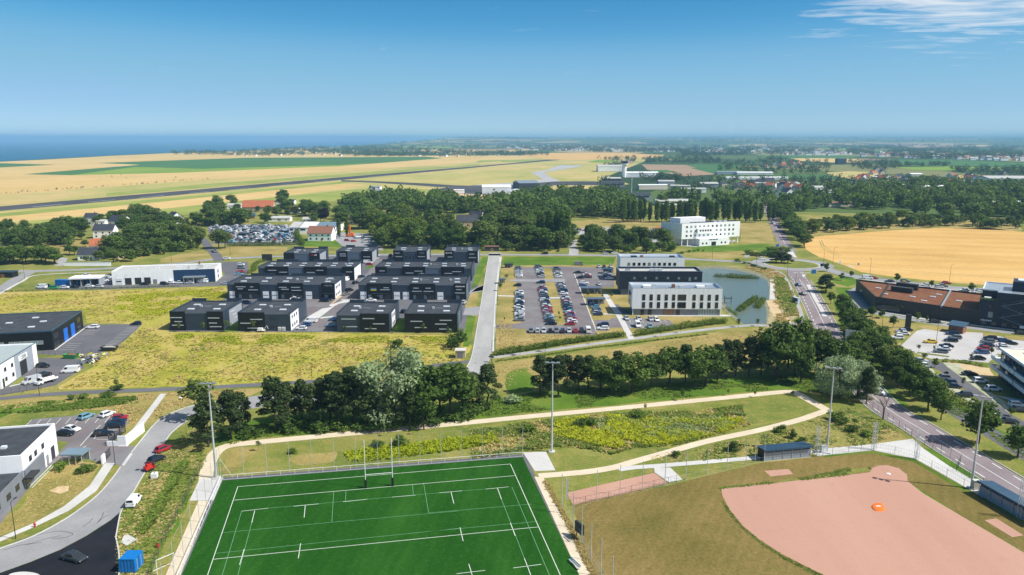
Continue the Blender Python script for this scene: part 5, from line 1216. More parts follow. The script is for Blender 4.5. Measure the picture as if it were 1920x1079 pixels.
wallseg(t, (0, 0), (w, 0), hz_ - .597, hz_, .35, 'white_wall', 'parapet'); wallseg(t, (sk * dp, dp), (0, 0), hz_ - .597, hz_, .35, 'white_wall', 'parapet')
sk_prism(0, 14, dp * .55, dp, 0, 4.598, 'white_wall', 'wall')
sk_prism(11, w - 7, 1.0, dp, 0, 4.598, 'white_wall', 'wall')
bx(t, 'entrance_block', 11, w - 12, -5, .99, 0, 4.9, 'white_wall')
for x, y in ((.4, .4), (5, .4), (w - 1, .6), (w - 4.5, 2)): bx(t, 'column', x, x + .45, y, y + .45, 0, 4.597, 'white_wall')
sk_prism(6, w * .5, dp * .45, dp * .95, hz_ - .498, hz_ + 3.0, 'white_wall', 'roof_storey')
for k in range(4): bx(t, 'solar_panel', 9 + k * 3.2, 11.6 + k * 3.2, 2, 4.5, hz_ - .495, hz_ + .25, 'solar')
for k in range(3): bx(t, 'roof_unit', w * .6 + k * 4, w * .6 + k * 4 + 2.6, 4, 6, hz_ - .495, hz_ + .4, 'galv')
for i in range(12):
    for j in range(3):
        x = 3.2 + i * (w - 6) / 12
        if 3 <= i <= 6 and j == 1: continue
        window(t, x, 6.0 + j * 3.0, 1.5, 1.5, -.004, 'glass' if (i * 3 + j * 5) % 7 in (0, 3) else 'glass_pale', 'galv')
bb = bx(t, 'bay_box', 11.5, 24, -1.6, -.003, 8.2, 11.6, 'white_wall')
for k in range(5): window(bb, 1.6 + k * 2.0, 1.3, 1.2, 1.2, -.004)
for k, x in enumerate((13, 16, 19.5, 22.5, 28, 31)): window(t, x + (1 if k == 2 else 0), .1 if k == 2 else 1.2, 3.6 if k == 2 else 1.2, 2.6 if k == 2 else 1.2, -5.004, 'glass', 'frame_dark', 1 if k == 2 else 0)
text_part(t, '#9', 'slate_light', 22, -5.06, 4.2, 1.3)
o = G(*zN(1150, 338)[0]); rot, w2 = frame_of(o, G(*zN(1238, 346)[0]))
t = thing('hotel_annex', 'low white annex with a terracotta roof beside the hotel', 'building', (o.x, o.y, 0), rot)
bx(t, 'wall', 0, w2 + 3, 0, 12, 0, 7, 'white_wall'); bx(t, 'roof', .4, w2 + 2.6, .4, 11.6, 7.002, 7.15, 'tile_red')
for k in range(4): window(t, 1 + k * 3.2, 2.4, 1.0, 2.0, -.004)

# ---------------------------------------------------------------- houses
ROOFS = {}
def house(label, px, py, w, d, h, rot, roofm, wallm, rh=None, name='house', group=None, chim=True, lean=None, nwin=3):
    """gabled house: base point at the middle of its front"""
    o = G(px, py); r_ = rad(rot); rh = rh or d * .38
    t = thing(name, label, 'house' if name == 'house' else 'building', (o.x - math.cos(r_) * w / 2, o.y - math.sin(r_) * w / 2, 0), r_, group)
    mb = MB(); mb.box(0, w, 0, d, 0, h); mb.face([(0, 0, h), (0, d / 2, h + rh), (0, d, h)][::-1]); mb.face([(w, 0, h), (w, d, h), (w, d / 2, h + rh)][::1])
    link('wall', mb.mesh('wall', wallm), t)
    e = .4; mb = MB()
    k = rh / (d / 2)
    for s in (0, 1):
        y0, y1 = (-e, d / 2) if s == 0 else (d + e, d / 2)
        a = [(-e, y0, h - e * k + .03), (w + e, y0, h - e * k + .03), (w + e, y1, h + rh + .03), (-e, y1, h + rh + .03)]
        b = [(x, y, z + .18) for x, y, z in a]
        mb.face(a); mb.face(b); mb.face([a[0], a[1], b[1], b[0]]); mb.face([a[1], a[2], b[2], b[1]]); mb.face([a[3], a[0], b[0], b[3]])
    rf = link('roof', mb.mesh('roof', roofm), t)
    if chim: bx(rf, 'chimney', w * .75, w * .75 + .8, d * .45, d * .45 + .7, h + rh * .7, h + rh + 1.1, 'tile_brown')
    for q in range(nwin):
        x = w * (q + .5) / nwin - .55
        window(t, x, 1.0, 1.1, 1.3, -.004)
        if h > 4.6: window(t, x, 3.6, 1.1, 1.2, -.004)
    bx(t, 'door', w * .5 + .9, w * .5 + 1.8, -.05, -.003, .02, 2.1, 'wood')
    return t
hz4 = lambda x, y: zH(x, y)[0]; ht = lambda x, y: zT(x, y)[0]
house('white two storey house with a slate roof above the hedged garden', *hz4(775, 350), 14, 10, 6, 6, 'slate_roof', 'white_wall')
house('white gabled house with a black roof behind the two storey house', *hz4(865, 262), 15, 11, 4.5, -20, 'slate_roof', 'white_wall')
house('white house with a low dark roof beside the walled drive', *hz4(665, 514), 12, 9, 3.6, 8, 'slate_roof', 'white_wall')
house('white flat house with an orange tile roof among garden trees', *hz4(760, 440), 14, 10, 3.4, 12, 'tile_red', 'white_wall')
house('long dark roofed farmhouse behind the round trees by the airfield', *hz4(1085, 205), 22, 11, 5, 4, 'slate_roof', 'cream_wall')
house('grey gabled house half hidden by trees east of the farmhouse', *hz4(1265, 240), 14, 11, 5.5, -50, 'slate_roof', 'white_wall')
house('low white bungalow with a flat parapet behind the trees', *hz4(720, 252), 14, 9, 3.4, 4, 'roof_pale', 'white_wall', 1.0)
house('dark roofed house furthest west behind the hedge trees', *hz4(675, 222), 10, 9, 3.4, 4, 'slate_roof', 'white_wall')
house('long barn with an orange tiled roof beside the airfield', *ht(380, 210), 30, 13, 4.5, 3, 'tile_red', 'stone_wall', 6.0, 'barn', nwin=5, chim=False)
house('small blue roofed outbuilding below the orange barn', *ht(315, 262), 12, 8, 3.0, 18, 'blue_roof', 'wood', 1.6, 'outbuilding', chim=False)
house('white long greenhouse shed south of the orange barn', *ht(525, 280), 20, 8, 3.0, 2, 'roof_pale', 'white_wall', 1.4, 'shed', chim=False)
house('house with a small red roof behind the purple tree', *ht(630, 222), 9, 8, 3.2, 0, 'tile_red', 'white_wall')
house('brown roofed white house overlooking the back row units', *ht(810, 415), 17, 11, 5.6, -3, 'tile_brown', 'white_wall', 4.4, nwin=4)
house('slate roofed house hidden in the wood behind the scrapyard', *ht(1058, 302), 11, 10, 4.4, -8, 'slate_roof', 'stone_wall')
house('stone farmhouse with a pale slate roof at the edge of the wood', *ht(1835, 318), 17, 10, 4.6, 8, 'roof_dark', 'stone_wall', 5)
house('brown stone wing behind the pale roofed farmhouse', *ht(1880, 290), 12, 9, 5.2, -25, 'slate_roof', 'cream_wall', 4.6)
house('white shed with grey gable west of the orange barn', *ht(215, 195), 13, 10, 4.0, 5, 'roof_pale', 'white_wall', 1.5, 'shed', chim=False)
house('low blue roofed store behind the orange barn', *ht(570, 160), 20, 9, 3.4, 0, 'blue_roof', 'white_wall', 1.5, 'shed', chim=False)
house('small white arched tunnel shed near the purple tree', *ht(728, 282), 9, 6, 2.2, 0, 'roof_pale', 'white_wall', 1.6, 'shed', chim=False)
def shed(label, px, py, w, d, h, rot, m, roofm, name='industrial_hall', door=None, group=None, strips=0):
    o = G(px, py); r_ = rad(rot)
    t = thing(name, label, 'building', (o.x - math.cos(r_) * w / 2, o.y - math.sin(r_) * w / 2, 0), r_, group)
    bx(t, 'wall', 0, w, 0, d, 0, h, m)
    mb = MB(); k = h + min(d * .09, 3)
    for a in ([(-.3, -.3, h + .02), (w + .3, -.3, h + .02), (w + .3, d / 2, k), (-.3, d / 2, k)], [(-.3, d / 2, k), (w + .3, d / 2, k), (w + .3, d + .3, h + .02), (-.3, d + .3, h + .02)]): mb.face(a)
    mb.face([(0, 0, h), (0, d / 2, k - .02), (0, d, h)][::-1]); mb.face([(w, 0, h), (w, d, h), (w, d / 2, k - .02)])
    link('roof', mb.mesh('roof', roofm), t)
    for q in range(door or 0): bx(t, 'door', w * (.12 + .8 * q / door), w * (.12 + .8 * q / door) + w * .5 / door, -.1, -.003, .02, h * .75, 'dark_steel')
    for q in range(strips): window(t, w * (q + .2) / strips, h * .55, w * .6 / strips, h * .25, -.004)
    return t
for i, (x, w) in enumerate(((635, 8), (725, 13), (850, 15))):
    shed(('white workshop gable nearest the scrapyard', 'white workshop hall in the middle behind the brown roofed house', 'pale blue roofed workshop hall nearest the poplars')[i], *ht(x, 366), w, 30, 5, 0, 'white_wall', ('roof_pale', 'white_paint', 'glass_pale')[i], strips=2)
shed('white hangar beside the dark apron', *zN(228, 76)[0], 38, 30, 8.5, 2, 'white_clad', 'white_paint', 'hangar', 0)
shed('small white cabin on the dark apron', 860, 363, 14, 8, 4.5, 0, 'white_wall', 'white_paint', 'cabin')
shed('large blue doored hangar behind the wood', *zN(425, 66)[0], 28, 36, 12, 14, 'slate', 'zinc', 'hangar', 2)
o = G(*zN(345, 84)[0])
t = thing('tent_hangar', 'white rounded tent hangar beside the white hangar', 'tent', (o.x, o.y, 0))
mb = MB()
for k in range(10):
    a0, a1 = math.pi * k / 10, math.pi * (k + 1) / 10
    mb.face([(-11 * math.cos(a0), 0, 6.5 * math.sin(a0)), (-11 * math.cos(a1), 0, 6.5 * math.sin(a1)), (-11 * math.cos(a1), 24, 6.5 * math.sin(a1)), (-11 * math.cos(a0), 24, 6.5 * math.sin(a0))])
mb.face([(-11 * math.cos(math.pi * k / 10), 0, 6.5 * math.sin(math.pi * k / 10)) for k in range(11)])
link('canvas', mb.mesh('canvas', 'white_paint'), t)
bx(t, 'door', -3, 3, -.08, -.005, 0, 4.5, 'galv')
# control tower
o = G(1170, 333)
t = thing('control_tower', 'white airport control tower with a dark glazed cab', 'tower', (o.x, o.y, 0))
mb = MB(); mb.prism([(4.2 * math.cos(k * math.pi / 4 + .39), 4.2 * math.sin(k * math.pi / 4 + .39)) for k in range(8)], 0, 24); link('shaft', mb.mesh('shaft', 'white_wall'), t)
mb = MB(); mb.prism([(7.5 * math.cos(k * math.pi / 4 + .39), 7.5 * math.sin(k * math.pi / 4 + .39)) for k in range(8)], 24.003, 25.2); link('gallery', mb.mesh('gallery', 'white_wall'), t)
mb = MB(); mb.prism([(6.6 * math.cos(k * math.pi / 4 + .39), 6.6 * math.sin(k * math.pi / 4 + .39)) for k in range(8)], 25.203, 29); cb = link('glazed_cab', mb.mesh('glazed_cab', 'glass'), t)
mb = MB(); mb.prism([(7.4 * math.cos(k * math.pi / 4 + .39), 7.4 * math.sin(k * math.pi / 4 + .39)) for k in range(8)], 29.003, 30); link('cab_roof', mb.mesh('cab_roof', 'slate'), t)
mb = MB(); mb.tube((0, 0, 30), (0, 0, 35), .2, .08, 5); link('aerial', mb.mesh('aerial', 'white_paint'), t)
o = G(1184, 363)
t = thing('radio_mast', 'tall white radio mast rising from the trees near the airport', 'mast', (o.x, o.y, 0)); mb = MB(); mb.tube((0, 0, 0), (0, 0, 29), .45, .2, 6); link('pole', mb.mesh('pole', 'white_paint'), t)
mb = MB()
for z in (20, 24, 27): mb.tube((-1.2, 0, z), (1.2, 0, z), .12, n=4)
link('aerial_arm', mb.mesh('aerial_arm', 'galv'), t)
for lab, x, y, w, d, h, m, rm, dr in (('white terminal hall with arched roof left of the control tower', 1147, 322, 60, 40, 11, 'white_wall', 'roof_pale', 0), ('white low hall right of the control tower', 1205, 333, 60, 26, 8, 'white_wall', 'white_paint', 0),
        ('grey flat hall at the airport apron', 1150, 352, 34, 22, 7, 'grey_wall', 'roof_dark', 2), ('grey concrete store in front of the radio mast', 1196, 377, 30, 18, 7.5, 'midgrey_wall', 'roof_dark', 2),
        ('second grey hall behind the apron trees', 1148, 342, 30, 20, 6, 'slate', 'roof_pale', 0), ('white shed behind the poplar row', 1265, 386, 40, 18, 5, 'white_wall', 'roof_pale', 0), ('long white greenhouse strip by the allotments', 1416, 328, 70, 20, 4, 'white_wall', 'white_paint', 0),
        ('low grey greenhouse left of the white strip', 1366, 327, 46, 18, 4, 'midgrey_wall', 'zinc', 0), ('white greenhouse strip nearer the suburb', 1420, 337, 110, 14, 3.5, 'white_wall', 'white_paint', 0), ('dark square tower block on the plain', 1579, 308, 25, 18, 14, 'slate', 'roof_dark', 0),
        ('large white factory at the edge of the frame', 1900, 350, 70, 50, 12, 'white_wall', 'roof_pale', 0), ('long flat white store below the factory', 1895, 361, 90, 30, 6, 'midgrey_wall', 'white_paint', 0), ('white hall behind the wheat field trees', 1905, 398, 40, 26, 8, 'white_wall', 'roof_pale', 0),
        ('white shed with a pink panel in the far wood', 1712, 343, 22, 14, 6, 'white_wall', 'roof_pale', 0), ('terracotta roofed low building at the scrub edge', 1583, 388, 34, 12, 4, 'cream_wall', 'tile_brown', 0), ('small white hangar cabin on the airfield lawn', 702, 356, 16, 10, 4, 'white_wall', 'zinc', 0)):
    shed(lab, x, y, w, d, h, R.uniform(-6, 6), m, rm, 'far_hall' if y < 350 else 'hall', dr, strips=0 if y < 345 else 3)
HP = ((1560, 362), (1640, 350), (1690, 356), (1735, 350), (1755, 362), (1790, 347), (1830, 352), (1850, 345), (1660, 338), (1720, 332), (1480, 352), (1440, 352), (1330, 352), (1300, 362), (1275, 356), (1250, 348), (1225, 356))
for i, (x, y) in enumerate(HP[::1]): shed(f'pale roofed shed among far trees, {ordn(sorted(HP).index((x, y)) + 1)} from the left', x, y, R.uniform(18, 46), R.uniform(12, 22), R.uniform(5, 8), R.uniform(-20, 20), R.choice(('white_wall', 'cream_wall', 'midgrey_wall')), R.choice(('white_paint', 'roof_pale', 'roof_pale')), 'far_shed', group='far sheds')
# villages: far houses
fh = {}
def far_house_mesh(roofm):
    if roofm not in fh:
        mb = MB(); w, d, h, rh = 11, 9, 4.2, 3.6
        mb.box(-w / 2, w / 2, -d / 2, d / 2, 0, h, 0); mb.face([(-w / 2, -d / 2, h), (-w / 2, 0, h + rh), (-w / 2, d / 2, h)], 0); mb.face([(w / 2, -d / 2, h), (w / 2, d / 2, h), (w / 2, 0, h + rh)], 0)
        for s in (-1, 1): mb.face([(-w / 2 - .4, s * (d / 2 + .4), h - .25), (w / 2 + .4, s * (d / 2 + .4), h - .25), (w / 2 + .4, 0, h + rh + .1), (-w / 2 - .4, 0, h + rh + .1)], 1)
        mb.box(w * .25, w * .25 + .9, -.4, .4, h + rh * .6, h + rh + 1.2, 1)
        for x in (-4, -.6, 2.8): mb.box(x, x + 1.2, -d / 2 - .05, -d / 2 - .003, 1.2, 2.6, 2)
        fh[roofm] = mb.mesh('far_house', 'house_wall', roofm, 'glass')
    return fh[roofm]
def village(where, poly, n, seed, smin=0.9, smax=1.4, redshare=.3):
    r = random.Random(seed); xs = [p[0] for p in poly]; ys = [p[1] for p in poly]; got = []
    while len(got) < n:
        x, y = r.uniform(min(xs), max(xs)), r.uniform(min(ys), max(ys))
        if inpoly(x, y, poly): got.append((x, y))
    got.sort()
    cnt = {}
    for x, y in got:
        o = G(x, y); rm = r.choices(['tile_red', 'tile_brown', 'slate_roof', 'roof_dark'], [redshare, .2, .35, .2])[0]
        cn = {'tile_red': 'red', 'tile_brown': 'brown', 'slate_roof': 'dark', 'roof_dark': 'grey'}[rm]
        cnt[cn] = cnt.get(cn, 0) + 1
        h = link('far_house', far_house_mesh(rm), None, (o.x, o.y, -0.3 if y < 372 else 0), r.uniform(-1.6, 1.6), r.uniform(smin, smax))
        h.color = r.choice([(.78, .77, .74, 1), (.74, .70, .62, 1), (.80, .80, .80, 1), (.62, .55, .45, 1)])
        tag(h, f"{cn} roofed house, {ordn(cnt[cn])} such from the left {where}", 'house', 'far village houses')
village('in the coastal village', zL(1300, 150, 1560, 142, 1920, 140, 1920, 160, 1560, 162, 1320, 160), 16, 1)
village('in the village beyond the green crop', zJ(0, 130, 300, 128, 700, 140, 1050, 140, 1150, 150, 900, 160, 300, 164, 0, 160), 28, 2)
village('in the hazy town across the plain', zJ(760, 95, 1100, 88, 1500, 105, 1920, 118, 1920, 140, 1500, 132, 1060, 128), 50, 3, 1.0, 1.7)
village('in the far eastern town', zY(60, 112, 500, 118, 1000, 140, 1340, 150, 1920, 170, 1920, 186, 1300, 172, 940, 160, 500, 150, 80, 140), 56, 4, 1.0, 1.6)
village('in the suburb by the allotments', zY(380, 215, 480, 205, 660, 205, 680, 225, 460, 230), 10, 5, 1.0, 1.5, .6)
village('among the trees of the near suburb', zY(180, 318, 380, 310, 680, 318, 700, 350, 560, 398, 480, 380, 220, 340), 26, 6, 0.9, 1.4, .5)
village('in the eastern suburb woods', zY(1090, 235, 1250, 270, 1500, 285, 1920, 262, 1920, 300, 1500, 345, 1150, 340, 950, 325), 30, 7, 0.9, 1.5, .35)

fr_ = random.Random(8); mb = MB()
for k in range(420):
    poly = (zJ(760, 98, 1100, 92, 1500, 105, 1920, 118, 1920, 140, 1500, 134, 1060, 130), zY(60, 108, 500, 116, 1000, 138, 1340, 150, 1920, 170, 1920, 188, 1300, 174, 940, 160, 500, 150, 80, 140))[k % 2]
    while 1:
        x, y = fr_.uniform(min(p[0] for p in poly), max(p[0] for p in poly)), fr_.uniform(min(p[1] for p in poly), max(p[1] for p in poly))
        if inpoly(x, y, poly): break
    o = G(x, y); w, d, h = fr_.uniform(9, 26), fr_.uniform(9, 14), fr_.uniform(5, 9)
    mb.box(o.x, o.x + w, o.y, o.y + d, -.5, h, 0); mb.face([(o.x - .5, o.y - .5, h + .05), (o.x + w + .5, o.y - .5, h + .05), (o.x + w + .5, o.y + d / 2, h + 3), (o.x - .5, o.y + d / 2, h + 3)], fr_.choice((1, 2, 3))); mb.face([(o.x - .5, o.y + d + .5, h + .05), (o.x + w + .5, o.y + d + .5, h + .05), (o.x + w + .5, o.y + d / 2, h + 3), (o.x - .5, o.y + d / 2, h + 3)], 2)
link('far_town', mb.mesh('far_town', 'white_wall', 'tile_brown', 'slate_roof', 'roof_pale'), kind='stuff')

# ================================================================ SPORTS GEAR, FENCES, POSTS
def tube_mesh(name, p0, p1, r0, r1, n, m):
    b = MB(); b.tube(p0, p1, r0, r1, n); return b.mesh(name, m)
PM = {}
def post_mesh(h, r, m, name='post', r1=None):
    k = (round(h, 2), r, m, r1)
    if k not in PM: PM[k] = tube_mesh(name, (0, 0, 0), (0, 0, h), r, r1 or r, 6, m)
    return PM[k]
def fence(label, pts, h, gap, r, m, wires=(), wr=0.012, vert=0.0, name='fence', wm=None, world=False, braces=False, zb=0.0, smooth=False, group=None, skip_posts=None):
    p = [Vector(q) for q in pts] if world else GL(pts)
    if smooth: p = catmull(p, 6)
    o = p[0]
    t = thing(name, label, 'fence', (o.x, o.y, 0), 0, group)
    p = [q - o for q in p]
    pm = post_mesh(h, r, m); wb = MB(); last = None
    for a, b in zip(p[:-1], p[1:]):
        L = (b - a).length; n = max(1, round(L / gap))
        for k in range(n + (1 if b is p[-1] else 0)):
            q = a.lerp(b, k / n); link('post', pm, t, (q.x, q.y, 0))
        for z in wires: wb.tube((a.x, a.y, z), (b.x, b.y, z), wr, n=4, cap=False)
        if vert:
            nv = int(L / vert)
            for k in range(nv):
                q = a.lerp(b, (k + .5) / nv); wb.tube((q.x, q.y, zb + .05), (q.x, q.y, max(wires)), wr * .6, n=3, cap=False)
    if wb.v: link('wire_mesh', wb.mesh('wire_mesh', wm or m), t)
    if braces:
        for e, f in ((0, 1), (-1, -2)):
            d = (p[f] - p[e]).normalized() * 2.4
            link('brace', tube_mesh('brace', (p[e].x, p[e].y, h * .62), (p[e].x + d.x, p[e].y + d.y, 0), .04, .04, 5, m), t)
    return t
# goal posts
ga, gb = G(685.7, 915.7), G(736.3, 911.4)
rot, gw = frame_of(ga, gb)
t = thing('rugby_goal', 'white rugby goal with black padded posts on the green pitch', 'goal', (ga.x, ga.y, 0), rot)
for x in (0, gw):
    u_ = link('upright', tube_mesh('upright', (0, 0, 0), (0, 0, 10.7), .085, .07, 8, 'white_paint'), t, (x, 0, 0))
    bx(u_, 'pad', -.24, .24, -.24, .24, .02, 1.9, 'rubber')
link('crossbar', tube_mesh('crossbar', (0, 0, 3.0), (gw, 0, 3.0), .06, .06, 8, 'white_paint'), t)
# white rail behind the dead ball line and along the west side
def rail(label, a, b, gap=3.0, h=1.05):
    rot, L = frame_of(a, b)
    t = thing('handrail', label, 'railing', (a.x, a.y, 0), rot)
    n = round(L / gap); pm = post_mesh(h, .045, 'white_paint')
    for k in range(n + 1): link('post', pm, t, (L * k / n, 0, 0))
    link('top_rail', tube_mesh('top_rail', (0, 0, h), (L, 0, h), .05, .05, 6, 'white_paint'), t)
    link('kick_board', MATS and tube_mesh('kick_board', (0, 0, .06), (L, 0, .06), .06, .06, 4, 'galv'), t)
rail('white rail along the short end of the green pitch', PT(0, -.35), PT(PW, -.35))
rail('white rail along the west touchline of the green pitch', PT(-.35, 0), PT(-.35, 62))
# ball-stop nets
net = [z * .5 + .4 for z in range(13)]
fence('tall grey ball net posts behind the end of the green pitch', [PT(-.6, -1.5), PT(PW * .5, -1.5), PT(PW + .3, -1.5)], 7.0, 4.45, .05, 'galv', (.05, 1.6, 6.95), .008, 0, 'ball_net', braces=True, world=True)
fence('tall grey ball net posts along the west side of the green pitch', [PT(-1.0, -1), PT(-1.0, 30), PT(-1.0, 62)], 6.6, 6.2, .05, 'galv', (.05, 1.6, 6.5), .008, 0, 'ball_net', world=True)
east = z3(722, 715, 783, 825, 828, 910, 877, 1000, 930, 1086, 990, 1190, 1060, 1310)
fence('grey net posts between the green pitch and the softball field', east, 7.0, 8, .07, 'galv', (.05, 1.0, 2.0), .012, 0.6, 'ball_net')
fence('grey net posts along the outfield edge of the softball field', z3(740, 750, 783, 825)[:1] + z3(908, 680, 1032, 650, 1152, 628, 1272, 600) + zQ(18, 595, 130, 565, 241, 537, 347, 512, 447, 487, 495, 475, 543, 470), 6.6, 30, .06, 'galv', (.05, 1.1), .012, 0.7, 'ball_net')
t = G(*z3(740, 750)[0])
link_ = thing('foul_pole', 'pale yellow foul pole beside the grey nets at the outfield corner', 'pole', (t.x, t.y, 0))
link('pole', post_mesh(7.6, .07, 'yellow_paint'), link_); bx(link_, 'side_wing', .07, .5, -.02, .02, 3, 7.4, 'galv')
fence('low dark fence in front of the pink bullpen strip', z3(770, 712, 847, 693, 972, 668, 1092, 637, 1213, 608, 1290, 590, 1335, 580), 1.5, 9, .04, 'dark_steel', (.3, 1.45), .02, 0.8)
fence('low fence round the backstop between the two softball dugouts', zQ(800, 444, 905, 432, 990, 420, 1122, 408, 1235, 428, 1345, 457, 1430, 502, 1510, 548, 1600, 602, 1650, 632), 1.8, 3.4, .035, 'dark_steel', (.1, .9, 1.75), .012, 0.5)
fence('dark mesh fence along the avenue behind the softball field', zF(200, 480, 420, 660, 560, 760, 730, 880, 850, 960, 1000, 1030, 1180, 1120) + zQ(1560, 520, 1700, 600, 1920, 730), 2.0, 3.0, .04, 'fence_green', (.1, 1, 1.95), .014, 0.35, smooth=False)
fence('dark mesh fence on the grass bank between the curved road and the pitch', zM(1160, 470, 1113, 560, 1060, 680, 1000, 790, 960, 880, 920, 960, 880, 1060, 840, 1200), 1.9, 3.0, .04, 'fence_green', (.1, 1, 1.85), .014, 0.3)
fence('low mesh fence at the meadow edge below the front row units', PX(318, 623, 420, 624, 600, 626, 730, 627.5, 868, 629), 1.6, 3.2, .035, 'dark_steel', (.1, .8, 1.55), .012, 0.6)
fence('wooden post fence up the meadow slope to the black shed yard', zS(1210, 520, 1300, 470, 1450, 380, 1560, 320, 1640, 280), 1.4, 3.0, .06, 'wood', (.5, 1.0, 1.35), .02)
fence('dark fence at the lower edge of the workshop yard', zS(20, 975, 200, 945, 420, 915), 1.5, 2.0, .03, 'dark_steel', (.1, 1.45), .02, 0.22)
fence('dark fence between the black shed yard and the workshop yard', zS(380, 578, 560, 582, 760, 566, 1010, 552), 1.7, 2.5, .035, 'dark_steel', (.1, .9, 1.6), .014, 0.5)
fence('low wire fence in the grass below the hedge path', PX(950, 738, 985, 733, 1020, 731), 1.2, 4, .04, 'wood', (.5, 1.1), .012)
# blue pond railing
fence('pale metal railing up the ramp between white office and pond', zD(1150, 622, 1210, 690, 1290, 760, 1330, 795), 1.2, 1.5, .04, 'galv', (.4, .8, 1.15), .03, name='railing')
# light masts
def mast(label, px, py, h, yaw, big=True, group='floodlight masts'):
    o = G(px, py)
    t = thing('floodlight_mast' if big else 'street_lamp', label, 'mast' if big else 'lamp', (o.x, o.y, 0), yaw, group)
    if big:
        b = MB(); b.tube((0, 0, 0), (0, 0, h), .26, .11, 10); link('pole', b.mesh('pole', 'galv'), t)
        b = MB(); b.box(-1.5, 1.5, -.08, .08, h - .12, h + .04); link('crossarm', b.mesh('crossarm', 'galv'), t)
        for x in (-1.25, 0, 1.25): 
            bx(t, 'floodlight', x - .38, x + .38, -.75, .1, h + .05, h + .24, 'steel')
        bx(t, 'footing', -.7, .7, -.7, .7, 0, .25, 'concrete')
    else:
        b = MB(); b.tube((0, 0, 0), (0, 0, h), .085, .05, 6); b.tube((0, 0, h), (1.2, 0, h + .15), .04, .03, 5); link('pole', b.mesh('pole', 'dark_steel'), t)
        bx(t, 'lamp_head', .9, 1.7, -.14, .14, h + .12, h + .22, 'dark_steel')
    return t
mast('tall floodlight mast at the west corner of the green pitch', 405.5, 897, 21.3, .15)
mast('tall floodlight mast at the east corner of the green pitch', 1034.5, 848, 21.6, -.1)
mast('tall floodlight mast beside the long dugout by the swale', 1550, 849, 20.4, -.3)
mast('tall floodlight mast beside the avenue side dugout', 1821, 916, 20.0, -.6)
LS = [(85, *zM(92, 868)[0], 3, 'on the verge below the clinic lawn'), (0, *zM(668, 440)[0], 3, 'at the clinic gate'), (0, *z1(1047, 235)[0], 3, 'on the bend of the curved road'),
      (0, *z1(212, 120)[0], 3, 'in the meadow by the workshop yard'), (0, *zO(200, 782)[0], 3, 'at the foot of the pale road'), (0, *zO(215, 690)[0], 3, 'beside the pale road pavement, second up'),
      (0, *zO(222, 540)[0], 3, 'beside the pale road pavement, third up'), (0, *zO(232, 400)[0], 3, 'beside the pale road pavement, fourth up'), (0, *zO(245, 260)[0], 3, 'beside the pale road pavement, fifth up'),
      (0, *zI(255, 280)[0], 3, 'at the pond side of the roundabout'), (0, *zI(305, 370)[0], 3, 'on the avenue side above the pond'), (0, *zI(545, 185)[0], 3, 'at the wheat field corner'), (0, *zI(485, 200)[0], 3, 'east of the roundabout island'),
      (0, *zI(778, 265)[0], 3, 'on the wheat field road, middle'), (0, *zI(1280, 310)[0], 3, 'on the wheat field road, near the navy block'), (0, *zI(60, 195)[0], 3, 'west of the roundabout'), (0, *zI(200, 110)[0], 3, 'north west of the roundabout'),
      (0, *zN(1522, 470)[0], 3, 'on the lawn below the hotel'), (0, *zN(1686, 370)[0], 3, 'at the east end of the hotel'), (0, *zK(180, 250)[0], 3, 'at the side road junction'), (0, *zK(1240, 125)[0], 3, 'behind the garage'),
      (0, *zA(712, 210)[0], 3, 'by the garage junction'), (0, *zE(460, 655)[0], 3, 'on the lawn before the dark centre'), (0, *zE(690, 600)[0], 3, 'by the dark sign pillar'), (0, *zE(955, 830)[0], 3, 'beside the yellow car'),
      (0, *zF(1645, 500)[0], 3, 'below the residence balconies'), (0, 597, 725, 3, 'on the meadow cycle path, middle'), (0, 585, 712, 3, 'on the meadow by the cycle path bend'), (0, 496, 719, 3, 'on the meadow cycle path, west')]
for i, (yw, x, y, _, where) in enumerate(LS):
    hgt = 9.5 if y < 560 and x > 1300 else (8.0 if y < 800 else 7.2)
    if 'cycle' in where: hgt = 4.2
    mast(f'dark slim street lamp {where}', x, y, hgt, rad(R.choice((0, 90, 180, 20))), False, 'street lamps')
# lattice pylons of the backstop net
def pylon(label, px, py, h):
    o = G(px, py); t = thing('lattice_pylon', label, 'pylon', (o.x, o.y, 0), rad(25), 'backstop pylons')
    s = .35; pm = post_mesh(h, .045, 'galv')
    for x in (-s, s):
        for y in (-s, s): link('chord', pm, t, (x, y, 0))
    b = MB(); n = int(h / .8)
    for k in range(n):
        z0, z1_ = h * k / n, h * (k + 1) / n; sg_ = 1 if k % 2 else -1
        for y in (-s, s): b.tube((-s * sg_, y, z0), (s * sg_, y, z1_), .03, n=4)
        for x in (-s, s): b.tube((x, -s * sg_, z0), (x, s * sg_, z1_), .03, n=4)
    link('bracing', b.mesh('bracing', 'galv'), t)
pylon('lattice pylon beside the long dugout', *zQ(822, 440)[0], 7.4); pylon('lattice pylon in the middle behind home plate', *zQ(1124, 406)[0], 6.8)
pylon('lattice pylon at the corner of the concrete apron', *zQ(1350, 455)[0], 7.0); pylon('lattice pylon beside the avenue side dugout', *zQ(1895, 768)[0], 8.0)
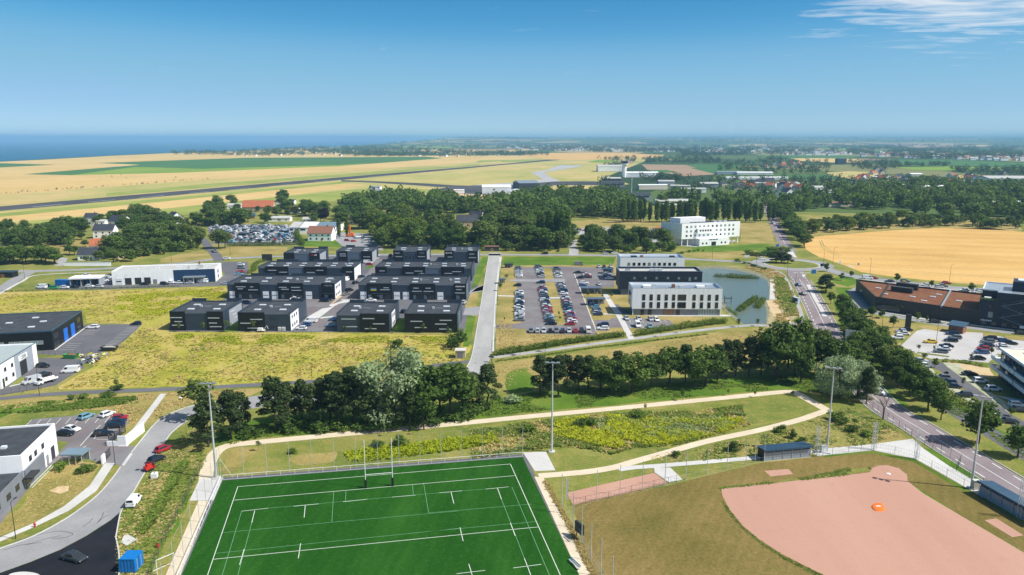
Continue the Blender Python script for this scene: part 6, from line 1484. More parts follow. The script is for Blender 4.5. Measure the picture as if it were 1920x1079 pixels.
# dugouts
def dugout(label, a, b, d, h):
    rot, w = frame_of(a, b)
    t = thing('dugout', label, 'dugout', (a.x, a.y, 0), rot, 'softball dugouts')
    bx(t, 'floor', 0, w, 0, d, 0, .1, 'concrete')
    bx(t, 'back_wall', 0, w, d - .12, d, .103, h - .3, 'slate_light'); bx(t, 'side_wall', 0, .12, .4, d - .122, .103, h - .2, 'black_clad'); bx(t, 'side_wall', w - .12, w, .4, d - .122, .103, h - .2, 'black_clad')
    b = MB(); pr = [(-.25, -.4, h + .15), (w + .25, -.4, h + .15), (w + .25, d + .3, h - .28), (-.25, d + .3, h - .28)]
    b.face(pr); b.face([(x, y, z - .16) for x, y, z in pr][::-1]); b.box(-.25, w + .25, -.42, -.38, h - .28, h + .15); b.face([(x, y, z) for x, y, z in ((-.25, -.4, h + .15), (-.25, d + .3, h - .28), (-.25, d + .3, h - .44), (-.25, -.4, h - .01))])
    rf = link('roof', b.mesh('roof', 'blue_roof'), t)
    n = int(w / .6); 
    for k in range(1, n): 
        rb2 = MB(); rb2.tube((k * w / n, -.4, h + .17), (k * w / n, d + .3, h - .26), .025, n=4); link('seam', rb2.mesh('seam', 'blue_roof'), rf)
    for k in range(6): bx(t, 'post', w * k / 5 - (.08 if k else 0), w * k / 5 + (0 if k else .08), 0, .08, .103, h - .2, 'galv')
    b = MB()
    for k in range(int(w / .35)): b.tube((k * .35, .04, .15), (k * .35, .04, h - .35), .012, n=3)
    for z in (.15, 1.0, h - .4): b.tube((0, .04, z), (w, .04, z), .02, n=4)
    link('mesh_front', b.mesh('mesh_front', 'steel'), t)
    for k in range(5): bx(t, 'front_panel', w * k / 5 + .1, w * (k + 1) / 5 - .1, .1, .13, .15, h * .72, 'midgrey_wall')
    bx(t, 'bench', .6, w - .6, d - .7, d - .3, .45, .52, 'wood')
dugout('long dugout with a sloping blue roof by the swale', G(*zQ(545, 468)[0]), G(*zQ(790, 445)[0]), 3.0, 2.75)
a_, b_ = G(*zQ(1676, 640)[0]), G(*zQ(1990, 822)[0])
dugout('blue roofed dugout at the avenue side of the softball field', a_, b_, 3.0, 2.8)
o = G(*zQ(858, 420)[0]); t = thing('control_cabinet', 'small white stone cabinet at the mast by the long dugout', 'cabinet', (o.x, o.y, 0)); bx(t, 'body', -.6, .6, -.4, .4, 0, 1.7, 'white_wall'); bx(t, 'lid', -.68, .68, -.48, .48, 1.703, 1.82, 'concrete')
o = G(*zQ(1660, 615)[0]); t = thing('control_cabinet', 'pale cabinet at the mast by the avenue side dugout', 'cabinet', (o.x, o.y, 0)); bx(t, 'body', -.6, .6, -.4, .4, 0, 2.0, 'cream_wall'); bx(t, 'lid', -.68, .68, -.48, .48, 2.003, 2.12, 'concrete')
# bench at the touchline, small benches
o = G(*z3(790, 1030)[0]); t = thing('team_bench', 'white team bench at the east touchline of the green pitch', 'bench', (o.x, o.y, 0), rad(-63))
bx(t, 'seat', -1.6, 1.6, -.2, .2, .42, .48, 'white_paint'); bx(t, 'backrest', -1.6, 1.6, .2, .26, .55, .95, 'white_paint')
for x in (-1.4, 0, 1.4): bx(t, 'leg', x - .04, x + .04, -.2, .25, 0, .418, 'galv')
o = G(*z3(758, 884)[0]); t = thing('floor_grate', 'small grey metal grate on the path beside the green pitch', 'grate', (o.x, o.y, .05), rad(-63))
for k in range(8): bx(t, 'bar', -.9 + k * .25, -.8 + k * .25, -.5, .5, 0, .05, 'steel')
bx(t, 'rim', -1.0, 1.1, -.56, -.51, 0, .06, 'dark_steel'); bx(t, 'rim', -1.0, 1.1, .51, .56, 0, .06, 'dark_steel')
o = G(*z3(815, 880)[0]); t = thing('scoreboard', 'black box scoreboard on posts beside the grey nets', 'board', (o.x, o.y, 0), rad(-60))
bx(t, 'board', -1.2, 1.2, -.2, .2, 1.0, 3.0, 'dark_steel')
for x in (-.9, .8): bx(t, 'post', x, x + .12, -.06, .06, 0, .998, 'dark_steel')
# training goal at the west fence
o = G(*zM(912, 1075)[0]); t = thing('training_goal', 'white portable goal frame beside the west path', 'goal', (o.x, o.y, 0), rad(50))
b = MB()
for q in (((0, 0, 0), (0, 0, 2.6)), ((3.0, 0, 0), (3.0, 0, 2.6)), ((0, 0, 2.6), (3.0, 0, 2.6)), ((0, 0, 2.6), (0, 1.6, 0)), ((3, 0, 2.6), (3, 1.6, 0)), ((0, 1.6, 0), (3, 1.6, 0))): b.tube(*q, .05, n=6)
link('frame', b.mesh('frame', 'white_paint'), t)
# drain covers, rubble and stones
o = G(*zM(745, 880)[0])
tag(sheet('concrete_slab', zM(700, 890, 720, 850, 745, 846, 770, 862, 798, 872, 770, 890, 735, 910), 'concrete', .12, kind=None), 'broken pale concrete slab on the bank above the blue container', 'slab')
def blob(label, name, cat, px, py, s, m, seed, z=0.0, flat=.7):
    o = G(px, py); r = random.Random(seed)
    bm = bmesh.new(); bmesh.ops.create_icosphere(bm, subdivisions=2, radius=1)
    for v in bm.verts:
        k = 1 + .28 * mnoise.noise(v.co * 1.7 + Vector((seed, 0, 0))); v.co *= k; v.co.z = max(-.2, v.co.z * flat)
    me = bpy.data.meshes.new(name); bm.to_mesh(me); bm.free(); me.materials.append(MATS[m])
    return tag(link(name, me, None, (o.x, o.y, z), r.uniform(0, 6), s), label, cat)
blob('pale boulder on the swale bank behind the rugby goal', 'boulder', 'rock', 701, 836, .9, 'rock', 1)
blob('second pale boulder close by on the swale bank', 'boulder', 'rock', 708, 840, .7, 'rock', 2)
blob('white stone lying on the verge beside the curved road top', 'boulder', 'rock', *z1(970, 130)[0], .7, 'white_wall', 3, 0, .4)
# red tow-behind machine and white tank on the road edge
o = G(*zM(872, 470)[0]); t = thing('compressor_trailer', 'small red and grey trailer machine parked behind the dark car', 'trailer', (o.x, o.y, 0), rad(55))
bx(t, 'body', -1.2, .8, -.6, .6, .5, 1.2, 'red_paint'); bx(t, 'hood', -.8, .4, -.5, .5, 1.203, 1.7, 'red_paint'); bx(t, 'drawbar', .803, 2.2, -.06, .06, .5, .6, 'dark_steel'); bx(t, 'base_frame', -1.3, .9, -.65, .65, .38, .497, 'dark_steel')
for y in (-.72, .56):
    b = MB(); b.tube((0, y, .33), (0, y + .16, .33), .33, n=10); link('wheel', b.mesh('wheel', 'rubber'), t, (-.2, 0, 0))
o = G(*zM(897, 515)[0]); t = thing('water_tank', 'white cube tank on a pallet beside the curved road', 'tank', (o.x, o.y, 0), rad(10))
bx(t, 'pallet', -.65, .65, -.65, .65, 0, .15, 'wood'); bx(t, 'tank', -.6, .6, -.6, .6, .153, 1.15, 'white_paint'); bx(t, 'cap', -.15, .15, -.15, .15, 1.153, 1.22, 'dark_steel')
o = G(*zM(915, 917)[0]); t = thing('red_canister', 'small red canister on the bank near the mesh fence', 'canister', (o.x, o.y, 0)); b = MB(); b.tube((0, 0, 0), (0, 0, .7), .3, .26, 10); link('body', b.mesh('body', 'red_paint'), t); bx(t, 'handle', -.15, .15, -.03, .03, .7, .8, 'dark_steel')
o = G(*zM(203, 800)[0]); t = thing('fire_hydrant', 'small red hydrant on the pavement below the clinic lawn', 'hydrant', (o.x, o.y, 0)); b = MB(); b.tube((0, 0, 0), (0, 0, .8), .16, .14, 8); b.tube((0, 0, .8), (0, 0, .95), .2, .05, 8); link('body', b.mesh('body', 'red_paint'), t); bx(t, 'outlet', -.28, .28, -.07, .07, .5, .64, 'red_paint')
# signs
def sign(label, px, py, w, h, z, m, yaw=0, posts=1, thick=.08, pm_='galv'):
    o = G(px, py); t = thing('sign_board', label, 'sign', (o.x, o.y, 0), rad(yaw))
    bx(t, 'panel', -w / 2, w / 2, -thick / 2, thick / 2, z, z + h, m)
    for k in range(posts):
        x = 0 if posts == 1 else (-w * .35 + k * w * .7)
        bx(t, 'post', x - .06, x + .06, .045, .15, 0, z + h * .8, pm_)
    return t
sign('large white billboard back among the avenue trees', *zI(705, 738)[0], 9.0, 4.6, 2.5, 'sign_white', -28, 2)
sign('dark tall sign pillar at the pale car park entrance', *zE(695, 665)[0], 2.0, 5.2, .2, 'dark_steel', -20, 1, .5)
sign('blue road sign at the north avenue mouth', *zI(192, 100)[0], 2.2, 1.8, 2.2, 'sign_blue', 10)
sign('small blue traffic sign on the wheat field verge', *zI(590, 200)[0], 1.2, 1.8, 1.4, 'sign_white', 0)
sign('small blue sign on the wheat verge further east', *zI(705, 208)[0], 1.0, 1.0, 1.4, 'sign_blue', 0)
sign('blue road sign south east of the roundabout', *zI(422, 262)[0], 2.4, 2.2, 1.2, 'sign_blue', 0)
sign('white direction sign in the shrubs north of the pond', 1400, 486, 3.2, 1.4, 1.0, 'sign_white', 0, 2)
sign('tall dark advertising box by the garage junction', *zA(1085, 275)[0], 6, 4, .5, 'dark_steel', 0, 2, .3)
o = G(*zI(312, 432)[0]); t = thing('bus_shelter', 'pale bus shelter on the pavement above the pond', 'shelter', (o.x, o.y, 0), rad(-72))
bx(t, 'roof', -2, 2, -.8, .8, 2.3, 2.45, 'galv'); bx(t, 'back_panel', -1.9, 1.9, .68, .74, .3, 2.2, 'glass_pale')
for x in (-1.9, 1.8): bx(t, 'side_panel', x, x + .08, -.7, .66, .1, 2.297, 'strip_light')
bx(t, 'bench', -1.2, 1.2, .2, .6, .42, .5, 'wood')
# skips and scrap in the workshop yard
def skip(label, px, py, m, fill, s=1.0):
    o = G(px, py); t = thing('skip_container', label, 'skip', (o.x, o.y, 0), rad(R.uniform(-6, 6)))
    b = MB(); a = [(-1.6 * s, -1), (1.6 * s, -1), (1.6 * s, 1), (-1.6 * s, 1)]; c = [(-2.3 * s, -1.15), (2.3 * s, -1.15), (2.3 * s, 1.15), (-2.3 * s, 1.15)]
    for k in range(4): b.face([(*a[k], .1), (*a[(k + 1) % 4], .1), (*c[(k + 1) % 4], 1.5), (*c[k], 1.5)])
    b.face([(*q, .12) for q in a]); link('tub', b.mesh('tub', m), t)
    bm = bmesh.new(); bmesh.ops.create_icosphere(bm, subdivisions=2, radius=1)
    for v in bm.verts: v.co *= 1 + .4 * mnoise.noise(v.co * 2 + Vector((px, 0, 0))); v.co.x *= 1.9 * s; v.co.z = v.co.z * .45 + 1.2
    me = bpy.data.meshes.new('rubble_load'); bm.to_mesh(me); bm.free(); me.materials.append(MATS[fill]); link('rubble_load', me, t)
skip('green skip full of scrap in the workshop yard', *zS(722, 605)[0], 'green_skip', 'tile_brown'); skip('dark skip at the yard corner beside the painted bays', *zS(1110, 528)[0], 'dark_steel', 'rock', 1.2)
bits = [('white_paint', 'white'), ('wood', 'brown'), ('steel', 'grey'), ('yellow_paint', 'yellow'), ('rock', 'stony'), ('slate_light', 'slate'), ('dark_steel', 'dark')]
pr = random.Random(4)
SP = [(815, 590), (850, 600), (880, 595), (905, 585), (935, 590), (870, 625), (920, 610), (960, 600), (985, 590), (1010, 585), (1040, 580), (1065, 575), (880, 650), (905, 645), (935, 650), (960, 640), (850, 665), (1000, 605), (835, 640), (980, 622)]
for i, (x, y) in enumerate(SP):
    o = G(*zS(x, y)[0]); m_, c_ = bits[i % 7]
    t = thing('scrap_pile', f'{c_} heap of building scrap, {ordn(i // 7 + 1)} {c_} heap in the workshop yard', 'scrap', (o.x, o.y, 0), pr.uniform(0, 6), 'scrap heaps in the workshop yard')
    for k in range(5):
        s = pr.uniform(.5, 1.3); b = MB(); b.box(-s, s, -.18, .18, -.1, .1)
        q = link('plank', b.mesh('plank', bits[(i + k) % 7][0] if k % 3 == 0 else m_), t, (pr.uniform(-.7, .7), pr.uniform(-.7, .7), .15 + .16 * k)); q.rotation_euler = (pr.uniform(-.25, .25), pr.uniform(-.3, .3), pr.uniform(0, 3))
for i, x in enumerate((1213, 1253)):
    o = G(*zA(x, 975)[0]); t = thing('heat_pump', ('white heat pump box on the meadow side of the unit wall, western of two', 'white heat pump box on the meadow side of the unit wall, eastern of two')[i], 'appliance', (o.x, o.y, 0)); bx(t, 'body', -.6, .6, -.4, .4, .1, 1.5, 'white_paint'); bx(t, 'grille', -.45, .45, -.44, -.403, .4, 1.2, 'galv'); bx(t, 'feet', -.6, .6, -.35, .35, 0, .097, 'dark_steel')
o = G(*zA(1025, 985)[0]); t = thing('trailer', 'white trailer with a folded boom behind the unit with colour windows', 'trailer', (o.x, o.y, 0)); bx(t, 'deck', -1.4, 1.4, -.7, .7, .5, .75, 'white_paint'); bx(t, 'box', -1.2, .6, -.6, .6, .753, 1.5, 'white_paint')
b = MB(); b.tube((.8, 0, .75), (2.2, 0, 2.4), .12, n=6); b.tube((2.2, 0, 2.4), (2.6, 0, 1.2), .1, n=6); link('boom', b.mesh('boom', 'galv'), t)
for y in (-.8, .66):
    b = MB(); b.tube((0, y, .35), (0, y + .14, .35), .34, n=10); link('wheel', b.mesh('wheel', 'rubber'), t)
# walls and hedges of the western gardens
a_, b_ = G(*zH(480, 556)[0]), G(*zH(832, 553)[0]); rot, L = frame_of(a_, b_)
t = thing('garden_wall', 'long white garden wall along the back road', 'wall', (a_.x, a_.y, 0), rot); bx(t, 'wall', 0, L, 0, .3, 0, 2.0, 'white_wall'); bx(t, 'coping', -.1, L + .1, -.08, .38, 2.003, 2.12, 'roof_pale')
a_, b_ = G(*zH(890, 512)[0]), G(*zH(985, 475)[0]); rot, L = frame_of(a_, b_)
t = thing('garden_wall', 'sloping stone garden wall under the trees', 'wall', (a_.x, a_.y, 0), rot); bx(t, 'wall', 0, L, 0, .4, 0, 2.6, 'stone_wall'); bx(t, 'coping', -.1, L + .1, -.08, .48, 2.603, 2.75, 'roof_pale')
o = G(*zO(10, 745)[0]); t = thing('substation', 'small concrete substation beside the foot of the pale road', 'cabin', (o.x, o.y, 0)); bx(t, 'wall', -1.6, 1.6, 0, 3, 0, 2.6, 'stone_wall'); bx(t, 'roof', -1.8, 1.8, -.2, 3.2, 2.603, 2.8, 'concrete'); bx(t, 'door', -.8, .8, -.06, -.003, .02, 2.0, 'grey_wall')
o = G(*zK(20, 236)[0]); t = thing('wooden_cabin', 'small dark cabin by the side road junction', 'cabin', (o.x, o.y, 0)); bx(t, 'wall', -5, 5, 0, 5, 0, 2.8, 'black_clad'); bx(t, 'roof', -5.3, 5.3, -.3, 5.3, 2.803, 3.05, 'slate'); bx(t, 'door', -1, 1, -.06, -.003, .02, 2.1, 'tile_brown')
o = G(*zO(200, 100)[0]); t = thing('wooden_cabin', 'small brown shed at the wood edge by the road junction', 'cabin', (o.x, o.y, 0)); bx(t, 'wall', -4.5, 4.5, 0, 4, 0, 2.8, 'slate'); bx(t, 'roof', -4.8, 4.8, -.3, 4.3, 2.803, 3.05, 'tile_brown'); bx(t, 'door', -1, 1, -.06, -.003, .02, 2.1, 'wood')
# pond jetty
o = G(*zD(1175, 590)[0]); t = thing('jetty_frame', 'small steel lookout frame between white office and pond', 'jetty', (o.x, o.y, 0), rad(-10)); bx(t, 'deck', 0, 3.2, 0, 1.4, 2.2, 2.35, 'dark_steel')
for x in (.1, 2.9):
    for y in (.1, 1.2): bx(t, 'post', x, x + .12, y, y + .12, 0, 3.3, 'dark_steel')

# ================================================================ VEGETATION
def quads_mesh(name, P, m, cross=False):
    """P: n x 4 x 3 array of quads -> mesh"""
    n = len(P); me = bpy.data.meshes.new(name)
    me.vertices.add(n * 4); me.vertices.foreach_set('co', P.reshape(-1).astype(np.float32))
    me.loops.add(n * 4); me.loops.foreach_set('vertex_index', np.arange(n * 4, dtype=np.int32))
    me.polygons.add(n); me.polygons.foreach_set('loop_start', np.arange(0, n * 4, 4, dtype=np.int32))
    me.update(calc_edges=True); me.materials.append(MATS[m] if isinstance(m, str) else m)
    return me
def leaf_quads(cl, n, size, rng, out=.65, thick=.35, droop=0.0):
    """leaf clumps: quads spread over the shells of ellipsoids cl (k x 6: centre, radii)"""
    cl = np.asarray(cl, float)
    w = cl[:, 3] * cl[:, 4] + cl[:, 3] * cl[:, 5]; idx = rng.choice(len(cl), n, p=w / w.sum())
    d = rng.normal(size=(n, 3)); d /= np.linalg.norm(d, axis=1)[:, None]
    r = 1 - thick * rng.random(n) ** 1.5
    c = cl[idx, :3] + d * cl[idx, 3:] * r[:, None] * (1 + .12 * rng.normal(size=(n, 1)))
    nn = d * out + rng.normal(size=(n, 3)) * .55 + np.array([0, 0, .25]); nn /= np.linalg.norm(nn, axis=1)[:, None]
    a = np.cross(nn, rng.normal(size=(n, 3))); a /= np.linalg.norm(a, axis=1)[:, None]
    a[:, 2] -= droop; b = np.cross(nn, a)
    s = size * rng.uniform(.55, 1.35, n)[:, None]
    a, b = a * s, b * s * rng.uniform(.45, .9, n)[:, None]
    return np.stack([c - a, c - b * .9, c + a, c + b * .9], axis=1)
def trunk_mb(h, r, limbs, rng, z0=.35, lean=.0):
    b = MB(); k = 5; prev = Vector((0, 0, 0))
    pts = [Vector((rng.normal() * .06 * h * .12 * i, rng.normal() * .06 * h * .12 * i, h * i / k)) for i in range(k + 1)]
    for i in range(k): b.tube(pts[i], pts[i + 1], r * (1 - .8 * i / k), r * (1 - .8 * (i + 1) / k), 7, cap=False)
    for c in limbs:
        zz = max(h * z0, min(c[2] - .8, h * .85)); i = min(k - 1, int(zz / h * k)); s = pts[i].lerp(pts[i + 1], zz / h * k - i)
        e = Vector(c[:3]); mid = s.lerp(e, .5) + Vector((0, 0, .25)); rr = r * .38
        b.tube(s, mid, rr, rr * .7, 5, cap=False); b.tube(mid, e, rr * .7, rr * .25, 5, cap=False)
    return b
TPL = {}
def add_tpl(kind, h, cl, n, size, leaf, seed, tr=.22, z0=.3, droop=0, limbs=10):
    rng = np.random.default_rng(seed)
    q = leaf_quads(cl, n, size, rng, droop=droop)
    lim = [cl[i] for i in rng.choice(len(cl), min(limbs, len(cl)), replace=False)] if limbs else []
    TPL.setdefault(kind, []).append((h, quads_mesh('crown', q, leaf), trunk_mb(h * .82, tr, lim, rng, z0).mesh('trunk', 'bark')))
for s in range(4):   # pines: irregular whorls, bare lower trunk
    r = np.random.default_rng(100 + s); cl = []
    for k in range(26):
        z = 3.6 + 9.0 * (k / 25) ** .9; rr = 2.9 * (1 - ((z - 3.0) / 10.2) ** 1.8) + .25; a = k * 2.4 + r.normal() * .5; f = r.uniform(.45, 1.0)
        cl.append((math.cos(a) * rr * f, math.sin(a) * rr * f, z, r.uniform(.9, 1.45), r.uniform(.9, 1.45), r.uniform(.5, .85)))
    add_tpl('pine', 13, cl, 3400, .32, 'leaf_pine', s, .26, .2, limbs=16)
for s in range(5):   # broadleaves
    r = np.random.default_rng(200 + s); cl = [(0, 0, 7.2, 2.2, 2.2, 2.6)]
    for k in range(24):
        d = r.normal(size=3); d /= np.linalg.norm(d); d[2] = d[2] * .95 + .1
        sc = r.uniform(.75, 1.05); cl.append((d[0] * 3.2 * sc, d[1] * 3.2 * sc, 7.2 + d[2] * 3.6 * sc, r.uniform(1.1, 1.9), r.uniform(1.1, 1.9), r.uniform(.9, 1.5)))
    add_tpl('oak', 12, cl, 2600, .38, 'leaf_oak', 10 + s, .28, .25, limbs=12)
    add_tpl('mid', 12, cl, 2400, .40, 'leaf_mid', 30 + s, .28, .25, limbs=10)
    if s < 2: add_tpl('bright', 12, cl, 2400, .40, 'leaf_bright', 40 + s, .25, .25, limbs=10); add_tpl('purple', 12, cl, 2400, .40, 'leaf_purple', 50 + s, .25, .25, limbs=8)
for s in range(3):   # silver willows: broad, billowing
    r = np.random.default_rng(300 + s); cl = []
    for k in range(34):
        a = r.uniform(0, 6.28); z = r.uniform(2.2, 10.6); rr = 4.4 * math.sqrt(max(.05, 1 - ((z - 5.0) / 6.6) ** 2)) * r.uniform(.45, 1)
        cl.append((math.cos(a) * rr, math.sin(a) * rr, z, r.uniform(.9, 1.7), r.uniform(.9, 1.7), r.uniform(1.0, 1.8)))
    add_tpl('willow', 12, cl, 9000, .18, 'leaf_silver', 60 + s, .35, .15, droop=.5, limbs=10)
for s in range(3):   # poplars: tall ovals
    r = np.random.default_rng(400 + s); cl = []
    for k in range(26):
        z = 3 + 13 * k / 25; rr = 2.0 * math.sin(math.pi * min(1, (z - 1.2) / 16.5)) ** .6; a = k * 2.4
        cl.append((math.cos(a) * rr * .6, math.sin(a) * rr * .6, z, r.uniform(.8, 1.3), r.uniform(.8, 1.3), r.uniform(1.0, 1.7)))
    add_tpl('poplar', 17, cl, 2400, .40, 'leaf_oak', 70 + s, .28, .1, limbs=6)
for s in range(3):   # young trees
    r = np.random.default_rng(500 + s); cl = [(r.normal() * .35, r.normal() * .35, 2.2 + r.uniform(0, 1.8), .55, .55, .6) for k in range(8)]
    add_tpl('sapling', 4.5, cl, 420, .17, 'leaf_mid', 80 + s, .06, .4, limbs=5)
for s in range(4):   # shrubs
    r = np.random.default_rng(600 + s); cl = [(r.normal() * .55, r.normal() * .55, .75 + r.uniform(-.2, .5), .6, .6, .55) for k in range(8)]
    add_tpl('shrub', 2, cl, 520, .16, 'leaf_hedge', 90 + s, .05, .1, limbs=4); add_tpl('dark_shrub', 2, cl, 520, .16, 'leaf_oak', 95 + s, .05, .1, limbs=4); add_tpl('silver_shrub', 2, cl, 520, .16, 'leaf_silver', 97 + s, .05, .1, limbs=4)
# one winter-bare tree
rb0 = np.random.default_rng(7); bb = MB()
def grow(p, d, L, r, lev):
    e = p + d * L; bb.tube(p, e, r, r * .62, 5, cap=False)
    if lev == 0: return
    for k in range(3 if lev > 1 else 4):
        nd = (d + Vector(rb0.normal(size=3)) * .45 + Vector((0, 0, .12))).normalized(); grow(p.lerp(e, .55 + .15 * k), nd, L * .66, r * .5, lev - 1)
grow(Vector((0, 0, 0)), Vector((.05, 0, 1)), 3.0, .2, 4)
BARE = bb.mesh('trunk', 'bark')
trr = random.Random(21)
def plant(kind, px, py, h=None, top=None, wide=1.0, label='', cat='tree', group=None, name=None, xy=None):
    v = TPL[kind]; th, crown, trunk = v[trr.randrange(len(v))]
    o = Vector(xy) if xy else G(px, py)
    if top is not None: h = max(2, topz(px, py, top))
    s = h / (th * .985); nm = name or {'pine': 'pine_tree', 'oak': 'broadleaf_tree', 'mid': 'broadleaf_tree', 'bright': 'broadleaf_tree', 'purple': 'purple_tree', 'willow': 'silver_willow', 'poplar': 'poplar_tree', 'sapling': 'young_tree'}.get(kind, 'shrub')
    if nm == 'broadleaf_tree' and group:
        nm = 'avenue_tree' if 'avenue' in group else 'scrub_tree' if 'scrub' in group else 'garden_tree' if 'garden' in group or 'side road' in group else nm
    t = thing(nm, label, cat, (o.x, o.y, 0), trr.uniform(0, 6.28), group)
    if kind == 'pine': wide *= 1.14
    t.scale = (s * wide, s * wide, s)
    link('trunk', trunk, t); link('crown', crown, t)
    return t
def series(items, desc, where, group, kinddef, side='left'):
    """items: (px, py, top or None, wide, kind, h) -> labelled by order from the left"""
    items = sorted(items, key=lambda q: q[0])
    for i, q in enumerate(items):
        k = q[4] if len(q) > 4 and q[4] else kinddef
        plant(k, q[0], q[1], q[5] if len(q) > 5 else None, q[2], q[3], f'{desc}, {ordn(i + 1)} from the left {where}', group=group)
# front pines and the silver willow
series([(391, 838, 740, 1.0), (433, 823, 738, 1.15), (518, 809, 711, 1.05), (566, 788, 715, 1.05), (606, 795, 712, 1.0), (632, 800, 700, 1.1), (662, 796, 692, 1.05), (690, 802, 712, .95), (768, 806, 725, .85), (914, 763, 686, 1.15), (886, 770, 700, 1.0), (650, 775, 705, 1.0), (728, 808, 735, .8), (540, 792, 718, .9), (585, 800, 722, .9), (455, 806, 738, .9), (620, 785, 706, 1.0)],
       'dark pine', 'in the row behind the green pitch', 'pines behind the green pitch', 'pine')
series([(800, 792, 690, 1.15), (846, 785, 682, 1.25), (826, 775, 688, 1.1), (866, 772, 690, 1.0), (795, 806, 735, .9)], 'full dark broadleaf tree', 'beside the pines behind the green pitch', 'broadleaf trees behind the green pitch', 'oak')
plant('willow', 738, 786, None, 644, 1.3, 'big silver leaved willow among the dark pines behind the pitch')
for i, (x, y) in enumerate(((470, 818), (545, 806), (600, 806), (625, 806), (650, 806), (680, 808), (705, 808), (735, 805), (780, 803), (815, 797), (850, 790), (880, 782), (900, 772))): plant('dark_shrub', x, y, trr.uniform(2.2, 3.6), None, 1.6, f'low bush under the pines behind the pitch, {ordn(i + 1)} from the left', 'bush', 'bushes under the pines')
plant('silver_shrub', 960, 756, 2.6, None, 1.4, 'round silver bush on the grass east of the pines', 'bush')
series([(1013, 740, 668, .95), (1047, 742, 668, 1.0), (1085, 733, 669, 1.0), (1125, 733, 665, 1.25, 'oak'), (1185, 736, 657, 1.3, 'oak'), (1254, 722, 653, 1.25, 'oak'), (1285, 718, 648, 1.0), (1322, 724, 651, 1.35, 'oak'), (1362, 708, 639, .95), (1379, 706, 640, .9), (1404, 706, 634, 1.0), (1426, 704, 636, .85), (1158, 722, 660, 1.1), (1064, 728, 668, 1.0), (1103, 728, 668, 1.1), (1222, 728, 662, 1.1, 'oak'), (1302, 728, 660, 1.1, 'oak'), (1345, 716, 648, 1.0), (1150, 742, 680, 1.1, 'oak'), (1030, 735, 672, 1.0)],
       'dark tree', 'in the row beyond the sand path', 'trees beyond the sand path', 'pine')
series([(1455, 712, 608, 1.15, 'oak'), (1490, 705, 600, 1.0, 'oak'), (1478, 690, 612, 1.1, 'pine'), (1515, 700, 622, 1.0, 'pine'), (1545, 706, 630, 1.1, 'oak'), (1530, 690, 615, 1.0, 'mid'), (1570, 712, 640, 1.0, 'oak'), (1440, 690, 618, .9, 'pine'), (1595, 700, 636, 1.1, 'oak'), (1500, 720, 640, .9, 'oak')],
       'dark tree', 'in the thicket beside the avenue', 'thicket trees beside the avenue', 'oak')
plant('willow', 1572, 748, None, 664, 1.15, 'pale silver willow at the avenue end of the sand path'); plant('willow', 1608, 744, None, 670, 1.1, 'second pale silver willow behind the pine by the avenue')
plant('pine', 1624, 758, None, 690, .8, 'lone pine in front of the silver willows')
o = G(1655, 787); t = thing('bare_tree', 'leafless reddish tree beside the avenue fence', 'tree', (o.x, o.y, 0)); t.scale = (1.1, 1.1, 1.05); link('trunk', BARE, t)
# avenue trees
series([(1682, 728, 688, 1.0), (1705, 745, 701, 1.1), (1740, 770, 709, 1.25), (1764, 788, 742, 1.1), (1834, 832, 752, 1.2), (1908, 857, 798, 1.2), (1722, 752, 715, 1.0)], 'round avenue tree', 'on the green strip beside the avenue', 'avenue trees on the strip', 'oak')
av = [(1585, 612, 566), (1593, 628, 580), (1602, 642, 590), (1612, 655, 604), (1625, 668, 612), (1590, 652, 608), (1604, 672, 622), (1638, 682, 634), (1656, 700, 648), (1642, 662, 622), (1660, 678, 632), (1678, 694, 648), (1690, 708, 655), (1705, 720, 668), (1672, 712, 668), (1720, 728, 682), (1738, 742, 694), (1760, 752, 710), (1625, 640, 598), (1650, 655, 612), (1612, 690, 640), (1580, 590, 552)]
series([(x, y, t_, 1.15, ('oak', 'oak', 'mid')[i % 3]) for i, (x, y, t_) in enumerate(av)], 'green avenue tree', 'in the dense belt between avenue and lots', 'avenue belt trees', 'oak')
series([(*zI(500, 365)[0], 516, 1.9, 'pine'), (*zI(470, 330)[0], 520, 1.5, 'pine'), (*zI(530, 440)[0], 548, 1.0, 'oak'), (*zI(600, 290)[0], 512, 1.1, 'mid'), (*zI(660, 275)[0], 508, .9, 'mid'), (*zI(505, 235)[0], 494, 1.0, 'mid'), (*zI(715, 525)[0], 577, 1.1, 'oak'), (*zI(785, 520)[0], 574, 1.1, 'oak'), (*zI(850, 530)[0], 580, 1.0, 'oak')],
       'tree', 'on the lawns between roundabout and dark centre', 'trees by the dark centre', 'oak')
series([(*zI(185, 180)[0], 472, 2.3), (*zI(218, 182)[0], 473, 2.3), (*zI(258, 184)[0], 477, 2.2)], 'low spreading pine', 'on the roundabout island', 'roundabout pines', 'pine')
series([(*zE(595, 240)[0], 513, 1.1), (*zE(915, 290)[0], 526, 1.1), (*zE(1280, 335)[0], 531, 1.1), (*zE(560, 660)[0], 592, 1.0, 'oak'), (*zE(780, 610)[0], 585, .9, 'oak'), (*zE(872, 610)[0], 592, .7, 'mid'), (*zE(795, 885)[0], 646, 1.0, 'sapling'), (*zE(935, 890)[0], 648, .8, 'sapling'), (*zE(1275, 965)[0], 662, 1.0, 'sapling'), (*zE(1465, 900)[0], 652, 1.0, 'mid'), (*zE(945, 1030)[0], 672, 1.0, 'bright'), (*zE(855, 945)[0], 664, .9, 'dark_shrub'), (*zF(1045, 345)[0], 697, 1.0, 'purple'), (*zF(1200, 430)[0], 708, 1.0, 'sapling'), (*zF(1650, 690)[0], 765, 1.0, 'mid')],
       'small planted tree', 'around the pale car park and its back lot', 'small trees around the pale car park', 'mid')
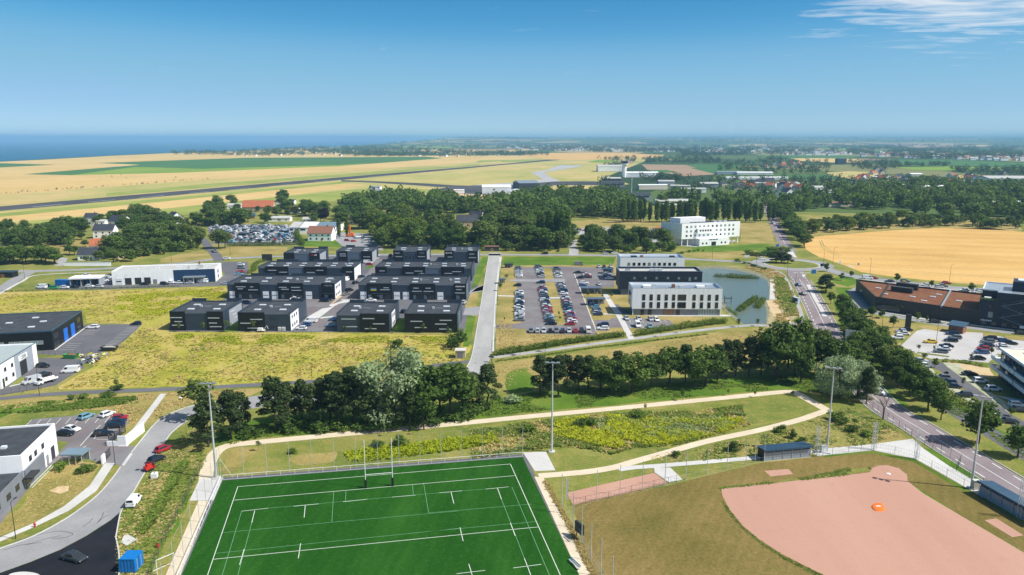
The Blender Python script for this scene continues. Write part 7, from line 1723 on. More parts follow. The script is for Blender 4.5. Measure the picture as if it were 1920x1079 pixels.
series([(*zE(300, 565)[0], 582, 1.3, 'oak'), (*zE(370, 560)[0], 578, 1.3, 'oak'), (*zE(440, 565)[0], 586, 1.2, 'oak')], 'bushy tree', 'in the hedge before the dark glazed recess', 'hedge trees by the dark centre', 'oak')
# saplings along the hedge path, swale and car park
series([(922, 680, 664, 1.2), (975, 667, 646, 1), (1022, 660, 641, 1.2), (1068, 650, 636, 1), (1112, 646, 632, 1), (1238, 632, 617, 1), (1276, 625, 612, 1.1), (1384, 614, 598, 1.2), (1420, 612, 598, 1.2)], 'young tree', 'along the hedge path', 'saplings along the hedge path', 'sapling')
series([(1280, 752, 728, .8), (1415, 745, 735, .9), (485, 846, 826, 1), (720, 818, 806, 1), (775, 815, 804, 1), (1210, 772, 757, .9), (1468, 812, 795, 1.4), (1485, 822, 805, 1.3), (1375, 848, 826, 1.2), (1577, 790, 772, 1.6), (1602, 800, 785, 1.6), (1365, 742, 735, 1)], 'young sapling', 'around the swale and sand path', 'saplings around the swale', 'sapling')
series([(376, 788, 712, 1.6), (219, 728, 712, 1.4), (360, 733, 712, 1.5), (*zA(195, 985)[0], 606, 1), (*zA(437, 985)[0], 605, 1), (*zA(690, 985)[0], 600, 1), (*zA(945, 985)[0], 602, 1), (*zB(258, 990)[0], 611, 1), (*zB(512, 995)[0], 612, 1), (*zB(768, 1000)[0], 612, 1), (*zB(1040, 998)[0], 606, 1), (*zB(1298, 1000)[0], 612, 1)], 'thin young tree', 'along the meadow and unit fronts', 'saplings along the meadow', 'sapling')
series([(1048, 594, 584, 1), (1050, 602, 594, 1), (946, 604, 595, .8), (1290, 610, 602, .8), (*zC(160, 300)[0], 514, 1.4), (*zC(100, 410)[0], 531, 1.4), (*zC(985, 475)[0], 546, 1.5), (*zC(1130, 485)[0], 553, 1.2), (*zC(1220, 485)[0], 550, 1.5), (*zA(1275, 645)[0], 547, .9), (*zB(570, 650)[0], 551, .9), (*zB(1410, 660)[0], 553, .9)], 'slim planted tree', 'in the car park and unit yards', 'trees in the car park and yards', 'sapling')
plant('dark_shrub', 857, 651, 5.8, None, 1.2, 'large round bush beside the pale road at the meadow end', 'bush'); plant('dark_shrub', 742, 653, 3.4, None, 1.3, 'dark bush in the meadow above the silver willow', 'bush')
# shrubs
sh = [(*zQ(635, 315)[0], 2.0), (*zQ(690, 345)[0], 1.7), (*zQ(745, 370)[0], 1.6), (*zQ(920, 245)[0], 2.6), (*zQ(960, 270)[0], 2.2), (*zQ(1010, 310)[0], 2.0), (*zQ(1085, 330)[0], 1.9), (*zQ(385, 405)[0], 2.2), (*zQ(80, 440)[0], 1.5), (*z3(1130, 240)[0], 2.6), (*z3(880, 275)[0], 2.4), (*z3(825, 280)[0], 2.2), (*z3(545, 310)[0], 2.6), (*z2(1065, 385)[0], 2.6), (*z2(935, 395)[0], 2.0), (*z2(480, 430)[0], 1.4), (*zM(345, 470)[0], 2.0), (*zM(500, 480)[0], 1.9), (*zM(525, 470)[0], 1.6), (*zM(470, 485)[0], 1.5), (*zS(1190, 930)[0], 2.2), (*zS(850, 1010)[0], 1.8), (*zS(735, 1020)[0], 1.6), (*zS(1070, 1000)[0], 1.8), (*zS(1120, 990)[0], 1.8)]
sh.sort()
for i, (x, y, h) in enumerate(sh): plant('dark_shrub' if i % 3 else 'shrub', x, y, h, None, 1.3, f'small wild shrub, {ordn(i + 1)} from the left around swale, clinic lawn and meadow path', 'bush', 'wild shrubs')
sh = []
for (xa, ya, xb, yb, n, h) in ((1403, 478, 1468, 484, 9, 3.2), (1440, 470, 1478, 470, 5, 3.0), (1380, 490, 1440, 508, 8, 1.6), (1270, 476, 1330, 470, 6, 1.4), (990, 471, 1060, 473, 5, 2.2), (1470, 478, 1485, 462, 3, 2.5)):
    for k in range(n): sh.append((xa + (xb - xa) * k / n + trr.uniform(-2, 2), ya + (yb - ya) * k / n + trr.uniform(-1.5, 1.5), h * trr.uniform(.7, 1.25)))
sh.sort()
for i, (x, y, h) in enumerate(sh): plant(('dark_shrub', 'shrub')[i % 2], x, y, h, None, 1.5, f'roadside shrub, {ordn(i + 1)} from the left between the back road and roundabout', 'bush', 'roadside shrubs')
# hedges
def hedge(label, pts, r, h, dens, leaf, size=.2, name='hedge', world=False, seed=1):
    p = GL(pts); p = catmull(p, 6); rng = np.random.default_rng(seed); cl = []
    o = p[0]
    for a, b in zip(p[:-1], p[1:]):
        n = max(1, int((b - a).length / .7))
        for k in range(n):
            q = a.lerp(b, k / n) - o; hh = h * rng.uniform(.75, 1.15); cl.append((q.x + rng.normal() * .15, q.y + rng.normal() * .15, hh * .5, r * rng.uniform(.8, 1.15), r * rng.uniform(.8, 1.15), hh * .55))
    t = thing(name, label, 'hedge', (o.x, o.y, 0))
    link('foliage', quads_mesh('foliage', leaf_quads(cl, int(len(cl) * dens), size, rng), leaf), t)
hedge('clipped green hedge west of the entrance path, below the car park', PX(931, 667, 985, 658, 1060, 646, 1120, 637.5, 1174, 630.5), 1.3, 2.1, 170, 'leaf_hedge', seed=1)
hedge('clipped green hedge east of the entrance path, below the visitor bays', PX(1193, 630, 1230, 624, 1290, 615, 1340, 608.5, 1362, 606), 1.4, 2.4, 170, 'leaf_hedge', seed=2)
hedge('dark clipped hedge between the scrapyard and the dry verge', PX(428, 462, 480, 461.5, 530, 460.5, 562, 459), 1.5, 3.0, 60, 'leaf_oak', .3, seed=3)
hedge('tall clipped hedge at the east end of the scrapyard', PX(556, 440, 558, 448, 565, 456, 568, 461), 1.8, 3.8, 70, 'leaf_hedge', .3, seed=4)
hedge('low hedge behind the western garage cars', zK(20, 338, 200, 332, 440, 322, 700, 318, 1000, 308, 1300, 300), .5, .8, 24, 'leaf_oak', .16, seed=5)
hedge('low green grass hedge under the foot path by the meadow', PX(930, 678, 1010, 668, 1100, 655, 1180, 645, 1280, 633, 1330, 627), .6, .5, 50, 'leaf_hedge', .16, seed=6)
hedge('planted shrub strip beside the garage junction', zA(890, 400, 950, 370, 960, 320, 1000, 290, 1050, 280), 1.6, 2.0, 40, 'leaf_bright', .24, seed=7)
hedge('hedge on the pond ramp beside the white office', zD(1200, 645, 1260, 690, 1310, 715), .8, 1.4, 40, 'leaf_hedge', seed=8)
hedge('shrub strip along the lower street verge', zF(560, 200, 700, 330, 850, 430, 1000, 470, 1150, 560, 1260, 620, 1400, 700), 1.6, 1.8, 40, 'leaf_mid', .24, seed=9)
hedge('weedy hedge between the pale lot and the grass bays', zF(1030, 190, 1180, 200, 1290, 215, 1400, 240), .9, 1.2, 30, 'leaf_bright', .2, seed=10)
hedge('low hedge at the east edge of the office lawn by the units', zB(1300, 1000, 1370, 985, 1440, 990), 1.0, 1.6, 40, 'leaf_hedge', seed=12)
# reed islands in the pond
hedge('long reed island in the upper part of the pond', zD(1095, 322, 1200, 326, 1300, 335, 1400, 338, 1525, 342), 1.3, 1.5, 70, 'reed', .25, 'reed_bed', seed=13); hedge('second strip of the upper reed island', zD(1230, 314, 1340, 322, 1470, 332), 1.2, 1.6, 70, 'reed', .25, 'reed_bed', seed=14)
hedge('long reed arm in the lower part of the pond', zD(1320, 672, 1380, 630, 1440, 590, 1500, 540), 1.6, 2.0, 80, 'reed', .25, 'reed_bed', seed=15); hedge('short reed arm beside the stone slope of the pond', zD(1510, 640, 1535, 600, 1570, 560), 1.5, 2.0, 80, 'reed', .25, 'reed_bed', seed=16)
# western gardens, woods: single trees
def wood(desc, where, group, poly, n, kinds, hmin, hmax, seed, mind=3.0, wide=(1.25, 1.7)):
    r = random.Random(seed); xs = [p[0] for p in poly]; ys = [p[1] for p in poly]; got = []; tries = 0
    while len(got) < n and tries < 6000:
        tries += 1; x, y = r.uniform(min(xs), max(xs)), r.uniform(min(ys), max(ys))
        if not inpoly(x, y, poly): continue
        q = G(x, y)
        if any((q - g[2]).length < mind for g in got): continue
        got.append((x, y, q))
    got.sort(key=lambda g: g[0])
    for i, (x, y, q) in enumerate(got):
        plant(r.choice(kinds), x, y, r.uniform(hmin, hmax), None, r.uniform(*wide), f'{desc}, {ordn(i + 1)} from the left {where}', group=group)
OM = ['oak', 'oak', 'mid', 'oak']
wood('dark hedge tree', 'in the tall row at the west edge', 'western hedge row', PX(-6, 497, 104, 497, 104, 491, -6, 488), 15, ['oak'], 8, 11, 1, 4)
wood('garden tree', 'among the western gardens', 'western garden trees', zH(-20, 390, 200, 380, 420, 345, 560, 380, 520, 410, 400, 395, 200, 408, -20, 398), 16, OM, 9, 13, 2, 5)
series([(130, 444, 404, 1.3), (155, 443, 408, 1.2), (118, 446, 412, 1.0), (*zH(190, 300)[0], 412, 1.2), (*zH(60, 310)[0], 410, 1.3), (*zH(20, 330)[0], 414, 1.2), (*zH(290, 330)[0], 420, 1.0)], 'large round tree', 'beside the white two storey house', 'large trees by the white house', 'oak')
wood('leafy garden tree', 'between the white houses and the side road', 'trees by the side road', zH(840, 500, 870, 420, 900, 330, 1000, 260, 1180, 280, 1300, 320, 1520, 400, 1480, 430, 1260, 470, 1040, 490, 1020, 520, 920, 530), 30, OM + ['mid'], 9, 14, 3, 5)
wood('tree', 'round the farmhouse by the airfield', 'trees round the farmhouse', zH(860, 230, 980, 205, 1240, 230, 1480, 240, 1760, 230, 1880, 225, 1800, 255, 1500, 260, 1250, 250, 980, 250), 20, OM + ['bright'], 10, 15, 4, 6)
series([(*zH(1640, 425)[0], 430, 1.3), (*zH(1690, 425)[0], 434, 1.2), (*zH(1420, 425)[0], 420, 1.2), (*zH(1480, 420)[0], 424, 1.1)], 'round tree', 'at the scrapyard gate', 'trees at the scrapyard gate', 'mid')
wood('tree', 'around the orange roofed barn', 'trees round the barn', zT(20, 300, 180, 240, 330, 120, 480, 150, 560, 240, 700, 250, 860, 280, 900, 250, 860, 200, 700, 180, 520, 120, 200, 130, 30, 200), 26, OM, 9, 14, 5, 6)
series([(*zH(x, y)[0], None, 1.5, ('oak', 'mid')[i % 2], h) for i, (x, y, h) in enumerate(((930, 275, 10), (985, 240, 9), (1050, 232, 9), (1150, 240, 10), (1215, 262, 10), (1300, 255, 9), (640, 300, 8), (560, 300, 10), (880, 400, 9), (560, 475, 6), (520, 470, 6), (640, 415, 5), (610, 360, 6), (720, 250, 7), (760, 235, 8), (850, 225, 10), (830, 240, 9), (790, 505, 8), (850, 530, 8), (740, 515, 6), (650, 530, 4), (1350, 260, 9), (440, 300, 11), (480, 320, 10)))], 'round garden tree', 'before the western houses', 'western house garden trees', 'oak')
wood('belt tree', 'in the belt between barn and scrapyard', 'belt garden trees', zT(10, 300, 120, 262, 240, 285, 300, 268, 430, 300, 640, 268, 720, 300, 900, 300, 900, 240, 720, 215, 600, 232, 480, 225, 330, 205, 200, 205, 60, 230), 22, OM, 6, 10, 15, 5)
wood('belt tree', 'in the belt behind the white workshops', 'workshop garden trees', zT(890, 300, 930, 240, 1020, 235, 1110, 250, 1130, 330, 1060, 330, 980, 310), 10, OM, 9, 13, 16, 5)
plant('purple', *zT(840, 285)[0], None, zT(840, 185)[0][1], 1.15, 'dark purple leaved tree behind the white workshops')
series([(*zT(945, 395)[0], zT(0, 255)[0][1], .9), (*zT(1000, 385)[0], zT(0, 250)[0][1], .85)], 'dense upright poplar', 'beside the white workshops', 'workshop poplars', 'poplar')
wood('tall wood tree', 'in the wood behind the back row units', 'wood behind the units', zT(1180, 470, 1220, 400, 1100, 330, 1080, 250, 1300, 270, 1500, 300, 1700, 330, 1760, 400, 1920, 420, 1920, 470, 1600, 475, 1320, 470), 44, OM + ['mid', 'bright'], 12, 18, 6, 6)
wood('tall wood tree', 'in the wood north of the office car park', 'wood north of the car park', zN(130, 418, 640, 418, 690, 390, 690, 330, 640, 260, 560, 220, 380, 230, 180, 260, 140, 330), 44, OM + ['mid'], 12, 18, 7, 6)
series([(*zN(x, y)[0], zN(0, t_)[0][1], w_, 'poplar') for x, y, t_, w_ in ((490, 390, 175, .9), (540, 395, 180, .9), (590, 395, 175, .9), (620, 400, 180, .9), (650, 400, 190, .9))], 'tall poplar', 'at the east end of the car park wood', 'poplars of the car park wood', 'poplar')
wood('tree', 'beside the hotel drive', 'trees by the hotel drive', zN(720, 420, 780, 425, 1000, 432, 1300, 440, 1290, 410, 1140, 370, 1000, 345, 780, 340), 26, ['oak', 'mid', 'poplar'], 9, 14, 8, 4)
series([(1168 + k * 10.4 + trr.uniform(-3, 3), 416 + trr.uniform(-3, 2), None, trr.uniform(1.0, 1.4), 'poplar', trr.uniform(16, 21)) for k in range(28)], 'tall poplar', 'in the long row behind the hotel', 'poplars behind the hotel', 'poplar')
wood('roadside tree', 'along the east side of the north avenue', 'north avenue trees', PX(1452, 398, 1470, 398, 1505, 448, 1512, 466, 1497, 464, 1478, 436), 24, ['oak'], 9, 12, 9, 3.5)
wood('scrub tree', 'on the rough ground behind the wheat field', 'scrub behind the wheat field', zW(380, 370, 700, 350, 1000, 330, 1400, 315, 1900, 335, 1900, 290, 1400, 270, 900, 260, 420, 300), 55, ['oak', 'mid', 'oak', 'bright'], 5, 11, 10, 5)
# woods that read as one mass
def clump_template(seed, nq, R_=4.6, H_=10.5):
    r = np.random.default_rng(seed); cl = [(0, 0, H_ * .5, R_ * .7, R_ * .7, H_ * .42)]
    for k in range(9):
        d = r.normal(size=3); d /= np.linalg.norm(d); cl.append((d[0] * R_ * .6, d[1] * R_ * .6, H_ * .55 + d[2] * H_ * .3, R_ * .42, R_ * .42, H_ * .2))
    return leaf_quads(cl, nq, R_ * .2, r, thick=.25)
def mass(name, label_cat, pts, tpl, leaf, smin, smax, seed, zb=0.0, wide=1.0):
    r = np.random.default_rng(seed); n = len(pts); T = tpl
    out = np.empty((n, len(T[0]), 4, 3), np.float32)
    for i, p in enumerate(pts):
        a = r.uniform(0, 6.28); s = r.uniform(smin, smax) * (p[3] if len(p) > 3 else 1); c, sn = math.cos(a) * s * wide, math.sin(a) * s * wide
        q = T[i % len(T)]
        out[i, ..., 0] = q[..., 0] * c - q[..., 1] * sn + p[0]; out[i, ..., 1] = q[..., 0] * sn + q[..., 1] * c + p[1]; out[i, ..., 2] = q[..., 2] * s + zb + (p[2] if len(p) > 2 else 0)
    if leaf in ('leaf_oak', 'leaf_mid'):
        for k, lf in enumerate(('leaf_oak', 'leaf_mid', 'leaf_hedge', 'leaf_oak')):
            if lf == 'leaf_hedge' and leaf == 'leaf_mid': lf = 'leaf_oak'
            link(name, quads_mesh(name, out[k::4].reshape(-1, 4, 3), lf), kind='stuff')
        return
    return link(name, quads_mesh(name, out.reshape(-1, 4, 3), leaf), kind='stuff')
T1 = [clump_template(s, 230, 4.8, 10) for s in range(5)]; T2 = [clump_template(10 + s, 46) for s in range(4)]; T3 = [clump_template(20 + s, 22, 6.5, 11) for s in range(3)]
def pick(poly, n, seed, patch=None, thr=0.0, py=False):
    r = random.Random(seed); xs = [p[0] for p in poly]; ys = [p[1] for p in poly]; out = []; tr = 0
    while len(out) < n and tr < n * 40:
        tr += 1; x, y = r.uniform(min(xs), max(xs)), r.uniform(min(ys), max(ys))
        if inpoly(x, y, poly):
            if patch and mnoise.noise((x / patch[0], y / patch[1], seed)) < thr: continue
            q = G(x, y); out.append((q.x, q.y))
    return out
w1 = pick(PX(640, 392, 700, 378, 780, 374, 860, 380, 880, 388, 1000, 372, 1060, 362, 1160, 372, 1190, 395, 1200, 412, 1080, 408, 1060, 425, 1000, 405, 900, 408, 860, 402, 770, 398, 690, 402), 420, 31)
ug = []
for poly, n, sd in ((zH(-20, 400, 200, 380, 420, 345, 560, 380, 520, 412, 400, 400, 200, 412, -20, 405), 60, 81), (zH(840, 500, 870, 420, 900, 330, 1000, 260, 1180, 280, 1300, 320, 1520, 400, 1480, 430, 1260, 470, 1040, 490, 1020, 520, 920, 530), 150, 82),
    (zT(1180, 470, 1220, 400, 1100, 330, 1080, 250, 1300, 270, 1500, 300, 1700, 330, 1760, 400, 1920, 420, 1920, 470, 1600, 475, 1320, 470), 190, 83), (zN(130, 418, 640, 418, 690, 390, 690, 330, 640, 260, 560, 220, 380, 230, 180, 260, 140, 330), 190, 84), (zN(720, 420, 780, 425, 1000, 432, 1300, 440, 1290, 410, 1140, 370, 1000, 345, 780, 340), 70, 85),
    (zH(860, 230, 980, 205, 1240, 230, 1480, 240, 1760, 230, 1880, 225, 1800, 255, 1500, 260, 1250, 250, 980, 250), 70, 86), (zW(380, 370, 700, 350, 1000, 330, 1400, 315, 1900, 335, 1900, 290, 1400, 270, 900, 260, 420, 300), 120, 87), (zH(-20, 330, 100, 300, 420, 320, 420, 345, 200, 380, -20, 395), 50, 88)):
    ug += pick(poly, n, sd)
mass('undergrowth', None, ug, T1, 'leaf_mid', .3, .75, 9)
mass('woodland', None, w1, T1, 'leaf_oak', 1.0, 1.75, 1)
w2 = pick(PX(1440, 392, 1500, 372, 1640, 352, 1700, 345, 1930, 352, 2100, 380, 2100, 425, 1930, 415, 1700, 400, 1560, 388, 1480, 400), 560, 32) + pick(PX(1240, 376, 1440, 372, 1460, 390, 1400, 396, 1240, 392), 26, 33)
mass('woodland', None, w2, T1, 'leaf_oak', .9, 1.75, 2)
w3 = []
for poly, n, sd in ((zY(-40, 300, 700, 296, 1150, 300, 1920, 290, 2200, 320, 2200, 380, 1400, 345, 700, 340, 560, 320, 200, 318), 360, 41), (zY(210, 205, 480, 178, 640, 190, 820, 190, 830, 262, 640, 266, 200, 250), 260, 42), (zY(480, 168, 600, 178, 560, 190, 480, 185), 40, 43),
                    (zY(930, 195, 1180, 190, 1240, 222, 1200, 240, 1100, 244, 960, 236), 160, 44), (zY(1240, 210, 1500, 205, 1510, 220, 1260, 224), 60, 45), (zY(1480, 230, 1900, 236, 2200, 250, 2200, 275, 1700, 268, 1520, 258), 220, 46), (zJ(1420, 175, 1660, 168, 1660, 195, 1500, 190), 70, 47), (zJ(1690, 172, 1920, 168, 2130, 178, 2130, 205, 1920, 205, 1700, 200), 220, 48),
                    (zJ(1440, 330, 1480, 300, 1520, 305, 1520, 330), 12, 49), (zJ(1460, 215, 1560, 210, 1620, 230, 1560, 235), 30, 50), (zJ(1640, 265, 1750, 285, 1900, 290, 1900, 310, 1700, 300), 50, 51), (zY(0, 340, 200, 318, 420, 330, 500, 360, 420, 370, 60, 362), 40, 52), (zY(1750, 360, 1950, 370, 2200, 390, 2200, 420, 1750, 400), 80, 53)):
    w3 += pick(poly, n, sd)
mass('far_woodland', None, w3, T2, 'leaf_far', .8, 1.5, 3, -.4)
w4 = []
for poly, n, sd, th in ((zL(960, 140, 1280, 138, 1700, 112, 1920, 112, 1920, 150, 1480, 160, 1280, 158, 970, 152), 420, 61, -.3), (zJ(0, 106, 240, 104, 420, 110, 700, 140, 1160, 142, 1160, 158, 640, 164, 0, 162), 900, 62, -.15), (zJ(330, 90, 420, 86, 420, 100, 340, 112), 40, 63, -1), (zJ(420, 98, 700, 96, 1060, 92, 1060, 122, 700, 118, 420, 106), 300, 64, -.15),
                        (zJ(700, 70, 1000, 62, 1920, 70, 1920, 142, 1500, 140, 1060, 126), 2700, 65, -.1), (zY(0, 60, 1000, 66, 1920, 76, 1920, 170, 1400, 180, 900, 150, 400, 152, 0, 170), 3600, 66, -.05), (zJ(700, 50, 1300, 48, 1920, 55, 1920, 70, 900, 66), 700, 67, -.1), (zY(0, 54, 1920, 70, 1920, 80, 0, 68), 800, 68, -.1)):
    w4 += pick(poly, n, sd, (38, 5), th - .12)
mass('far_woodland', None, w4, T3, 'leaf_far', 1.0, 1.9, 4, -.4, 1.4)
# tree lines on the hills
hp_ = []
hr_ = np.random.default_rng(77)
hob = bpy.data.objects['hill_range'].data
for k in range(6500):
    i, j = int(hr_.integers(2, nx - 3)), int(hr_.integers(1, ny - 3)); v = hob.vertices[j * nx + i].co; u = hob.vertices[j * nx + i + 1].co
    if mnoise.noise((v.x * .0009, v.y * .0007, 4)) < -.05: continue
    f = hr_.random(); hp_.append((v.x + (u.x - v.x) * f, v.y, v.z + (u.z - v.z) * f - 1, 1.6))
mass('hill_woodland', None, hp_, T3, 'leaf_far', .9, 1.8, 5, 0, 1.8)
# field edge bushes along the airfield
eb = [(x + R.uniform(-6, 6), y + R.uniform(-.8, .8)) for x, y in [(k * 5.6, 365 - k * 5.6 * .073) for k in range(72)]]
mass('field_edge_scrub', None, [tuple(G(*p)) for p in eb if R.random() < .8] + [tuple(G(*zL(x, y)[0])) for x, y in ((570, 288), (630, 277), (680, 268), (710, 286), (990, 285), (800, 318), (540, 337), (320, 348), (405, 343))], T2, 'leaf_far', .14, .42, 6, -.4)
# ---------------------------------------------------------------- grasses and weeds
def tufts(name, poly, n, h, leaf, seed, patch=0.0, world=False, wide=.5, nb=4):
    p = [Vector(q) for q in poly] if world else GL(poly)
    pw = [(q.x, q.y) for q in p]; r = np.random.default_rng(seed); xs = [q[0] for q in pw]; ys = [q[1] for q in pw]; pts = []
    tr = 0
    n = int(n * .7)
    while len(pts) < n and tr < n * 12:
        tr += 1; x, y = r.uniform(min(xs), max(xs)), r.uniform(min(ys), max(ys))
        if inpoly(x, y, pw) and not any(inpoly(x, y, e) for e in EXC) and (not patch or mnoise.noise((x * .11, y * .11, seed)) > patch): pts.append((x, y))
    c = np.repeat(np.array(pts), nb, axis=0); m = len(c)
    s = np.repeat(r.uniform(.55, 1.35, len(pts)), nb); a = r.uniform(0, 6.28, m); lean = r.uniform(.5, 2.4, m); w = wide * .5 * s * r.uniform(.6, 1.2, m); hh = h * .55 * s * r.uniform(.5, 1.1, m)
    off = r.normal(size=(m, 2)) * (wide * .45)[..., None] if np.ndim(wide) else r.normal(size=(m, 2)) * wide * .45
    b = np.column_stack([c + off, np.zeros(m)]); t = np.column_stack([np.cos(a), np.sin(a), np.zeros(m)]); d = np.column_stack([-np.sin(a) * lean, np.cos(a) * lean, np.ones(m)]) * hh[:, None]
    P = np.stack([b - t * w[:, None], b + t * w[:, None], b + d + t * w[:, None] * .45, b + d - t * w[:, None] * .45], axis=1)
    return link(name, quads_mesh(name, P, leaf), kind='stuff')
EXC = [[(q.x, q.y) for q in GL(zM(922, 20, 972, 20, 750, 338, 678, 338, 738, 260))]]
MEA = PX(320, 626, 600, 628, 860, 632, 875, 676, 790, 684, 600, 708, 330, 723, 120, 729, 150, 705, 200, 665, 265, 615)
tufts('meadow_grass', MEA, 5000, .5, 'blade_meadow', 1, -.25); tufts('dry_meadow_grass', MEA, 2600, .5, 'blade_dry', 2, .02); tufts('meadow_weeds', MEA, 1500, .4, 'blade_green', 3, .15)
tufts('yellow_weeds', PX(330, 626, 860, 632, 870, 645, 600, 642, 330, 650), 2200, .5, 'blade_yellow', 4, -.05)
MB2 = PX(0, 553, 215, 546, 424, 538, 422, 560, 322, 588, 270, 605, 160, 605, 156, 584, 0, 586)
tufts('meadow_grass', MB2, 3000, .5, 'blade_meadow', 5, -.2); tufts('yellow_weeds', PX(215, 556, 424, 540, 422, 558, 300, 592, 220, 590), 3500, .6, 'blade_yellow', 6, -.1); tufts('dry_meadow_grass', MB2, 1300, .5, 'blade_dry', 7, .05)
SW = zQ(-1000, 300, -700, 258, -300, 215, 200, 200, 420, 170, 440, 225, 480, 268, 330, 318, 60, 385, -150, 395, -260, 430, -400, 400, -560, 390, -1000, 455)
tufts('swale_grass', SW, 11000, .55, 'blade_green', 8, -.15, wide=.45); tufts('dry_swale_grass', SW, 4500, .5, 'blade_dry', 9, .0, wide=.45)
tufts('yellow_weeds', zQ(-560, 250, -300, 222, -100, 240, 200, 250, 420, 240, 440, 268, 330, 312, 60, 375, -150, 385, -240, 400, -400, 370, -560, 330), 9500, .7, 'blade_yellow', 10, -.3, wide=.5)
tufts('yellow_weeds', z2(760, 420, 950, 395, 1367, 350, 1560, 330, 1580, 370, 1367, 410, 900, 470, 780, 470), 2400, .7, 'blade_yellow', 11, -.3, wide=.45)
tufts('grey_reeds', zQ(-380, 250, -100, 235, 200, 225, 420, 215, 440, 262, 330, 300, 60, 352, -150, 350, -330, 300), 1300, .9, 'blade_grey', 12, -.05, wide=.4)
tufts('strip_grass', PX(400, 838, 430, 800, 700, 772, 920, 752, 1000, 738, 1500, 704, 1620, 700, 1640, 752, 1480, 728, 1280, 746, 976, 775, 590, 811), 7000, .4, 'blade_green', 13, -.1)
tufts('bank_grass', zM(720, 690, 790, 620, 900, 430, 1080, 250, 1180, 210, 1190, 420, 1000, 800, 840, 1100, 690, 1100, 680, 860), 3300, 0.24, 'blade_green', 14, 0); tufts('dry_bank_grass', zM(720, 690, 790, 620, 900, 430, 1080, 250, 1180, 210, 1190, 420, 1000, 800, 840, 1100, 690, 1100, 680, 860), 2475, 0.21, 'blade_dry', 15, -.1)
tufts('verge_grass', PX(0, 758, 150, 750, 330, 735, 470, 732, 380, 752, 250, 798, 240, 792, 190, 770, 60, 770, 0, 780), 2100, 0.27, 'blade_dry', 16, -.1); tufts('green_verge_grass', PX(0, 775, 30, 757, 150, 749, 255, 744, 262, 756, 150, 768, 30, 775), 2600, .5, 'blade_green', 17, -.2)
tufts('backstop_weeds', zQ(-100, 445, 240, 385, 500, 335, 720, 275, 880, 218, 1000, 175, 1060, 195, 1290, 325, 1100, 376, 800, 415, 520, 435, 100, 475), 1250, 0.24, 'blade_dry', 18, 0); tufts('backstop_grass_tufts', zQ(-100, 445, 240, 385, 500, 335, 720, 275, 880, 218, 1000, 175, 1060, 195, 1290, 325, 1100, 376, 800, 415, 520, 435, 100, 475), 1575, 0.24, 'blade_green', 19, .03)
tufts('field_strip_grass', PX(930, 690, 1000, 678, 1180, 655, 1300, 633, 1450, 616, 1520, 626, 1480, 660, 1200, 698, 1000, 720, 940, 726), 3600, 0.24, 'blade_dry', 20, -.15)
tufts('infield_edge_grass', zQ(310, 604, 500, 584, 800, 543, 1000, 500, 1100, 490, 1112, 508, 1000, 541, 700, 575, 400, 606, 318, 614), 1040, 0.18, 'blade_green', 21, -.3, wide=.3)
tufts('outfield_edge_grass', zQ(318, 600, 316, 660, 360, 725, 430, 812, 520, 885, 640, 965, 860, 1075, 850, 1085, 630, 975, 505, 890, 418, 815, 345, 725, 308, 660, 306, 605), 900, 0.16, 'blade_green', 22, -.4, wide=.3)
tufts('berm_weeds', zI(0, 195, 150, 215, 235, 260, 290, 380, 330, 520, 280, 545, 190, 590, 180, 410, 175, 320, 120, 250, 0, 215), 2600, .7, 'blade_dry', 23, -.2, wide=.8); tufts('berm_weeds', zI(180, 260, 235, 280, 290, 380, 320, 500, 270, 520, 200, 410), 1100, .9, 'blade_green', 24, 0, wide=.9)
tufts('avenue_verge_grass', PX(1565, 565, 1600, 575, 1640, 622, 1720, 702, 1800, 762, 1960, 860, 1950, 880, 1830, 800, 1720, 742, 1640, 690, 1590, 650), 5000, .4, 'blade_green', 25, -.2)
tufts('clinic_lawn_weeds', zM(0, 770, 110, 695, 200, 575, 330, 445, 440, 425, 585, 432, 520, 550, 370, 670, 200, 765, 0, 850), 625, 0.15, 'blade_dry', 26, 0, wide=.4)
tufts('park_lawn_grass', PX(935, 600, 960, 612, 1010, 628, 1100, 630, 1170, 622, 1172, 628, 935, 660), 1800, .3, 'blade_dry', 27, -.2)
tufts('ditch_grass', zM(1040, 420, 1090, 420, 1000, 600, 900, 760, 830, 840, 800, 820, 880, 700, 960, 580), 2200, .5, 'blade_green', 28, -.4)
tufts('fence_line_grass', z3(640, 580, 720, 720, 790, 850, 860, 1000, 920, 1110, 900, 1110, 840, 1000, 770, 850, 700, 715, 625, 580), 1500, .35, 'blade_dry', 29, -.4, wide=.35)

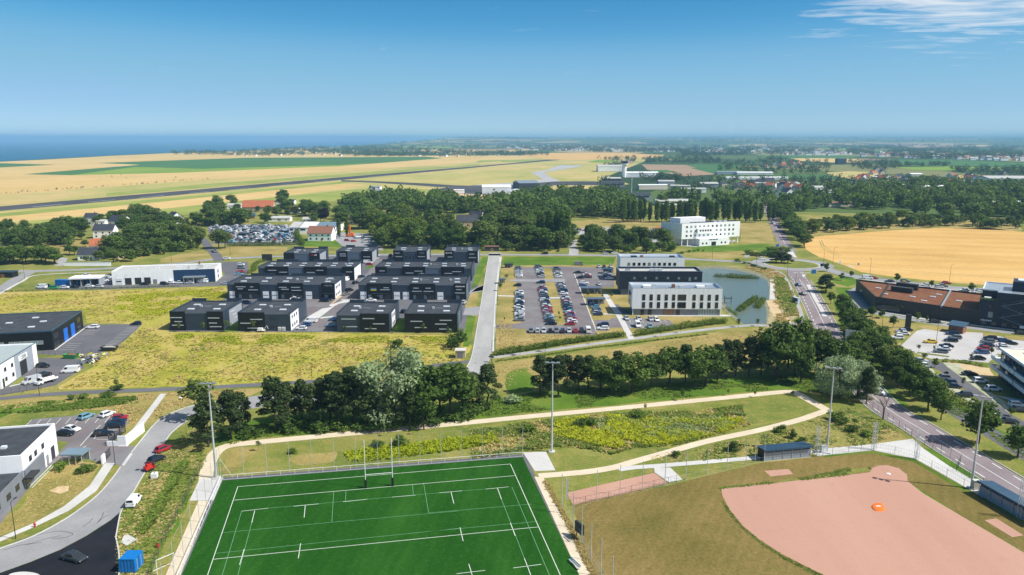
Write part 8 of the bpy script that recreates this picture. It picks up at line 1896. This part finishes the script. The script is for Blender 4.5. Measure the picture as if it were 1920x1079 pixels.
# ================================================================ VEHICLES
COLS = {'white': (.78, .79, .80), 'silver': (.45, .47, .49), 'grey': (.16, .17, .18), 'black': (.012, .013, .016), 'blue': (.02, .07, .20), 'dark blue': (.010, .022, .055), 'red': (.36, .012, .016), 'pale blue': (.16, .33, .42), 'yellow': (.75, .50, .02), 'green': (.03, .26, .09), 'dark grey': (.035, .04, .045), 'beige': (.5, .45, .36)}
CK = {}
def car_kind(kind):
    if kind in CK: return CK[kind]
    P = {'hatchback': dict(L=4.1, W=1.78, zb=.86, H=1.47, rr=-1.92, rt=-1.45, ft=.25, fb=1.1, hood=.92),
         'saloon': dict(L=4.6, W=1.82, zb=.86, H=1.44, rr=-1.75, rt=-1.05, ft=.3, fb=1.15, hood=.9),
         'estate': dict(L=4.6, W=1.82, zb=.87, H=1.48, rr=-2.18, rt=-1.85, ft=.3, fb=1.15, hood=.9),
         'suv': dict(L=4.4, W=1.85, zb=.98, H=1.66, rr=-2.08, rt=-1.72, ft=.35, fb=1.12, hood=1.02),
         'small van': dict(L=4.4, W=1.85, zb=1.0, H=1.85, rr=-2.18, rt=-2.12, ft=.75, fb=1.45, hood=1.0),
         'van': dict(L=5.2, W=2.0, zb=1.15, H=2.15, rr=-2.58, rt=-2.52, ft=1.25, fb=1.95, hood=1.12)}[kind]
    L, W, zb, H = P['L'], P['W'], P['zb'], P['H']; h2 = W / 2
    st_ = [(-L / 2, .42, zb - .22, h2 * .82), (-L / 2 + .1, .28, zb - .02, h2 * .95), (-L / 2 + .5, .22, zb, h2), (0, .2, zb, h2), (P['fb'] + .05, .2, P['hood'], h2), (L / 2 - .35, .22, P['hood'] - .14, h2 * .97), (L / 2 - .08, .28, P['hood'] - .26, h2 * .88), (L / 2, .42, .55, h2 * .72)]
    b = MB(); n = 8
    for x, z0, z1, w in st_:
        zm_ = z0 + (z1 - z0) * .55
        b.v += [(x, -w * .93, z0), (x, -w, z0 + .12), (x, -w, zm_), (x, -w * .9, z1), (x, w * .9, z1), (x, w, zm_), (x, w, z0 + .12), (x, w * .93, z0)]
    for i in range(len(st_) - 1):
        for k in range(n): b.f.append((i * n + k, i * n + (k + 1) % n, (i + 1) * n + (k + 1) % n, (i + 1) * n + k)); b.m.append(0)
    b.f.append(tuple(range(n - 1, -1, -1))); b.m.append(0); e = (len(st_) - 1) * n; b.f.append(tuple(e + k for k in range(n))); b.m.append(0)
    wb_, wt = h2 * .9, h2 * (.86 if kind == 'van' else .72)
    base = [(P['rr'], -wb_), (P['fb'], -wb_), (P['fb'], wb_), (P['rr'], wb_)]; roof = [(P['rt'], -wt), (P['ft'], -wt), (P['ft'], wt), (P['rt'], wt)]
    A = [(x, y, zb - .03) for x, y in base]; T = [(x, y, H - .04) for x, y in roof]; T2_ = [(x * .93 + (.03 if x > 0 else -.03), y * .86, H) for x, y in roof]
    for k in range(4):
        b.face([A[k], A[(k + 1) % 4], T[(k + 1) % 4], T[k]]); b.face([T[k], T[(k + 1) % 4], T2_[(k + 1) % 4], T2_[k]])
    b.face(T2_)
    body = b.mesh('body', 'car_paint')
    def pane(name, k, u0, u1, v0, v1):
        a0, a1, t0, t1 = Vector(A[k]), Vector(A[(k + 1) % 4]), Vector(T[k]), Vector(T[(k + 1) % 4]); nrm = (a1 - a0).cross(t0 - a0).normalized() * .012
        f = lambda u, v: a0.lerp(a1, u).lerp(t0.lerp(t1, u), v) + nrm
        m_ = MB(); m_.face([f(u0, v0), f(u1, v0), f(u1, v1), f(u0, v1)]); return m_.mesh(name, 'car_glass')
    g = [('windscreen', pane('windscreen', 1, .06, .94, .12, .94))]
    if 'van' in kind: g += [('side_window', pane('side_window', 0, .74, .95, .15, .8)), ('side_window', pane('side_window', 2, .05, .26, .15, .8)), ('rear_window', pane('rear_window', 3, .1, .9, .35, .85))]
    else: g += [('side_window', pane('side_window', 0, .07, .93, .14, .9)), ('side_window', pane('side_window', 2, .07, .93, .14, .9)), ('rear_window', pane('rear_window', 3, .08, .92, .15, .9))]
    wr = .36 if kind in ('suv', 'van', 'small van') else .32
    w_ = MB(); w_.tube((0, -.1, 0), (0, .1, 0), wr, n=12); w_.tube((0, -.115, 0), (0, .115, 0), wr * .6, n=8, mi=1)
    wm_ = w_.mesh('wheel', 'rubber', 'rim')
    hl = MB(); hl.box(-.05, .05, -.2, .2, -.07, .07); hlm = hl.mesh('headlight', 'lamp_clear'); tl = MB(); tl.box(-.04, .04, -.16, .16, -.11, .11); tlm = tl.mesh('tail_light', 'lamp_red')
    CK[kind] = (P, body, g, wm_, wr, hlm, tlm)
    return CK[kind]
def car(label, xy, yaw, kind, col, group, near=True, z=0.03, cat=None):
    P, body, g, wm_, wr, hlm, tlm = car_kind(kind)
    t = thing('parked_van' if 'van' in kind else 'car', label, cat or ('van' if 'van' in kind else 'car'), (xy[0], xy[1], z), yaw, group)
    bo = link('body', body, t); bo.color = (*COLS[col], 1)
    for nme, me in g: link(nme, me, t)
    L, W = P['L'], P['W']
    for x in (-L * .31, L * .32):
        for y in (-W / 2 + .09, W / 2 - .09): link('wheel', wm_, t, (x, y, wr))
    if near:
        for y in (-W * .33, W * .33): link('headlight', hlm, t, (L / 2 - .1, y, P['hood'] - .36)); link('tail_light', tlm, t, (-L / 2 + .06, y, P['zb'] - .2))
    return t
vr = random.Random(33)
KINDS = ['hatchback'] * 5 + ['estate', 'saloon', 'suv', 'suv']
CW = ['white'] * 6 + ['silver'] * 4 + ['grey'] * 6 + ['black'] * 4 + ['blue', 'dark blue', 'dark blue', 'red', 'pale blue']
def row(a, b, n, rowname, yaw_off=90, fill=.95, group='office car park cars', near=False, cols=CW):
    A, B_ = G(*a), G(*b); rot, L = frame_of(A, B_)
    for k in range(n):
        if vr.random() > fill: continue
        p = A.lerp(B_, k / max(1, n - 1)) + Vector((vr.uniform(-.2, .2), vr.uniform(-.12, .12)))
        kd, cl_n = vr.choice(KINDS), vr.choice(cols)
        car(f'{cl_n} {kd}, {ordn(k + 1)} bay from the far end {rowname}', p, rot + rad(yaw_off) + (math.pi if vr.random() < .3 else 0) + vr.uniform(-.03, .03), kd, cl_n, group, near)
C_ = lambda x, y: zC(x, y)[0]
row(C_(282, 180), C_(285, 268), 8, 'of the short western car park row'); row(C_(290, 428), C_(293, 714), 22, 'of the long western car park row')
row(C_(478, 166), C_(512, 270), 9, 'of the short middle car park row'); row(C_(520, 380), C_(600, 722), 24, 'of the long middle car park row', fill=.97)
row(C_(672, 190), C_(686, 270), 7, 'of the short eastern car park row'); row(C_(712, 345), C_(738, 445), 9, 'of the eastern row above the path'); row(C_(756, 488), C_(826, 735), 19, 'of the eastern row below the path')
row(C_(1045, 556), C_(1098, 686), 10, 'of the row by the blue canopy', fill=.8)
A, B_ = G(*C_(408, 826)), G(*C_(985, 826))
for k, cl_n in enumerate(('grey', 'silver', 'silver', 'black', 'grey', 'dark blue', 'silver', 'red', 'black', 'white')):
    car(f'{cl_n} car in the front row facing the hedge, {ordn(k + 1)} from the left', A.lerp(B_, k / 9), rad(90) if k % 2 else rad(-90), 'van' if k == 9 else ('hatchback', 'suv', 'estate')[k % 3], cl_n, 'front row cars', True)
def one(zf, x, y, yaw, kind, col, where, near=False, group=None, z=.03):
    p = G(*zf(x, y)[0]); car(f'{col} {kind} {where}', p, rad(yaw), kind, col, group or 'single cars', near, z)
for x, y, yw, kd, cn, wh in ((272, 362, 178, 'hatchback', 'black', 'alone at the top of the western car park row'), (507, 332, 180, 'estate', 'dark blue', 'alone at the crossing of the middle row'), (612, 752, 175, 'saloon', 'black', 'at the near end of the middle car park row'),
        (803, 755, 178, 'hatchback', 'red', 'at the near end of the eastern car park row'), (893, 150, 0, 'van', 'grey', 'on the far road behind the car park'), (1095, 172, -90, 'hatchback', 'silver', 'at the far fence beside the rear office'), (1147, 174, -90, 'hatchback', 'black', 'second at the far fence beside the rear office'),
        (1215, 170, -90, 'suv', 'beige', 'third at the far fence beside the rear office'), (880, 232, 178, 'saloon', 'black', 'in the top bay east of the aisle'), (903, 284, 178, 'hatchback', 'black', 'in the lower bay east of the aisle'), (962, 240, 0, 'hatchback', 'grey', 'in the inner bays, furthest'), (972, 252, 0, 'saloon', 'white', 'in the inner bays, second'),
        (985, 264, 0, 'hatchback', 'red', 'in the inner bays, third'), (982, 278, 0, 'saloon', 'black', 'in the inner bays, nearest'), (945, 338, 0, 'estate', 'white', 'above the bike shelter'), (932, 362, 0, 'hatchback', 'blue', 'beside the bike shelter roof'), (1095, 350, -90, 'hatchback', 'silver', 'by the navy office wall bays'),
        (1178, 246, 0, 'estate', 'silver', 'under the carport, furthest'), (1180, 266, 0, 'suv', 'blue', 'under the carport, middle'), (1200, 292, 0, 'saloon', 'white', 'in front of the carport'), (1138, 762, 178, 'estate', 'dark blue', 'in the small bay by the entrance path'), (1135, 800, 178, 'estate', 'white', 'in the small bay nearest the hedge'), (548, 38, 180, 'suv', 'black', 'driving on the back road above the car park'),
        (1158, 38, 0, 'hatchback', 'silver', 'driving west on the back road behind the rear office'), (1255, 36, 0, 'saloon', 'white', 'driving on the back road behind the rear office')):
    one(zC, x, y, yw, kd, cn, wh)
for x, y, yw, kd, cn, wh in ((187, 752, -88, 'hatchback', 'silver', 'in the visitor bays under the white office, first'), (312, 757, -88, 'hatchback', 'silver', 'in the visitor bays under the white office, second'), (432, 762, -88, 'hatchback', 'silver', 'in the visitor bays under the white office, third'), (490, 765, -88, 'estate', 'white', 'in the visitor bays under the white office, fourth'),
        (300, 824, -90, 'van', 'white', 'in the near visitor bays'), (425, 836, -90, 'hatchback', 'pale blue', 'in the near visitor bays')):
    one(zD, x, y, yw, kd, cn, wh, True)
for x, y, yw, kd, cn, wh in ((600, 766, 170, 'suv', 'white', 'nearest the trees in the pale lot'), (655, 726, 165, 'saloon', 'white', 'second in the western bays of the pale lot'), (635, 706, 165, 'hatchback', 'silver', 'half hidden in the western bays of the pale lot'), (680, 690, 165, 'saloon', 'black', 'below the dark sign pillar'), (905, 802, 172, 'saloon', 'yellow', 'in the middle of the pale lot'),
        (1105, 727, 160, 'estate', 'dark blue', 'furthest in the middle row of the pale lot'), (1130, 762, 160, 'estate', 'grey', 'second in the middle row of the pale lot'), (1092, 790, 160, 'estate', 'black', 'third in the middle row of the pale lot'), (1050, 840, 160, 'saloon', 'black', 'fourth in the middle row of the pale lot'), (1032, 866, 160, 'saloon', 'white', 'fifth in the middle row of the pale lot'), (998, 892, 160, 'estate', 'grey', 'nearest in the middle row of the pale lot'),
        (1455, 770, 165, 'estate', 'black', 'furthest in the eastern row of the pale lot'), (1430, 800, 165, 'estate', 'grey', 'second in the eastern row of the pale lot'), (1425, 835, 165, 'saloon', 'dark blue', 'third in the eastern row of the pale lot'), (1392, 866, 165, 'hatchback', 'red', 'fourth in the eastern row of the pale lot'), (1375, 900, 168, 'estate', 'blue', 'fifth in the eastern row of the pale lot'), (1340, 956, 172, 'saloon', 'black', 'nearest in the eastern row of the pale lot'),
        (1590, 795, -15, 'estate', 'blue', 'furthest behind the residence corner'), (1640, 815, -18, 'saloon', 'black', 'second behind the residence corner'), (1578, 842, -12, 'saloon', 'white', 'third behind the residence corner'), (1590, 862, -12, 'hatchback', 'silver', 'nearest behind the residence corner'), (945, 618, -12, 'suv', 'black', 'on the street before the dark centre'), (1738, 724, -15, 'suv', 'black', 'before the navy block at the frame edge'),
        (325, 214, -10, 'van', 'white', 'in the back lot behind the planted roof'), (385, 214, -10, 'hatchback', 'red', 'beside the white van in the back lot'), (530, 243, 170, 'saloon', 'dark blue', 'in the back lot by the tree'), (672, 242, -15, 'estate', 'blue', 'in the back lot, middle'), (650, 258, 165, 'hatchback', 'yellow', 'in the back lot, middle'), (860, 278, 165, 'hatchback', 'white', 'in the back lot, east of the middle'), (985, 292, -12, 'hatchback', 'silver', 'in the back lot near the second tree'),
        (1020, 286, -12, 'suv', 'grey', 'in the back lot near the second tree'), (1050, 258, -10, 'saloon', 'red', 'driving on the wheat field road'), (1215, 326, 168, 'saloon', 'white', 'in the back lot by the third tree'), (1345, 328, 170, 'estate', 'silver', 'in the back lot under the navy block'), (1338, 344, 170, 'hatchback', 'white', 'in the back lot under the navy block')):
    one(zE, x, y, yw, kd, cn, wh, y > 600)
for x, y, yw, kd, cn, wh in ((815, 193, -20, 'saloon', 'silver', 'first on the grass bays by the avenue belt'), (862, 238, -20, 'hatchback', 'white', 'second on the grass bays by the avenue belt'), (1015, 352, 165, 'suv', 'grey', 'third on the grass bays by the avenue belt'), (1070, 396, 165, 'suv', 'dark blue', 'fourth on the grass bays by the avenue belt'), (1105, 428, 165, 'saloon', 'black', 'fifth on the grass bays by the avenue belt'),
        (1210, 512, 170, 'suv', 'black', 'last on the grass bays by the avenue belt'), (1265, 314, -8, 'saloon', 'black', 'on the eastern grass bays, furthest'), (1362, 382, -5, 'suv', 'white', 'on the eastern grass bays, middle'), (1482, 456, -5, 'suv', 'white', 'on the eastern grass bays below the residence'), (1705, 605, -12, 'suv', 'white', 'on the lower street under the residence'), (1722, 648, -12, 'saloon', 'black', 'on the lower street beside the white suv'),
        (1625, 752, -10, 'saloon', 'black', 'at the end of the avenue belt bays'), (425, 488, -52, 'suv', 'white', 'driving on the avenue under the bare tree')):
    one(zF, x, y, yw, kd, cn, wh, True)
for x, y, yw, kd, cn, wh in ((325, 325, 100, 'hatchback', 'blue', 'driving up the avenue toward the roundabout'), (352, 382, 105, 'hatchback', 'dark blue', 'second driving up the avenue'), (95, 157, 5, 'saloon', 'white', 'leaving the roundabout westward'), (488, 200, 20, 'hatchback', 'black', 'entering the roundabout from the east')): one(zI, x, y, yw, kd, cn, wh, False)
for x, y, yw, kd, cn, wh in ((180, 296, 100, 'van', 'white', 'far up the north avenue'), (225, 325, 100, 'hatchback', 'dark blue', 'parked in shade on the north avenue'), (245, 358, 100, 'saloon', 'black', 'second parked in shade on the north avenue'), (298, 486, 110, 'hatchback', 'pale blue', 'waiting at the roundabout from the north')): one(zW, x, y, yw, kd, cn, wh, False)
for x, y, yw, kd, cn, wh in ((432, 990, -20, 'saloon', 'dark grey', 'driving on the fresh black asphalt'), (778, 664, 96, 'small van', 'white', 'parked on the road edge below the bank'), (948, 357, 63, 'hatchback', 'red', 'parked at the bank, furthest along the curved road'), (908, 418, 63, 'hatchback', 'black', 'parked behind the red car on the curved road'),
        (500, 168, 70, 'hatchback', 'pale blue', 'in the far bays of the clinic lot'), (622, 155, 68, 'hatchback', 'white', 'in the far bays of the clinic lot'), (695, 176, 20, 'hatchback', 'red', 'furthest in the clinic side bays'), (678, 200, 18, 'saloon', 'dark blue', 'second in the clinic side bays'), (668, 222, 16, 'saloon', 'black', 'third in the clinic side bays'), (598, 268, 14, 'estate', 'black', 'nearest in the clinic side bays'),
        (415, 242, -14, 'saloon', 'white', 'parked beside the clinic wall'), (375, 268, -4, 'saloon', 'black', 'parked at the clinic corner')):
    one(zM, x, y, yw, kd, cn, wh, True)
for x, y, yw, kd, cn, wh in ((435, 696, -4, 'hatchback', 'black', 'in front of the workshop gate'), (452, 785, 60, 'hatchback', 'black', 'behind the pale van in the workshop yard'), (322, 855, -118, 'van', 'silver', 'parked at the workshop lawn'), (715, 748, 190, 'van', 'white', 'lettered, parked at the workshop yard edge'), (938, 302, 188, 'estate', 'white', 'beside the black shed doors'), (1375, 268, 190, 'hatchback', 'black', 'in the far corner bay of the shed yard')):
    one(zS, x, y, yw, kd, cn, wh, True)
for x, y, yw, kd, cn, wh in ((300, 312, 175, 'van', 'white', 'first in the garage front row'), (345, 303, 0, 'hatchback', 'black', 'second in the garage front row'), (392, 318, 5, 'suv', 'green', 'bright, in the garage front row'), (470, 312, 0, 'hatchback', 'white', 'before the blue container'), (540, 310, 0, 'hatchback', 'black', 'before the car wash, first'), (650, 304, 0, 'hatchback', 'white', 'before the car wash, second'), (715, 306, 0, 'saloon', 'silver', 'before the car wash, third'),
        (755, 262, 30, 'hatchback', 'white', 'beside the car wash, nearest'), (772, 250, 30, 'hatchback', 'grey', 'beside the car wash, middle'), (790, 238, 30, 'hatchback', 'white', 'beside the car wash, furthest'), (800, 226, 30, 'hatchback', 'black', 'behind the car wash row'), (625, 225, 0, 'saloon', 'white', 'behind the car wash on the lawn'), (1045, 288, 0, 'saloon', 'black', 'before the garage bay doors'), (1190, 286, 0, 'suv', 'black', 'before the navy garage end, first'),
        (1228, 278, 180, 'saloon', 'white', 'before the navy garage end, second'), (1290, 278, 180, 'saloon', 'white', 'before the navy garage end, third'), (1368, 280, 180, 'saloon', 'silver', 'before the navy garage end, fourth'), (1465, 272, 180, 'van', 'white', 'before the navy garage end with a round mark'), (1630, 282, 0, 'saloon', 'silver', 'leaving the garage yard')):
    one(zK, x, y, yw, kd, cn, wh)
for x, y, yw, kd, cn, wh in ((820, 312, 0, 'hatchback', 'white', 'in the garage side bays, furthest'), (822, 346, 0, 'suv', 'grey', 'in the garage side bays, second'), (818, 386, 0, 'saloon', 'red', 'in the garage side bays, third'), (800, 410, 10, 'saloon', 'pale blue', 'in the garage side bays, nearest'), (675, 250, 0, 'saloon', 'white', 'at the garage junction'), (880, 704, 0, 'suv', 'dark blue', 'between the two western front units'), (1368, 662, 0, 'saloon', 'white', 'before the western terrace doors'),
        (1665, 682, 0, 'suv', 'black', 'at the yard street corner, first'), (1690, 668, 0, 'saloon', 'dark blue', 'at the yard street corner, second'), (1430, 962, 180, 'hatchback', 'white', 'behind the unit with colour windows'), (1478, 925, 175, 'hatchback', 'blue', 'behind the unit with colour windows'), (1525, 890, 178, 'van', 'white', 'tall camper parked by the planted bed')):
    one(zA, x, y, yw, kd, cn, wh, y > 640)
for x, y, yw, kd, cn, wh in ((110, 930, 190, 'hatchback', 'pale blue', 'in shade beside the third front unit'), (140, 872, 190, 'hatchback', 'blue', 'in shade behind the pale blue car'), (262, 612, 55, 'saloon', 'grey', 'in the bay between the terraces, nearest'), (298, 575, 55, 'suv', 'black', 'in the bay between the terraces, furthest'), (520, 676, 0, 'saloon', 'white', 'before the eastern terrace doors'), (485, 292, 0, 'van', 'white', 'in the upper yard street'), (500, 310, 0, 'hatchback', 'red', 'beside the upper yard van'),
        (265, 470, 70, 'van', 'white', 'beside the third row end wall'), (575, 222, 60, 'hatchback', 'white', 'in the upper yard bays, furthest'), (570, 250, 60, 'hatchback', 'silver', 'in the upper yard bays, nearest'), (420, 435, 50, 'hatchback', 'dark blue', 'behind the eastern terrace corner'), (362, 498, 60, 'hatchback', 'black', 'at the yard street planting'), (845, 790, 80, 'hatchback', 'black', 'between the two eastern front units'), (715, 225, 80, 'suv', 'black', 'beside the third back row unit'), (1455, 700, 80, 'suv', 'silver', 'behind the eastern terrace end')):
    one(zB, x, y, yw, kd, cn, wh)
# flatbed pickup, car transporter, tractor digger
def flatbed(label, p, yaw, L, col, load=None):
    t = thing('flatbed_truck', label, 'truck', (p.x, p.y, .03), yaw)
    b = MB(); cx_ = L / 2 - 1.9
    pr_ = [(cx_, .4), (L / 2 - .1, .4), (L / 2, .6), (L / 2 - .15, 1.1), (L / 2 - .75, 1.25), (L / 2 - 1.25, 2.1), (cx_ + .1, 2.15), (cx_, 2.0)]
    for s in (-.95, .95): b.face([(x, s, z) for x, z in (pr_ if s < 0 else pr_[::-1])])
    for k in range(len(pr_)): q, r_ = pr_[k], pr_[(k + 1) % len(pr_)]; b.face([(q[0], -.95, q[1]), (q[0], .95, q[1]), (r_[0], .95, r_[1]), (r_[0], -.95, r_[1])])
    cbn = link('cab', b.mesh('cab', 'car_paint'), t); cbn.color = (*COLS[col], 1)
    ws = MB(); ws.face([(L / 2 - .74, -.8, 1.3), (L / 2 - .74, .8, 1.3), (L / 2 - 1.2, .75, 2.05), (L / 2 - 1.2, -.75, 2.05)]); link('windscreen', ws.mesh('windscreen', 'car_glass'), cbn)
    for s in (-.962, .952): bx(cbn, 'side_window', cx_ + .3, cx_ + .95, s, s + .01, 1.3, 1.9, 'car_glass')
    bx(t, 'deck', -L / 2, cx_ - .1, -1.0, 1.0, .85, 1.0, 'white_paint' if col == 'white' else 'steel')
    for s in (-1.0, .95): bx(t, 'side_board', -L / 2, cx_ - .1, s, s + .05, 1.003, 1.4, 'white_paint')
    bx(t, 'chassis', -L / 2 + .2, cx_ + .3, -.4, .4, .5, .847, 'dark_steel')
    wb_ = MB(); wb_.tube((0, -.12, 0), (0, .12, 0), .38, n=12); wb_.tube((0, -.13, 0), (0, .13, 0), .2, n=8, mi=1); wmm = wb_.mesh('wheel', 'rubber', 'rim')
    for x in (-L * .28, L / 2 - 1.0):
        for y in (-.85, .85): link('wheel', wmm, t, (x, y, .38))
    return t
flatbed('white flatbed pickup truck in the workshop yard', G(*zS(468, 855)[0]), rad(-118), 6.2, 'white')
flatbed('long dark car transporter on the side road by the scrapyard', G(*zA(552, 175)[0]), rad(-62), 9.5, 'grey')
flatbed('blue grey truck in the works yard beside the poplars', G(*zT(1150, 410)[0]), rad(10), 7, 'blue'); flatbed('white truck in the works yard beside the poplars', G(*zT(1090, 395)[0]), rad(30), 7, 'white')
o = G(*zT(1020, 385)[0]); t = thing('crane_truck', 'orange crane standing in the works yard', 'crane', (o.x, o.y, 0)); bx(t, 'base', -3, 3, -1.2, 1.2, .5, 1.8, 'orange_mat'); bx(t, 'boom', -.6, .6, -.5, .5, 1.803, 8.5, 'orange_mat'); bx(t, 'cab', 1.2, 2.8, -1, 1, 1.803, 3.0, 'orange_mat')
for x in (-2, 2):
    for y in (-1.3, 1.05): b = MB(); b.tube((0, 0, 0), (0, .25, 0), .5, n=10); link('wheel', b.mesh('wheel', 'rubber'), t, (x, y, .5))
for i, (x, y, c_) in enumerate(((975, 400, 'white'), (1000, 415, 'red'), (1045, 420, 'red'), (1120, 425, 'silver'), (1160, 425, 'white'), (1190, 440, 'blue'), (1215, 448, 'pale blue'), (1060, 395, 'silver'))):
    p = G(*zT(x, y)[0]); car(f'{c_} car in the works yard below the poplars, {ordn(i + 1)} of eight', p, R.uniform(0, 6), 'hatchback', c_, 'works yard cars', False)
for i, (x, c_) in enumerate(((700, 'silver'), (715, 'dark blue'), (730, 'grey'), (745, 'white'), (758, 'red'), (775, 'red'), (788, 'silver'))):
    p = G(*zN(x, 290 + i * 2)[0]); car(f'{c_} car in the hotel parking row, {ordn(i + 1)} from the left', p, rad(80), 'hatchback', c_, 'hotel parking cars', False)
# scrapyard: single wrecks for the ones that show largest, the rest as one mass
SM = {}
def wreck_mesh(kind, col):
    k = (kind, col)
    if k not in SM:
        P, body, g, *_ = car_kind(kind); me = body.copy(); me.name = 'scrapped_car'
        b = MB(); b.v = [tuple(v.co) for v in body.vertices]; b.f = [tuple(p.vertices) for p in body.polygons]; b.m = [0] * len(b.f)
        for _, gm in g:
            i = len(b.v); b.v += [tuple(v.co) for v in gm.vertices]; b.f.append(tuple(range(i, i + 4))); b.m.append(1)
        SM[k] = b.mesh('scrapped_car', 'car_paint', 'car_glass')
    return SM[k]
yp = PX(392, 427, 470, 423.5, 562, 426, 553, 440, 553, 456, 430, 457.5, 405, 455); sr = random.Random(9); pts = []
Y0, Y1 = 500, 640
YW = [(q.x, q.y) for q in GL(yp)]
y = min(q[1] for q in YW); ry = 0
while y < max(q[1] for q in YW):
    x = min(q[0] for q in YW) + (ry % 2) * .9
    while x < max(q[0] for q in YW):
        if inpoly(x, y, YW) and sr.random() < .94: pts.append((x + sr.uniform(-.25, .25), y + sr.uniform(-.5, .5)))
        x += 2.35
    y += 5.2 if ry % 3 else 6.8; ry += 1
pts.sort(key=lambda q: q[1])
rest = MB()
for i, (x, y) in enumerate(pts):
    cn = sr.choice(CW + ['white', 'silver', 'pale blue', 'red', 'beige']); kd = sr.choice(['hatchback', 'saloon', 'estate', 'suv', 'van'])
    yw = rad(90) + sr.uniform(-.12, .12) + (math.pi if sr.random() < .5 else 0)
    if i < 280:
        o = link('scrapped_car', wreck_mesh(kd, 'x'), None, (x, y, .02), yw); o.color = (*COLS[cn], 1)
        tag(o, 'scrapped car packed among the others in the scrapyard', 'car', 'scrapped cars in the yard')
    else:
        me = wreck_mesh(kd, 'x'); k = len(rest.v); c, s = math.cos(yw), math.sin(yw)
        rest.v += [(v.co.x * c - v.co.y * s + x, v.co.x * s + v.co.y * c + y, v.co.z + .02) for v in me.vertices]; rest.f += [tuple(q + k for q in p.vertices) for p in me.polygons]; rest.m += [(1 if p.material_index else (0 if i % 2 else 2)) for p in me.polygons]
if rest.v: link('scrap_mass', rest.mesh('scrap_mass', 'galv', 'car_glass', 'slate_light'), kind='stuff')

# ================================================================ AIR
hz = MB(); hz.box(-60500, 29500, -3900, 61500, -58, 150)
hm = bpy.data.materials.new('haze'); hm.use_nodes = True; hn = hm.node_tree; hn.nodes.clear()
ho = hn.nodes.new('ShaderNodeOutputMaterial'); hv = hn.nodes.new('ShaderNodeVolumePrincipled')
hv.inputs['Color'].default_value = (0.32, 0.60, 0.88, 1); hv.inputs['Density'].default_value = 0.0001; hv.inputs['Anisotropy'].default_value = 0.0
hn.links.new(hv.outputs[0], ho.inputs['Volume'])
MATS['haze'] = hm
link('haze', hz.mesh('haze', 'haze'), kind='stuff')
